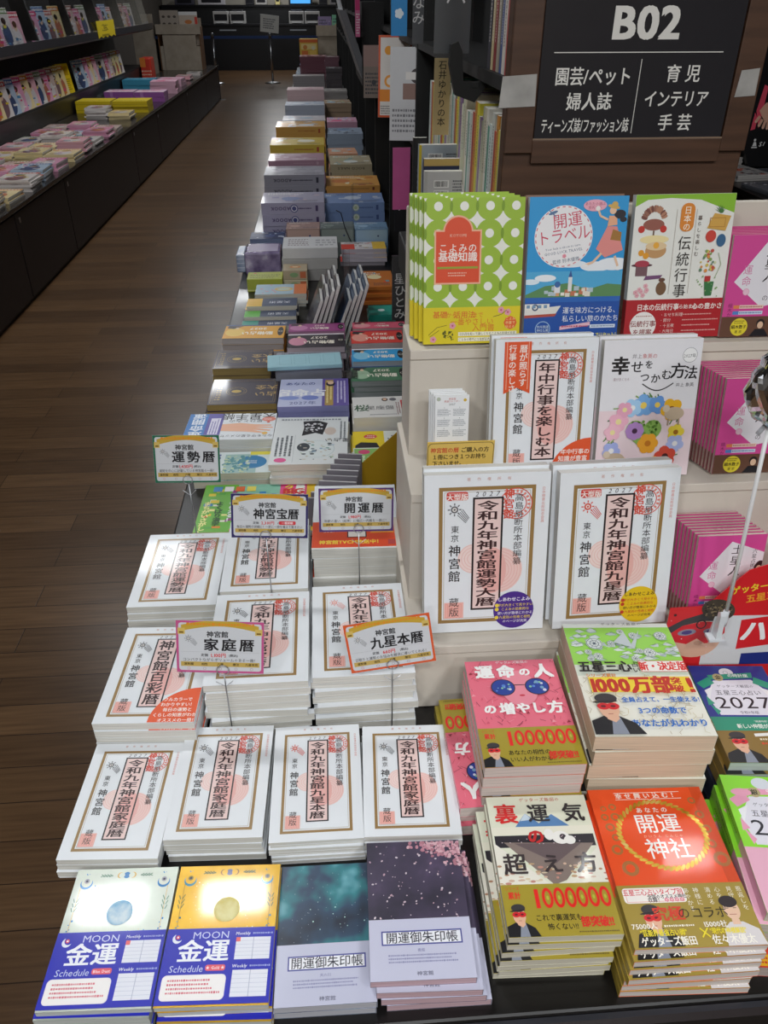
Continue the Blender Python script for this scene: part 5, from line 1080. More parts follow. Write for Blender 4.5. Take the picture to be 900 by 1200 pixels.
card_sign('navy bordered price card on a wire stand before the colourful magazine', -0.108, 1.0585, 0.872, 0.121, 0.074, 14, 0, 3.5, '322C66', '神宮宝暦', '2,310', '一番詳細', '毎日の運勢が詳細に！一家に一冊を備えて置きたい', 0.6503, -.006)
card_sign('purple bordered price card on a wire stand over the orange band', 0.033, 1.128, 0.830, 0.127, 0.078, 14, 0, 1.5, '5A3A78', '開運暦', '1,980', None, '年齢の違い（結果）に幅広い内容を一冊に！', 0.6503, .004)
card_sign('orange bordered price card tilted on a wire stand', 0.074, 0.835, 0.792, 0.123, 0.078, 14, 0, -8, 'DD5E30', '九星本暦', '660', None, '日取りと運勢のお悩みを解決に導いてくれる！', 0.6503, -.002)
card_sign('pink bordered price card on a wire stand between the almanac stacks', -0.172, 0.834, 0.799, 0.121, 0.081, 14, -2, 4, 'C8588E', '家庭暦', '1,100', None, 'コンパクトながらボリュームのある一冊！', 0.6503, .004)

# ================================================================== stacks along the aisle table
def mag(a):                                                  # the loud magazine
    W, H = a.W, a.H; rn = random.Random(41)
    a.rect(0, 0, W, H, 'E8B83A'); a.rect(0, 0, W * .34, H, '6CBB3A'); a.rect(W * .30, H * .72, W * .82, H, '8CC8B0'); a.rect(W * .68, 0, W, H, 'E84A8A'); a.rect(W * .92, 0, W, H, 'F0C830')
    for k in range(46):
        x, y = W * rn.random() * .92, H * rn.random() * .9; a.rect(x, y, x + rn.uniform(5, 20), y + rn.uniform(4, 14), rn.choice(('F0D83A', 'E8402C', '3A8AC8', 'F4F0E0', '58B040', 'F08A28', '9A3A88', 'F6EE9A')))
    for k, (s, x, c) in enumerate((('まちがいさがし！', .06, 'F8F4A0'), ('よくばり漢字', .17, 'F6E030'), ('もらえる！', .28, 'F0F0F0'), ('クロス', .76, 'F4E43A'), ('懸賞', .86, 'F0F8F0'))): a.vtext(s, W * x, H * (.62 if k < 3 else .97), 17 if k < 3 else 22, '2A5A20' if k == 1 else c, bold=.06, pitch=.95); 
    a.text('BIG', W * .80, H * .83, 30, 'D82A28', bold=.07); a.circ(W * .52, H * .40, 28, 'F2E8DC', ry=22); a.circ(W * .46, H * .45, 8, 'D88898'); a.circ(W * .58, H * .42, 10, '5AA0D8'); a.circ(W * .52, H * .30, 9, 'E8C040')
    a.text('当たる', W * .50, H * .13, 24, 'D82A28', bold=.07)
    for k in range(4): a.rect(W * (.08 + .1 * k), H * .84, W * (.16 + .1 * k), H * .95, ('4A90D0', 'F4F4F4', 'E86A30', 'F0E060')[k])
Book('magazine', 0.250, 0.192, 0.0065, 'E8B83A', mag, spine='L', pages='D8D4CC', gloss=.4, rough=.3, cat='magazine').put('loud colourful puzzle magazine behind the navy bordered card', (-0.172, 1.478, 0.6575), (0, 0, R(-2)))
Book('magazine', 0.250, 0.192, 0.0065, 'D85A30', None, spine='L', pages='D8D4CC', cat='magazine').put('orange magazine under the loud puzzle magazine', (-0.170, 1.476, 0.6504), (0, 0, R(-1)))

def flipped(fn): return lambda a: fn(a)
def tensei(a):                                               # drawn upright, laid turned round
    W, H = a.W, a.H
    a.rect(W * .76, 0, W, H, '2E7AC4'); a.rect(W * .60, 0, W * .78, H * .92, '5A50A8'); a.rect(W * .63, H * .18, W * .74, H * .8, 'E4E0F4'); a.vlines(W * .64, H * .2, W * .73, H * .78, 3, '5A50A8'); a.vtext('運命開運', W * .88, H * .92, 34, 'E8F0FA', bold=.03)
    a.text('天星手帳', W * .32, H * .12, 40, '2A2A30', bold=.01, sx=.85); a.text('星ひとみの', W * .34, H * .30, 17, '3A3A42')
    a.poly([(W * .60, H * .42), (W * .40, H * .38), (W * .22, H * .44), (W * .04, H * .46), (W * .04, H * .50), (W * .22, H * .51), (W * .02, H * .55), (W * .02, H * .59), (W * .22, H * .58), (W * .04, H * .66), (W * .05, H * .70), (W * .24, H * .65), (W * .12, H * .74), (W * .14, H * .77), (W * .34, H * .71), (W * .60, H * .68)], 'F2B898')
    a.circ(W * .08, H * .24, 17, 'E88A78', ry=13); a.lines(W * .05, H * .2, W * .14, H * .28, 2, 'F8E0D8'); a.text('あなたを守る星のメッセージ', W * .33, H * .87, 14, '3A3A42', sx=.9); a.circ(W * .10, H * .78, 7, 'F0C060'); a.circ(W * .08, H * .36, 4, 'D85A50')
def blueb(a):
    W, H = a.W, a.H; a.rect(W * .20, H * .12, W * .62, H, 'A8C8C4'); a.circ(W * .26, H * .5, 34, '3A84B8', ry=30); a.rect(W * .02, 0, W * .30, H * .16, 'E8DC50'); a.dots(W * .3, H * .2, W * .62, H, 60, 2, 6, '5E9AA0', 3); a.dots(W * .3, H * .2, W * .62, H, 30, 2, 5, 'C8D8B0', 5); a.vlines(W * .66, H * .1, W * .97, H * .95, 4, '4A58A0')
    a.lines(W * .20, H * .42, W * .34, H * .58, 3, 'F0F4F0')
def silh(a):
    W, H = a.W, a.H
    a.poly([(W * .28, H * .14), (W * .42, H * .08), (W * .62, H * .10), (W * .60, H * .24), (W * .62, H * .42), (W * .44, H * .36), (W * .34, H * .40)], '1E1C20'); a.circ(W * .24, H * .32, 14, 'D8C8BC', ry=20); a.dots(W * .35, H * .14, W * .58, H * .34, 24, 2.5, 5, 'E8E8EC', 4)
    a.circ(W * .40, H * .70, 42, 'E4ECEC', ry=46); a.ring(W * .40, H * .70, 40, 41, 'B8C4C8', 30)
    a.circ(W * .58, H * .66, 15, '3A4048', ry=20); rn = random.Random(3)
    for k in range(40): a.circ(W * rn.uniform(.18, .62), H * rn.uniform(.50, .92), rn.uniform(1.5, 6), rn.choice(('8AB0A8', 'B8C8A8', '6A7A80', '4A5258', 'D0C8B8', '9AB8D0')), n=8, ry=rn.uniform(1.5, 4))
    a.vlines(W * .72, H * .42, W * .96, H * .84, 4, '5A6068'); a.circ(W * .86, H * .92, 14, 'E85A98', ry=10); a.lines(W * .1, H * .03, W * .94, H * .09, 1, '8A9098'); a.text('星占い', W * .14, H * .52, 20, '3A3A42', rot=0); a.vlines(W * .02, H * .1, W * .12, H * .5, 2, '7A8088')
    a.rect(W * .70, H * .40, W * .705, H * .97, 'C0C6C8')
def violet(a):
    W, H = a.W, a.H; a.rect(0, 0, W, H, 'C8CDEC'); a.rect(W * .62, 0, W, H, '6A5AA8'); a.rect(W * .66, H * .02, W * .78, H * .95, 'B89850'); a.vlines(W * .67, H * .1, W * .77, H * .9, 2, 'F0E0A0'); a.text('あなたの', W * .30, H * .82, 20, '3A4A90', bold=.02); a.text('宿命占', W * .30, H * .48, 46, 'F4F4FA', bold=.05); a.circ(W * .45, H * .3, 22, '7A8AD0', ry=14); a.circ(W * .15, H * .3, 26, '8A9AD8', ry=12); a.text('2027年', W * .35, H * .12, 22, '3A4A90')
    a.circ(W * .74, H * .80, 12, '2A2430', ry=16); a.circ(W * .74, H * .84, 8, 'E8C4A8', ry=11); a.vlines(W * .82, H * .1, W * .97, H * .9, 3, 'E0DCF4')
def sakura(a):
    W, H = a.W, a.H; a.text('桜', W * .16, H * .45, 40, '4A6A50', bold=.02); a.text('星座盤', W * .50, H * .45, 24, '3A3A40'); a.rect(W * .88, H * .1, W * .98, H * .8, 'C83838'); a.vlines(W * .89, H * .15, W * .97, H * .75, 1, 'F8E8E0'); a.circ(W * .60, H * .85, 8, '3A2A28', ry=10); a.circ(W * .60, H * .86, 5, 'E8C0A0', ry=7); a.circ(W * .75, H * .85, 9, '6A6A70', ry=9); a.vlines(W * .78, H * .1, W * .86, H * .7, 2, '8A4A4A'); a.lines(W * .3, H * .10, W * .8, H * .16, 1, '6A6A70')
def ygreen(a):
    W, H = a.W, a.H; a.rect(W * .40, 0, W, H * .42, 'F0D42A'); a.circ(W * .66, H * .14, 16, 'E05050', ry=12); a.lines(W * .58, H * .1, W * .74, H * .18, 2, 'F8E8D8'); a.poly([(W * .5, H * .42), (W * .55, H * .30), (W * .85, H * .28), (W * .96, H * .36), (W * .96, H * .42)], '2A2A30'); a.rect(W * .46, H * .44, W * .98, H * .98, '8CC068'); a.circ(W * .80, H * .52, 14, 'D84A7A', ry=11); a.vlines(W * .5, H * .55, W * .95, H * .95, 5, 'E8F4DC'); a.lines(W * .05, H * .1, W * .35, H * .3, 3, '6A7078'); a.circ(W * .18, H * .60, 12, 'C84848', ry=9); a.rect(W * .1, H * .7, W * .35, H * .95, 'B8D8A0'); a.circ(W * .2, H * .5, 8, '4A6AA0')
def darkp(a):
    W, H = a.W, a.H; c = 'A88A48'
    a.frame(W * .03, H * .06, W * .97, H * .94, .9, c); a.frame(W * .06, H * .10, W * .94, H * .90, .5, c); a.circ(W * .62, H * .5, 28, '241C38', ry=26); a.ring(W * .62, H * .5, 26, 27, c, 30); a.ring(W * .62, H * .5, 20, 20.8, c, 30); a.circ(W * .62, H * .5, 13, 'C8A848', ry=9); a.text('占い', W * .18, H * .62, 30, 'B89858', bold=.02); a.text('大全', W * .18, H * .36, 30, 'B89858', bold=.02)
    for k in range(9): a.line([(W * .62 + 20 * math.cos(k * .7), H * .5 + 20 * math.sin(k * .7)), (W * .62 + 26 * math.cos(k * .7), H * .5 + 26 * math.sin(k * .7))], .6, c)
    a.lines(W * .84, H * .15, W * .92, H * .85, 8, c)
def animal(c1, c2, edge):
    def f(a):
        W, H = a.W, a.H; a.rect(0, 0, W, H, c1); a.rect(0, 0, W, H * .08, edge); a.circ(W * .82, H * .55, W * .16, c2, ry=H * .3); a.text('動物占い', W * .45, H * .62, H * .26, 'F8F0E0', bold=.04, sx=.8); a.text('2027', W * .45, H * .30, H * .22, 'F8F0E0', bold=.03); a.circ(W * .07, H * .5, 9, '1E1A20', ry=H * .32); a.ring(W * .07, H * .5, 5, 6.5, 'F0E8D8', 14); a.poly([(W * .70, H * .1), (W * .95, H * .08), (W * .97, H * .24), (W * .86, H * .3)], '2A2428'); a.circ(W * .80, H * .25, 5, 'E8C8A8', ry=7)
    return f
def rows(cs, seed):
    def f(a):
        rn = random.Random(seed); W, H = a.W, a.H
        for k in range(16): x, y = W * rn.uniform(0, .85), H * rn.uniform(0, .85); a.rect(x, y, x + W * rn.uniform(.05, .15), y + H * rn.uniform(.04, .15), rn.choice(cs))
        a.circ(W * rn.uniform(.25, .75), H * rn.uniform(.3, .7), min(W, H) * .18, rn.choice(cs)); a.lines(W * .08, H * .75, W * .7, H * .92, 2, rn.choice(('4A4A55', 'F4F0EA')), seed=seed); a.lines(W * .5, H * .08, W * .94, H * .25, 3, rn.choice(('4A4A55', 'F4F0EA')), seed=seed + 1)
    return f
def spine_txt(t, c, seed=1, dot=None):
    def f(a):
        W, H = a.W, a.H
        if t: a.text(t, W * .30, H * .5, H * .42, c, bold=.03, rot=180, sp=.08)
        a.lines(W * .45, H * .38, W * .80, H * .62, 1, c, seed=seed, ragged=0)
        if dot: a.circ(W * .52, H * .5, H * .36, dot, n=16); a.ring(W * .52, H * .5, H * .2, H * .28, 'E0E0EA', 14)
        a.rect(W * .86, H * .25, W * .90, H * .75, c)
    return f
# centre x, front edge y, width, depth, thickness, copies, turn, cover, art, spine colour print, page colour, gloss, name, what, where, turned?
AISLE = [
 (-0.250, 1.697, .216, .140, .0225, 3, -2, 'E8ECF0', tensei, None, 'DCDCD8', .3, 'book', 'white book with a peach hand', 'behind the green bordered card', 1),
 (-0.235, 1.590, .180, .100, .0185, 2, -1, 'DDE8E8', blueb, None, 'E0DCC8', .3, 'book', 'pale book with blue circle', 'below the peach hand book', 1),
 (-0.055, 1.566, .178, .238, .0167, 4, -2.5, 'E6EAEA', silh, None, 'E0DCD0', .3, 'book', 'white book with black silhouette', 'below the violet book', 1),
 (-0.046, 1.827, .180, .170, .0172, 5, -1.2, '8A8CC0', violet, spine_txt('', '3A3A70'), 'C8C4D0', .3, 'book', 'violet and pale blue book', 'beside the dark purple books', 1),
 (0.122, 1.775, .140, .120, .0188, 4, 0, 'E8E6E2', sakura, spine_txt('', '8A6A50'), 'D8CCB8', .2, 'book', 'white book with one large character', 'above the yellow and green book', 1),
 (0.110, 1.560, .128, .205, .0105, 4, -1, 'E6EAE4', ygreen, None, 'DCD8CC', .2, 'book', 'yellow and green book', 'behind the yellow leaflet box', 1),
 (-0.230, 1.880, .178, .160, .0182, 4, -1, '2A1F35', darkp, None, 'A08850', .5, 'book', 'dark purple book with gold frame', 'behind the peach hand book', 1),
 (-0.245, 2.079, .160, .135, .0222, 4, -1, '2C2136', darkp, None, '9A8450', .5, 'book', 'dark plum book with gold oval', 'behind the dark purple one', 1),
 (-0.230, 2.326, .186, .116, .0205, 4, -2, 'D8A830', animal('E8A828', 'F0C858', '2A4880'), None, 'B8B0B0', .3, 'book', 'orange yellow book', 'behind the dark plum books', 1),
 (-0.040, 2.205, .168, .110, .019, 5, 0, '3A2430', animal('2E2430', 'D890A8', 'E8E0E4'), None, 'C8B8C0', .4, 'book', 'black and pink book', 'behind the pale blue card', 1),
 (-0.038, 2.345, .172, .070, .023, 4, 0, '8A3A78', animal('A04A88', 'C880B0', '702858'), None, 'B888A8', .4, 'book', 'magenta book', 'behind the black and pink book', 1),
 (0.154, 2.350, .163, .055, .019, 5, 0, 'D84A6A', animal('E0607A', 'F0A0A8', 'C02848'), None, 'C8A8A8', .4, 'book', 'pink red book', 'behind the scarlet book', 1),
 (0.142, 2.226, .157, .105, .019, 5, 0, 'D8403A', animal('E0483E', 'F0A090', 'B82048'), None, 'C8B8B8', .4, 'book', 'scarlet book', 'behind the sky blue book', 1),
 (0.138, 2.112, .150, .095, .017, 5, 0, '2E9CD8', animal('38A4E0', '8CD0F0', 'F0F0F4'), None, 'B8C0C8', .4, 'book', 'sky blue book', 'between the scarlet and green books', 1),
 (0.131, 1.975, .151, .100, .017, 5, 0, '4A7A5A', animal('4E7E5E', 'A8C8A8', '2A4A7A'), None, 'A8B0B0', .4, 'book', 'dull green book', 'behind the large character book', 1),
 (-0.196, 2.724, .174, .085, .012, 4, 0, 'E4E0D0', lambda a: (a.rect(0, 0, a.W, a.H, '2E3E5E'), a.rect(a.W * .7, 0, a.W, a.H, 'E8B820'), a.text('天星術', a.W * .35, a.H * .5, a.H * .3, 'E8ECF4')), None, 'D8D4C8', .2, 'book', 'navy booklet with yellow tab', 'beside the leaning white boards', 1),
 (-0.199, 2.650, .177, .062, .012, 3, 0, 'E4E0D0', lambda a: (a.rect(0, 0, a.W, a.H, '2E3E5E'), a.rect(a.W * .7, 0, a.W, a.H, '5CB838'), a.text('天星術', a.W * .35, a.H * .5, a.H * .4, 'E8ECF4')), None, 'D8D4C8', .2, 'book', 'navy booklet with green tab', 'in front of the yellow tab one', 1),
 (-0.201, 2.580, .181, .058, .009, 3, 0, 'E4E0D0', lambda a: (a.rect(0, 0, a.W, a.H, '2E3E5E'), a.rect(a.W * .7, 0, a.W, a.H, '2E9A88'), a.text('天星術', a.W * .35, a.H * .5, a.H * .4, 'E8ECF4')), None, 'D8D4C8', .2, 'book', 'navy booklet with teal tab', 'in front of the green tab one', 1),
 (-0.170, 2.855, .186, .118, .012, 4, 0, 'A8C4D4', lambda a: (a.rect(0, 0, a.W * .25, a.H, 'D8763A'), a.circ(a.W * .45, a.H * .5, 34, 'E0C070', ry=24), a.circ(a.W * .45, a.H * .5, 24, 'C8D4C0', ry=16), a.dots(a.W * .6, 5, a.W * .95, a.H - 5, 12, 3, 6, 'D8A0A8', 3)), None, 'D0CCC0', .2, 'book', 'pale blue book with gold oval', 'behind the tabbed booklets', 1),
 (0.180, 2.60, .085, .10, .010, 5, 0, '2A9A88', lambda a: a.circ(a.W * .5, a.H * .5, 12, 'E8F4F0'), None, 'C8C8C0', .2, 'book', 'small teal book', 'at the shelf side of the leaning boards', 0),
 (0.170, 2.86, .15, .20, .013, 5, 0, 'C8742E', rows(('E8A040', 'D85A30', 'F0E0B0', '6AA0B0'), 5), None, 'C8B890', .3, 'book', 'orange patterned book', 'behind the small teal book', 0),
 (0.157, 3.360, .187, .115, .0175, 4, 0, 'E0D8D8', lambda a: (rows(('D83828', 'E8B820', '7A5A48', 'E8E0D8'), 7)(a), a.rect(0, 0, a.W * .3, a.H, 'E8BC20'), a.rect(a.W * .7, a.H * .3, a.W, a.H, 'D8402E')), None, 'C8C0CC', .3, 'book', 'red and yellow book', 'before the grey blue boxes', 1),
 (-0.251, 3.515, .146, .12, .0265, 3, 0, '2E3F66', rows(('8AA0C8', 'C8D0E0', '4A5A88'), 9), None, '7A86A8', .4, 'book', 'navy patterned book', 'behind the wrapped lilac pack', 1),
 (-0.138, 3.665, .275, .225, .0485, 4, 0, 'A8A4BC', rows(('8A86B0', 'C8C0D8', '7A88B8', 'D0B8C0'), 11), spine_txt('ADOOK', '4A3A68', 2, '4A5088'), 'B8B4C0', .7, 'book', 'thick silver lilac book', 'with round emblem spine by the blue ones', 0),
 (0.137, 3.774, .270, .215, .0418, 4, 0, '7E96C4', rows(('A8B8DC', 'C8D4E8', '6A84B8', 'D8DCE4'), 12), spine_txt('', '4A5C90', 3, 'B8C8A0'), 'A0B0D0', .7, 'book', 'thick blue book', 'beside the silver lilac books', 0),
 (-0.144, 4.246, .300, .245, .0515, 4, 0, 'A4A2AE', rows(('8A8898', 'C0BCC8', '9894A8'), 13), spine_txt('ADOOK', '3A3848', 4), 'ACA8B4', .7, 'book', 'thick grey silver book', 'behind the silver lilac books', 0),
 (-0.146, 4.792, .310, .24, .031, 6, 0, 'B890A4', rows(('C8A8B8', 'D8C8D4', '9A7888'), 14), spine_txt('', 'D0B0C0', 5), 'B89AA8', .7, 'book', 'mauve glossy book', 'behind the grey silver books', 0),
 (-0.149, 5.201, .325, .30, .0515, 4, 0, 'D8BC48', rows(('F0E4B0', 'E8D080', 'E8A040', 'F4F0E0'), 15), spine_txt('', 'B84A38', 6), 'C8B060', .5, 'book', 'yellow and white book', 'behind the mauve books', 0),
 (-0.142, 5.984, .335, .30, .0515, 4, 0, 'D4A050', rows(('A8C0D8', 'E0E4E8', 'D8B880'), 16), spine_txt('', 'B05030', 7), 'C8C0B0', .5, 'book', 'amber spine book', 'behind the yellow and white ones', 0),
 (-0.132, 6.75, .325, .30, .031, 5, 0, 'C4BEC4', rows(('A8B8C8', 'D8D8DC'), 17), None, 'B4B0B4', .3, 'book', 'greyish white book', 'behind the amber spine ones', 0),
 (-0.132, 7.451, .328, .30, .0375, 5, 0, 'B4BCCC', rows(('A0C0DC', 'D8E0E8', '7888A8'), 18), None, 'A8A8AE', .4, 'book', 'pale blue covered book', 'level with the tan stack', 0),
 (-0.140, 8.762, .360, .30, .047, 4, 0, 'D0B4B8', rows(('E0C8C8', 'C89AA8', 'E8E0DC'), 19), None, 'C4909C', .3, 'book', 'pink edged book', 'behind the pale blue covered stack', 0),
 (-0.123, 10.353, .360, .26, .063, 3, 0, '8A8688', rows(('A8A0A0', 'C8C4C0', '6A6668'), 20), None, '7E7A7C', .2, 'book', 'grey edged book', 'beyond the pink edged stack', 0),
 (-0.075, 12.815, .380, .40, .0495, 5, 0, '6A3A48', rows(('E0C8CC', 'D8A0A8', '8A4A58'), 21), None, '54303A', .4, 'magazine', 'dark red magazine pack', 'before the yellow box', 0),
 (0.150, 4.268, .270, .27, .0295, 5, 0, 'D49A4E', rows(('E8C890', 'C87840', 'B86830', 'E8DCC0'), 22), spine_txt('', '7A3A20', 8), 'C0A070', .3, 'book', 'orange brown book', 'in front of the grey beige book', 0),
 (0.158, 4.758, .232, .30, .0418, 4, 0, 'B4A88C', rows(('6AA0A8', '8AC0D0', 'E0E4E0', 'A8B890'), 23), lambda a: a.text('ROCO NAILS', a.W * .5, a.H * .5, a.H * .42, '5A5242', rot=180, bold=.02, sp=.06, sx=1.3), 'B4A88C', .3, 'book', 'thick beige book with teal cover', 'behind the orange brown books', 0),
 (0.120, 5.10, .170, .22, .0242, 7, 3, 'D8A080', rows(('E0884A', 'C8D0C8', 'B8C0D8'), 24), None, 'C0B0A0', .2, 'book', 'orange topped book', 'beyond the thick beige one', 0),
 (0.160, 5.904, .240, .30, .0342, 5, 0, '9AA8BC', rows(('D0DCE8', '7A94B8', 'B0C4D8', '4A4A58'), 25), None, 'A4A4AC', .3, 'book', 'blue and grey book', 'by the amber spine stack', 0),
 (0.160, 6.682, .230, .28, .03, 5, 0, 'D0A0B8', rows(('E06890', '4A9AD8', 'E8C050', 'E8E0E8'), 26), None, 'C0A8B0', .3, 'book', 'pink and sky book', 'behind the blue and grey stack', 0),
 (0.150, 7.753, .230, .30, .034, 5, 2, 'A89078', rows(('8AA860', '9AC0D8', 'C8D4B8', 'D8DCE0'), 27), None, '9C8A80', .2, 'book', 'green blue topped book', 'of the tan stack', 0),
 (0.160, 9.2, .240, .30, .0225, 6, 0, '94908E', rows(('B0ACA8', '707078'), 28), None, '8A8484', .2, 'book', 'taupe book', 'behind the tan stack', 0),
 (0.180, 10.883, .190, .30, .038, 6, 0, '4A4448', rows(('C8C8CC', '8A8488', '2A282C'), 29), None, '3C3638', .2, 'magazine', 'charcoal magazine', 'by the shelf side at the far part', 0),
 (0.180, 12.243, .190, .30, .045, 6, 0, '6E4A56', rows(('D8C0C8', '8A5A68', 'E0D8DC'), 30), None, '5A3C46', .3, 'magazine', 'plum magazine pack', 'beside the dark red packs', 0),
]
for i, (cx, yf, W, L, T, n, rz, cov, art, sp, pg, gl, nm, what, where, turned) in enumerate(AISLE):
    if turned: b = Book(nm, W, L, T - .0004, cov, art, spine='L' if sp is None else 'S', pages=pg, gloss=gl * .5, rough=.42, cat=nm)
    else: b = Book(nm, W, L, T - .0004, cov, art, spine='S', pages=pg, gloss=gl * .5, rough=.4, spine_art=sp, cat=nm)
    stack(b, n, cx, yf + L / 2, rz, '%s, top of its stack %s' % (what, where), '%s, {} from the top %s' % (what, where), '%ss %s' % (what.split(' with ')[0], where), jit=.003, jr=.8, seed=i, flip=bool(turned and sp is None))

# boxes, packs and boards among them
def packet(name, label, cat, x0, x1, y0, y1, z0, z1, m, art=None, front=None, bev=.002, group=None, rz=0):
    W, L, H = x1 - x0, y1 - y0, z1 - z0; mb = MB().box(-W / 2, -L / 2, 0, W / 2, L / 2, H, m, bev)
    if art: art(Art(mb, W * 1000 - 2, L * 1000 - 2, lambda x, y, z: (x - W / 2 + .001, y - L / 2 + .001, H + z)))
    if front: front(Art(mb, W * 1000 - 2, H * 1000 - 2, lambda x, y, z: (x - W / 2 + .001, -L / 2 - z, y + .001)))
    t = mb.obj(name); t.location = ((x0 + x1) / 2, (y0 + y1) / 2, z0); t.rotation_euler = (0, 0, R(rz))
    return tag(t, label, cat, group)
packet('flat_box', 'pale blue card lying tilted over the dark plum and violet books', 'card', -0.170, 0.030, 2.000, 2.085, 0.762, 0.774, mat('9CC8D4', .5), lambda a: [a.frame(a.W * (.16 + .2 * k), a.H * .15, a.W * (.32 + .2 * k), a.H * .85, .6, '6A9AA8') or a.lines(a.W * (.18 + .2 * k), a.H * .25, a.W * (.30 + .2 * k), a.H * .75, 4, '5A8896') for k in range(4)] or a.vlines(a.W * .05, a.H * .2, a.W * .12, a.H * .8, 2, '5A8896'), rz=3)
packet('book', 'grey book under the pale blue card', 'book', -0.150, 0.030, 2.02, 2.13, 0.6504, 0.7615, mat('8A8C98', .4), lambda a: rows(('A8ACB8', '6A6E80'), 3)(a))
packet('small_box', 'yellow green box by the aisle edge', 'box', -0.305, -0.170, 3.036, 3.13, 0.6504, 0.700, mat('AFB84A', .45), lambda a: (a.lines(10, 10, a.W - 10, a.H - 30, 3, '7A8030'), a.circ(a.W * .2, a.H * .8, 6, 'C85A48')), lambda a: a.rect(2, 4, a.W - 2, 8, 'D8DC90'))
for k, c in enumerate(('C0B898', 'B8A88C')): packet('small_box', ('cream card box with orange print beside the yellow green one, ' + ('lower', 'upper')[k]), 'box', -0.168, -0.075, 3.060, 3.15, 0.6504 + .037 * k, 0.687 + .037 * k, mat(c, .5), lambda a: (a.circ(a.W * .5, a.H * .5, 22, 'D8884A', ry=14), a.circ(a.W * .5, a.H * .5, 12, 'E8D8B0', ry=7)), lambda a: (a.circ(a.W * .45, a.H * .5, 16, '8AA878', ry=9), a.rect(a.W * .7, 5, a.W * .95, a.H - 5, 'C8704A')), group='small patterned card boxes')
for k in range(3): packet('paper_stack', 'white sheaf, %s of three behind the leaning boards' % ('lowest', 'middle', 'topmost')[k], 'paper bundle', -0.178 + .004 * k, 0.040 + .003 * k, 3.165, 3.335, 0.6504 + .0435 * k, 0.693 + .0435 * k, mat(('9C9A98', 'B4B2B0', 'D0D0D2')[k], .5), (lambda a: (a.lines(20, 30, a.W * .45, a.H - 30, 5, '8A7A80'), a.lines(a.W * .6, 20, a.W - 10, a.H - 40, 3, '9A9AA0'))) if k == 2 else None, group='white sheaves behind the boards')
wm = ramp_mat('lilac_wrap', [(0.35, '6E5E86'), (0.6, '9A8CB0'), (0.75, 'D0C8DC')], 22, 4, 0.12, 0.8)
packet('wrapped_pack', 'plastic wrapped lilac pack beside the white sheaves', 'pack', -0.328, -0.184, 3.259, 3.41, 0.6504, 0.740, wm, lambda a: a.rect(10, 20, a.W - 10, a.H - 20, 'B0A4C0'), bev=.008)
packet('wrapped_pack', 'small blue wrapped pack at the table edge beside the lilac one', 'pack', -0.366, -0.332, 3.30, 3.44, 0.6504, 0.722, ramp_mat('blue_wrap', [(0.4, '8A9AB8'), (0.6, 'B8C4D8')], 22, 4, .2, .6), None, lambda a: [a.rect(1, a.H * q, a.W - 1, a.H * q + 2, 'E0E4EC') for q in (.25, .5, .75)], bev=.004)
for lb, x0, x1, y0, c, c2 in (('brown pink box in the middle row of boxes', -0.167, -0.023, 3.512, 'A88A80', 'C8A89C'), ('dark grey green box between brown and blue boxes', -0.021, 0.124, 3.51, '66706E', '8A9690'), ('blue box at the shelf side beside the grey green one', 0.126, 0.268, 3.49, '6E90B0', '9AB8D0')):
    packet('card_box', lb, 'box', x0, x1, y0, y0 + .12, 0.6504, 0.77, mat(c, .45, .3), lambda a, c2=c2: rows((c2, c), 4)(a), lambda a, c2=c2: (a.rect(4, a.H * .5, a.W - 4, a.H - 4, c2), a.circ(a.W * .7, a.H * .75, 4, '3A4A78')))
# white edged books standing tilted in two fans with a clear holder before them
for g, (x0, y0) in enumerate(((-0.083, 2.445), (0.006, 2.445))):
    for k in range(7):
        far = k // 4; j = k % 4
        t = thing('tilted_book', 'white edged book standing tilted in the %s fan, %s from its lower end' % (('aisle side', 'shelf side')[g], ORD[k]), 'book', (x0 + .0175 * j + .010 * far, y0 + .155 * far + .004 * j, 0.6504 + .001), (0, R(21 - j * 1.2), R(2)), 'tilted books in the %s fan' % ('aisle side', 'shelf side')[g])
        MB().box(.0006, 0, 0.0, .0105, .13, .205 - .014 * (3 - j), paper_edge('ECEAE6'), .0006).obj('page_block', t)
        MB().box(0, 0, 0, .0005, .131, .206 - .014 * (3 - j), mat(('3A3440', '2E4A6A')[g], .4, .3)).box(.0106, 0, 0.0, .0111, .131, .206 - .014 * (3 - j), mat('4A3A58', .4)).obj('cover', t)
hold = thing('clear_holder', 'clear acrylic leaflet post standing on the table between the fans', 'acrylic stand', (0.052, 2.02, 0.7355))
CL2 = clear_mat('milky_acrylic', (.93, .95, .96), .15, .45)
MB().box(-.010, 0, 0, .006, .004, .335, CL2, .001).obj('upright_strip', hold); MB().box(-.02, -.03, 0, .02, .02, .004, CL2).obj('foot', hold)
hold2 = thing('clear_post', 'clear post with black cord among the blue boxes', 'acrylic stand', (0.118, 3.476, 0.6504))
MB().box(-.004, 0, 0, .004, .006, .30, CL2, .001).obj('post', hold2); MB().tube([(-.07, .0, .20), (-.05, .0, .19), (-.035, .0, .13), (-.01, 0, .07), (.005, -.003, .06)], .0022, mat('1E1E28', .4), 6).obj('cord', hold2)
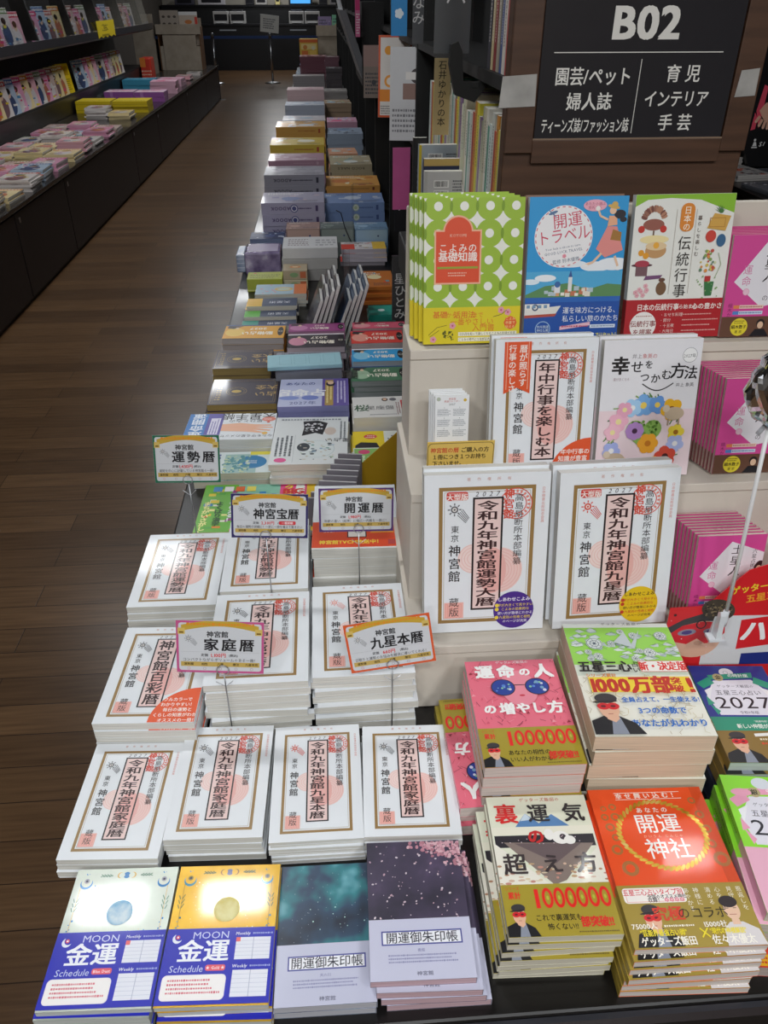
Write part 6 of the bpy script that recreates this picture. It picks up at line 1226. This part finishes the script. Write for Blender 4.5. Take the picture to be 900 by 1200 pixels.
# yellow leaflet box with grey booklets shingled beside it
yb = thing('leaflet_box', 'olive yellow open box beside the cream stand', 'box', (0, 0, 0))
YM = mat('B08A14', .5, .1)
MB().prism([(0.060, 0.6505), (0.185, 0.6505), (0.185, 0.87), (0.158, 0.845), (0.060, 0.752)], 'y', 1.500, 1.5025, YM).obj('front_panel', yb)
MB().prism([(1.500, 0.6505), (1.555, 0.6505), (1.555, 0.745), (1.500, 0.752)], 'x', 0.058, 0.060, YM).obj('side_panel', yb)
MB().box(0.186, 1.50, 0.6505, 0.188, 1.555, 0.87, YM).obj('rear_panel', yb); MB().box(0.06, 1.503, 0.6505, 0.186, 1.555, 0.653, YM).obj('base', yb)
for k in range(9):
    t = thing('grey_booklet', 'grey booklet standing beside the yellow box, %s from the front' % ORD[k], 'booklet', (-0.012 + .0085 * k, 1.386 + .0125 * k, 0.6504 + .0015), (R(-8), 0, R(-9)), 'grey booklets beside the yellow box')
    MB().box(-.050, 0, 0, .045 - .0055 * k, .0075, .076 + .0055 * k, paper_edge('D8D6D8' if k % 2 else 'C0BEC2'), .0006).obj('page_block', t)
    MB().box(-.0505, -.0006, 0, -.050 + .0955 - .0055 * k, -.0001, .0765 + .0055 * k, mat('7E7A82', .4)).obj('cover', t)
packet('tray', 'yellow box with orange lid at the far end of the aisle table', 'box', -0.27, -0.005, 13.52, 13.75, 0.6504, 1.08, mat('E0B84A', .5), None, lambda a: (a.rect(0, a.H * .9, a.W, a.H, 'D86A30'), a.rect(a.W * .08, a.H * .70, a.W * .92, a.H * .86, 'F0D890'), a.circ(a.W * .3, a.H * .76, 30, 'D88A40'), a.circ(a.W * .75, a.H * .74, 26, 'E8E0C0'), a.rect(a.W * .1, a.H * .50, a.W * .45, a.H * .66, 'E07A38'), a.rect(a.W * .55, a.H * .50, a.W * .9, a.H * .66, 'F0C860')))
bx = thing('cardboard_display', 'grey cardboard display box with two books in it beyond the yellow box', 'display box', (0, 0, 0))
MB().box(0.0, 14.0, 0.6505, 0.43, 14.008, 1.10, CARDBOARD).box(-0.02, 13.985, 1.10, 0.43, 13.995, 1.24, CARDBOARD).obj('front_flap', bx); MB().box(0.0, 14.009, 0.6505, 0.008, 14.3, 1.2, CARDBOARD).box(0.422, 14.009, 0.6505, 0.43, 14.3, 1.2, CARDBOARD).obj('side_panel', bx); MB().box(0.009, 14.292, 0.6505, 0.421, 14.3, 1.3, CARDBOARD).obj('back_panel', bx); MB().box(0.009, 14.009, 0.6505, 0.421, 14.29, 0.66, CARDBOARD).obj('base', bx)
Book('book', 0.20, 0.42, 0.03, '8A7AA0', rows(('C8C4D8', '7A6A98'), 2), spine='L').stand('lilac book standing in the grey cardboard display box', 0.115, 14.06, 0.99 - .06, 6)
Book('book', 0.18, 0.44, 0.03, '7AB898', rows(('C8D870', '58B090', 'D8884A'), 4), spine='L').stand('green book standing in the grey cardboard display box', 0.315, 14.06, 0.99 - .06, 6)
tag(MB().box(0.012, 14.03, 0.6605, 0.418, 14.25, 0.93, CARDBOARD, .003).obj('inner_riser'), 'cardboard riser inside the grey cardboard display box', 'box')

# ================================================================== the magazine side of the aisle
seams = [3.2, 5.02, 6.12, 8.6, 10.0, 12.4, 14.6, 16.6]
wt = thing('counter_top', 'long dark worktop of the magazine counter across the aisle', 'counter top', (0, 0, 0)); MB().box(-2.60, 3.2, 0.535, -1.815, 16.6, 0.560, mat('1E1A1A', .25, .3), .003).obj('slab', wt)
for k, (a0, a1) in enumerate(zip(seams, seams[1:])):
    t = thing('cabinet', 'dark low cabinet of the magazine counter, %s from the near end' % ORD[k], 'cabinet', (0, 0, 0), group='low cabinets under the magazines')
    CB = ramp_mat('dark_laminate', [(0.3, '130C0D'), (0.7, '1A1011')], 5, 4, .5, .05, stretch=(1, 6, 1))
    MB().box(-2.60, a0 + .002, 0.0, -1.845, a1 - .002, 0.5345, CB).obj('cabinet_body', t)
    d = MB().box(-1.8445, a0 + .008, 0.03, -1.828, a1 - .008, 0.52, CB, .002).obj('door', t)
    MB().box(-1.8275, a0 + .06, 0.46, -1.825, a0 + .085, 0.49, STEEL).obj('lock', d)
tag(MB().box(-1.85, 16.62, 0, -1.825, 16.65, 0.60, BLACKM).box(-2.0, 16.60, 0, -1.75, 16.67, .012, STEEL).obj('end_post'), 'thin black post at the far end of the magazine counter', 'post')

# rack behind: ledge, back wall, pockets
rk = thing('magazine_rack', 'tall black magazine rack on the far side of the low counter', 'magazine rack', (0, 0, 0))
MB().box(-3.12, 3.2, 0.0, -3.08, 14.2, 2.2, BLACKM).obj('back_panel', rk)
MB().prism([(-3.08, 0.02), (-2.62, 0.02), (-2.61, 0.60), (-2.60, 0.725), (-3.08, 0.725)], 'y', 3.2, 14.2, mat('1C1719', .4)).obj('ledge', rk)
MB().box(-2.612, 3.2, 0.7255, -2.600, 14.2, 0.745, BLACKM).obj('ledge_lip', rk)
pk = [4.6, 5.9, 7.15, 8.4, 9.65, 10.9, 12.15, 13.4]
for y in (3.4, *pk):
    MB().prism([(-2.62, 1.272), (-2.475, 1.272), (-2.575, 1.80), (-2.70, 1.80)], 'y', y - .02, y + .02, BLACKM).obj('pocket_divider', rk)
MB().prism([(-3.08, 1.18), (-2.50, 1.18), (-2.465, 1.20), (-2.465, 1.27), (-2.475, 1.27), (-2.475, 1.215), (-3.08, 1.215)], 'y', 3.2, 14.2, mat('2E2E33', .35)).obj('upper_shelf', rk)
MB().prism([(-2.473, 1.262), (-2.469, 1.262), (-2.537, 1.60), (-2.541, 1.60)], 'y', 3.42, 13.9, clear_mat('pocket_acrylic', (.95, .96, .97), .08, .10)).obj('clear_front', rk)
PAL = [('E8A8C4', 'D83A78'), ('F0DCA8', 'E08A20'), ('E8E0DC', 'D0402E'), ('D8C0B8', '9A5A48'), ('F0B8C4', 'D82A4A'), ('B8CCE0', '3A6AA8'), ('EAD8A0', 'B88828'), ('DCD4D0', '6A8A50')]
def magcover(seed):
    def f(a):
        rn = random.Random(seed); W, H = a.W, a.H; bg, ac = PAL[seed % len(PAL)]
        a.rect(0, 0, W, H, bg); a.rect(0, H * .84, W, H * .97, ac)
        a.circ(W * .52, H * .30, W * .30, rn.choice(('8A6A70', 'E8E0E0', '4A5A80', 'C87A60')), ry=H * .30); a.circ(W * .52, H * .60, W * .14, 'E8C4A8', ry=H * .13); a.circ(W * .52, H * .66, W * .16, rn.choice(('3A2A26', '6A4A38', '2A2224')), ry=H * .09)
        for k in range(8): x, y = W * rn.uniform(.02, .7), H * rn.uniform(.03, .78); a.rect(x, y, x + W * rn.uniform(.1, .28), y + H * rn.uniform(.03, .08), rn.choice((ac, 'F4F0EA', 'F0D840', 'E05A78', '5A9AC8')))
        a.lines(W * .06, H * .86, W * .9, H * .95, 1, 'F8F4F0', seed=seed, ragged=0, fill=.8); a.lines(W * .05, H * .05, W * .5, H * .3, 5, '4A4048', seed=seed)
    return f
mags = [Book('magazine', .21, .28, .008, PAL[k % 8][0], magcover(k), spine='L', pages='C8C4C0', gloss=.5, rough=.3, cat='magazine') for k in range(10)]
ymag = Book('magazine', .21, .28, .03, 'E4C41A', lambda a: (a.rect(0, 0, a.W, a.H, 'EACB1E'), a.rect(a.W * .1, a.H * .6, a.W * .9, a.H * .9, 'C8A010'), a.lines(a.W * .1, a.H * .1, a.W * .9, a.H * .5, 6, '8A7010')), spine='L', cat='magazine')
DESC = ['pink', 'cream and orange', 'white and brick', 'taupe', 'rose and scarlet', 'pale blue', 'ivory and gold', 'grey green', 'lilac pink', 'buff orange']
# leaning face-out on the ledge
WORD = ORD + ['thirteenth', 'fourteenth', 'fifteenth', 'sixteenth', 'seventeenth', 'eighteenth', 'nineteenth', 'twentieth'] + ['twenty-' + q for q in ORD[:9]] + ['thirtieth'] + ['thirty-' + q for q in ORD[:9]] + ['fortieth'] + ['forty-' + q for q in ORD[:9]]
PLACE = []; y = 6.3
while y < 12.6:
    if not (9.85 < y < 10.25 or 11.1 < y < 11.35): PLACE.append(y)
    y += .205
for k, y in enumerate(PLACE):
    b = ymag if 9.6 < y < 9.85 else mags[(k * 3 + 1) % 10]
    nm = 'bright yellow' if b is ymag else DESC[(k * 3 + 1) % 10]
    b.stand('%s magazine leaning on the dark ledge, %s from the near end' % (nm, WORD[k]), -2.672, y, 0.7262, 9, 70, 'magazines leaning on the dark ledge')
for k in range(26):
    y = 6.6 + .262 * k
    if any(abs(y - q) < .13 for q in pk): continue
    mags[(k * 7 + 2) % 10].stand('%s magazine behind the clear upper pocket, %s from the near end' % (DESC[(k * 7 + 2) % 10], WORD[k]), -2.562, y, 1.2162 + .03 * (k % 2), 9, 78, 'magazines in the clear upper pockets')
tg = thing('pocket_tag', 'yellow tag with ragged lower edge hanging from the upper pockets', 'tag', (0, 0, 0))
mb = MB(); mb.prism([(10.60, 1.37), (11.50, 1.37), (11.50, 1.20)] + [(11.50 - .11 * q, 1.20 + (.02 if q % 2 else 0)) for q in range(1, 8)] + [(10.62, 1.20)], 'x', -2.463, -2.459, mat('E0C818', .5))
a = Art(mb, 480, 220, lambda x, y, z: (-2.459 + z, 10.75 + x, 1.17 + y)); a.text('ご自由に', 240, 130, 80, '4A4210', bold=.02); a.lines(60, 30, 420, 80, 1, '6A6018'); mb.obj('card', tg)

# lying stacks on the counter
def lay(b, n, x, y, what, rz, seed, cat_group):
    return stack(b, n, x, y, rz, '%s, topmost' % what, '%s, {} from the top' % what, cat_group, base=0.5604, jit=.006, jr=1.5, seed=seed)
tmag = [Book('magazine', .21, .27, t, PAL[k % 8][0], magcover(k), spine='S', pages='CFCBC6', gloss=.5, rough=.3, cat='magazine') for k, t in enumerate((.012, .010, .014, .009, .012, .011, .013, .010, .012, .011))]
rowsY = [4.25, 4.58, 4.92, 5.26, 5.60, 5.96, 6.32, 6.70, 7.08, 7.46, 7.86, 8.28]
for j, y in enumerate(rowsY):
    for c, x in enumerate((-1.975, -2.20, -2.425)):
        if c == 2 and j < 5: continue
        k = (j * 3 + c * 5) % 10; n = (5, 4, 6, 3, 5, 6, 4, 5, 7, 4, 5, 3)[(j + 5 * c) % 12]; n = min(n, 4) if c == 2 else n
        lay(tmag[k], n, x + (.02 if j % 3 == 1 else 0), y, '%s magazine in the %s row, %s' % (DESC[k], ORD[j], ('counter edge', 'middle column', 'ledge side')[c]), (j % 3 - 1) * 2, j, '%s magazine pile, %s row' % (('edge', 'middle', 'ledge')[c], ORD[j]))
ybk = Book('magazine', .36, .34, .055, 'DCC018', lambda a: (a.rect(0, 0, a.W, a.H, 'E2C81C'), a.lines(20, 40, a.W - 20, 130, 2, '8A7A10')), spine='S', pages='C8B020', cat='magazine', spine_art=lambda a: a.rect(0, a.H * .45, a.W, a.H * .52, 'A8900C'))
lay(ybk, 2, -2.40, 9.75, 'thick yellow mook in the pile by the ledge', 0, 1, 'yellow mooks by the ledge'); lay(ybk, 2, -2.015, 9.75, 'thick yellow mook in the pile at the counter edge', 0, 2, 'yellow mooks at the edge')
lay(tmag[1], 6, -2.02, 9.15, 'cream magazine in the pile before the yellow mooks', 0, 3, 'cream pile before the yellow mooks'); lay(tmag[2], 7, -2.26, 9.2, 'white magazine in the pile before the yellow mooks by the ledge', 0, 4, 'white pile before the yellow mooks')
pur = Book('magazine', .34, .32, .05, 'A060A8', lambda a: (a.rect(0, 0, a.W, a.H, 'D8B8CC'), rows(('E8A0B8', 'F0E0E8', 'C87898'), 3)(a)), spine='S', pages='A878A8', cat='magazine', spine_art=lambda a: (a.rect(0, 0, a.W, a.H, '9A58A4'), a.rect(a.W * .2, 0, a.W * .3, a.H, 'B480BC')))
lay(pur, 2, -2.36, 10.85, 'purple edged pack by the ledge behind the yellow mooks', 0, 5, 'purple packs by the ledge'); lay(pur, 2, -2.00, 10.80, 'purple edged pack at the counter edge behind the yellow mooks', 0, 6, 'purple packs at the edge')
pk_ = Book('magazine', .32, .34, .045, 'E0B0C4', rows(('E86898', 'C8E0F0', 'F0D0DC', 'D84878'), 8), spine='S', pages='C8A0B0', cat='magazine')
lay(pk_, 3, -1.99, 11.75, 'pink magazine pack beyond the purple ones at the counter edge', 2, 7, 'pink packs beyond the purple ones')
tl = Book('magazine', .40, .34, .06, '3E94B4', rows(('5AB0CC', '3A80A0'), 9), spine='S', pages='3E88A8', cat='magazine')
lay(tl, 2, -2.385, 12.2, 'teal pack by the ledge beyond the purple packs', 0, 8, 'teal packs by the ledge')
lay(pk_, 2, -2.05, 12.7, 'rose magazine pack beyond the pink packs', -2, 9, 'rose packs beyond the pink packs'); lay(tmag[5], 5, -2.32, 13.2, 'pale blue magazine in the far pile before the cardboard box', 0, 10, 'pale blue pile before the cardboard box'); lay(tmag[4], 5, -2.00, 13.6, 'rose magazine in the far pile at the counter edge', 0, 11, 'rose pile at the far counter edge'); lay(tmag[7], 4, -1.97, 14.5, 'grey green magazine in the last pile of the counter', 0, 12, 'grey green last pile')
packet('red_pouch', 'red pouch standing at the ledge behind the teal pack', 'pouch', -2.585, -2.43, 13.4, 13.7, 0.5604, 0.86, mat('D03A28', .4, .3), None, lambda a: (a.rect(0, a.H * .6, a.W * .5, a.H, 'E08030'), a.lines(10, 20, a.W - 10, a.H * .5, 3, 'F0C0A8')), bev=.02)
cb = thing('cardboard_display', 'tan cardboard display box with calendars at the far end of the counter', 'display box', (0, 0, 0))
MB().box(-2.56, 15.5, 0.5605, -2.02, 15.51, 1.08, CARDBOARD).box(-2.66, 15.48, 1.08, -1.93, 15.495, 1.22, CARDBOARD).obj('front_flap', cb); MB().box(-2.64, 15.512, 0.5605, -2.63, 15.95, 1.18, mat('7A5430', .7)).box(-1.96, 15.512, 0.5605, -1.95, 15.95, 1.18, mat('7A5430', .7)).obj('side_panel', cb); MB().box(-2.63, 15.94, 0.5605, -1.96, 15.95, 1.3, CARDBOARD).obj('back_panel', cb); MB().box(-2.625, 15.52, 0.5605, -1.965, 15.935, 0.908, CARDBOARD).obj('base', cb)
Book('calendar', .30, .50, .03, 'A89C90', lambda a: [a.circ(a.W * (.2 + .3 * (i % 3)), a.H * (.62 + .2 * (i // 3)), 26, '4A4038', ry=18) for i in range(6)], spine='L', cat='calendar').stand('taupe calendar with dark oval pictures in the tan cardboard box', -2.445, 15.66, .5605 + .35, 4)
Book('calendar', .30, .48, .03, 'C8B8A8', lambda a: (a.rect(0, a.H * .9, a.W, a.H, 'E8E8E8'), a.circ(a.W * .5, a.H * .7, 60, 'C87838', ry=30), a.rect(a.W * .85, a.H * .5, a.W, a.H * .85, 'D03A28')), spine='L', cat='calendar').stand('beige calendar with orange picture in the tan cardboard box', -2.135, 15.66, .5605 + .35, 4)
packet('board', 'grey cardboard sheet leaning behind the tan display box', 'cardboard', -3.05, -2.70, 15.55, 15.6, 0.0, 1.36, CARDBOARD)

# ================================================================== far end: queue posts and the till counter
for x, lb, seen in ((-2.24, 'steel queue post by the tan cardboard box', 1), (-1.02, 'steel queue post carrying the white notice', 1), (0.35, 'steel queue post hidden behind the aisle table', 0)):
    t = thing('queue_post', lb, 'stanchion', (x, 19.9, 0))
    mb = MB(); mb.lathe([(0, 0), (.17, 0), (.17, .012), (.10, .03), (.04, .04), (0.0, .042)], STEEL, 28); mb.obj('base', t)
    MB().lathe([(0, .04), (.025, .04), (.025, .86), (0, .86)], STEEL, 16).obj('post', t); MB().lathe([(0, .86), (.034, .86), (.036, .93), (.03, .955), (0, .957)], mat('8A8C90', .3, 0, .8), 16).obj('head', t)
for x0, x1, nm in ((-3.6, -2.27, 'between the wall and the first post'), (-2.21, -1.05, 'between the two posts'), (-.99, .32, 'from the notice post to the aisle table')):
    tag(MB().box(x0, 19.897, .845, x1, 19.903, .90, mat('1E3A6E', .6)).obj('queue_belt'), 'blue queue belt ' + nm, 'queue belt', 'blue queue belts')
nt_ = thing('notice_board', 'white notice tilted on top of the queue post', 'notice', (-1.02, 19.86, 0.958), (0, R(6), 0))
mb = MB(); mb.box(-.20, -.004, .0, .19, .004, .32, mat('C4C4C0', .5), .002); a = Art(mb, 390, 320, lambda x, y, z: (-.20 + x, -.004 - z, y)); a.lines(60, 60, 330, 260, 5, '5A5A60', fill=.6); mb.obj('notice_sheet', nt_)
till = thing('till_counter', 'long black till counter closing the far end of the shop', 'counter', (0, 0, 0))
MB().box(-4.05, 23.7, 0, 3.2, 24.3, 0.985, mat('0F0F12', .4)).obj('counter_front', till); MB().box(-4.06, 23.66, 0.985, 3.2, 24.35, 1.02, mat('1A1A1E', .3, .3)).obj('counter_slab', till)
for x in (-2.15, -0.38): MB().box(x - .32, 23.695, .875, x + .10, 23.699, .90, mat('9AA0A8', .4)).obj('name_strip', till)
bc = thing('back_counter', 'black back shelf behind the tills', 'shelf', (0, 0, 0)); MB().box(-4.05, 24.9, 0, 3.2, 25.4, 1.38, mat('101012', .5)).box(-4.05, 24.86, 1.38, 3.2, 25.42, 1.42, mat('18181C', .3)).obj('shelf_body', bc)
def printer(x, lb):
    t = thing('receipt_printer', lb, 'printer', (x, 23.78, 1.0204))
    MB().box(-.19, 0, 0, .19, .34, .27, mat('B8B6B4', .5), .012).obj('housing', t); MB().box(-.16, -.004, .07, .16, -.0005, .21, mat('1A1A1E', .3)).obj('screen', t); MB().box(-.12, -.03, .02, .12, -.001, .05, mat('D8D8D8', .5)).obj('paper_tray', t); MB().box(-.14, .04, .2702, .14, .28, .30, mat('3A3A40', .4), .005).obj('lid', t)
for x, lb in ((-2.42, 'grey till printer outermost on the far counter'), (-2.00, 'grey till printer second on the far counter'), (-0.52, 'grey till printer third on the far counter'), (-0.12, 'grey till printer nearest the aisle table on the far counter')): printer(x, lb)
def machine(x, w, h, c, lb, scr=None, nm='payment_terminal'):
    t = thing(nm, lb, 'till machine', (x, 25.0, 1.4204)); MB().box(-w / 2, 0, 0, w / 2, .25, h, mat(c, .45), .01).obj('housing', t)
    if scr: 
        m, n_, b = new_mat('lit_screen'); b.inputs['Emission Color'].default_value = lin(scr); b.inputs['Emission Strength'].default_value = 1.2; b.inputs['Base Color'].default_value = (0, 0, 0, 1)
        MB().box(-w * .42, -.006, h * .1, w * .42, -.001, h * .92, m).obj('screen', t)
    else: MB().box(-w * .36, -.006, h * .25, w * .36, -.001, h * .8, mat('1A1A20', .3)).obj('dark_window', t)
for x, w, h, c, lb, s_ in ((-3.45, .5, .16, '4A4A58', 'dark till machine at the outer end of the back shelf', None), (-2.75, .7, .2, 'C8C4C8', 'pale till machine second on the back shelf', None), (-1.75, .22, .2, '2A2A30', 'small black machine on the back shelf', None), (-1.45, .3, .22, 'B8B4B0', 'grey box on the back shelf beside the small black machine', None), (-1.02, .12, .3, 'E8D890', 'cream bottle shaped box on the back shelf', None), (-.42, .62, .3, '1A2028', 'black monitor with lit blue screen on the back shelf', '4AA0E8'), (.18, .22, .2, '2A2A2E', 'black speaker box beside the blue screen', None), (.48, .24, .22, '8A8688', 'grey speaker box beside the black one', None)): machine(x, w, h, c, lb, s_)

# ================================================================== beyond the brown panel
sdt = thing('side_table', 'black table of dark magazines beyond the brown panel', 'table', (0, 0, 0))
MB().box(2.15, 3.3, 0.735, 3.1, 7.0, 0.765, BLACK, .003).obj('table_top', sdt); MB().box(2.21, 3.36, 0, 3.04, 6.9, .734, BLACKM).obj('cabinet_body', sdt)
sm = [Book('magazine', .21, .28, .010, c, rows(p, 40 + i), spine='L', pages='B8B4B0', gloss=.7, rough=.25, cat='magazine') for i, (c, p) in enumerate((('6A6C74', ('9A9CA8', 'D0D0D4', '5A5C66')), ('5A5654', ('B89A88', 'D8D4D0', '3A3638')), ('B8B4B2', ('8A8486', 'D86A50', '4A4A50'))))]
for k, (x, y, b, n, w) in enumerate(((2.30, 4.14, 0, 2, 'nearest the front corner'), (2.53, 4.14, 1, 2, 'beside the front corner pile'), (2.30, 4.55, 2, 3, 'at the black poster foot'), (2.54, 4.52, 0, 2, 'before the black poster'), (2.32, 4.96, 1, 5, 'beyond the poster'), (2.76, 4.2, 2, 3, 'third along the front'))):
    stack(sm[b], n, x, y, 8, 'glossy magazine %s on the far side table, topmost' % w, 'glossy magazine %s on the far side table, {} from the top' % w, 'side table pile ' + w, base=.7654, seed=k)
ps = thing('poster_board', 'black promotional board with a hand and pink stripe on the side table', 'poster', (2.60, 4.80, 0.772), (R(-8), 0, R(4)))
mb = MB(); mb.prism([(-.20, .15), (-.14, 0), (.30, 0), (.30, .72), (-.11, .72), (-.17, .42)], 'y', 0, .03, mat('131316', .4, .2)); a = Art(mb, 500, 720, lambda x, y, z: (-.20 + x, -z, y))
a.poly([(58, 290), (84, 420), (108, 410), (98, 300), (86, 200)], 'D84A60'); a.poly([(40, 190), (52, 282), (72, 250), (66, 196)], 'D84A60')
a.poly([(76, 290), (110, 330), (170, 336), (170, 240), (150, 226), (120, 232), (96, 262)], 'D8A890')
for k, (x0, y0, x1, y1) in enumerate(((86, 262, 66, 236), (102, 246, 88, 216), (122, 238, 114, 204), (142, 234, 140, 200), (160, 236, 164, 204))): a.circ(x1, y1, 8.5, 'D8A890'); a.line([(x0, y0), (x1, y1)], 17, 'D8A890'); a.circ(x1 - 1, y1 - 2, 4, 'E8C4B0')
for k in range(3): a.line([(98 + 20 * k, 258 - 4 * k), (94 + 20 * k, 236 - 4 * k)], 1.2, 'A87860')
a.circ(78, 140, 7, 'D8D8D8'); a.poly([(66, 108), (92, 108), (86, 130), (72, 130)], 'D8D8D8'); a.rect(62, 98, 96, 104, 'D8D8D8'); a.text('S', 116, 118, 34, 'D8D8D8', skew=.25, bold=.03); a.line([(132, 108), (140, 130)], 4, 'D8D8D8')
mb.obj('printed_board', ps)
wr_ = thing('wall_shelf', 'dark shelf with yellow and grey books seen past the taped edge', 'shelf', (0, 0, 0))
MB().box(2.70, 7.3, 0, 3.9, 7.36, 2.2, BLACKM).obj('back_panel', wr_)
for z in (1.0, 1.5): MB().box(2.70, 7.0, z, 3.9, 7.299, z + .03, mat('6A6664', .4)).obj('shelf_board', wr_)
for k in range(8): Book('book', .12, .30, .05, ('D8B838', '8A8C92', 'C8C0A8', 'B0A088', '5A5A62', 'C89848', '9A9CA0', '3A3A40')[k], None, spine='L').put('%s book leaning on the dark shelf past the taped edge' % ('yellow', 'grey', 'cream', 'tan', 'slate', 'amber', 'silver grey', 'charcoal')[k], (2.80 + .08 * k, 7.12, 1.0304 + .16), (R(90), R(-14), R(90)))
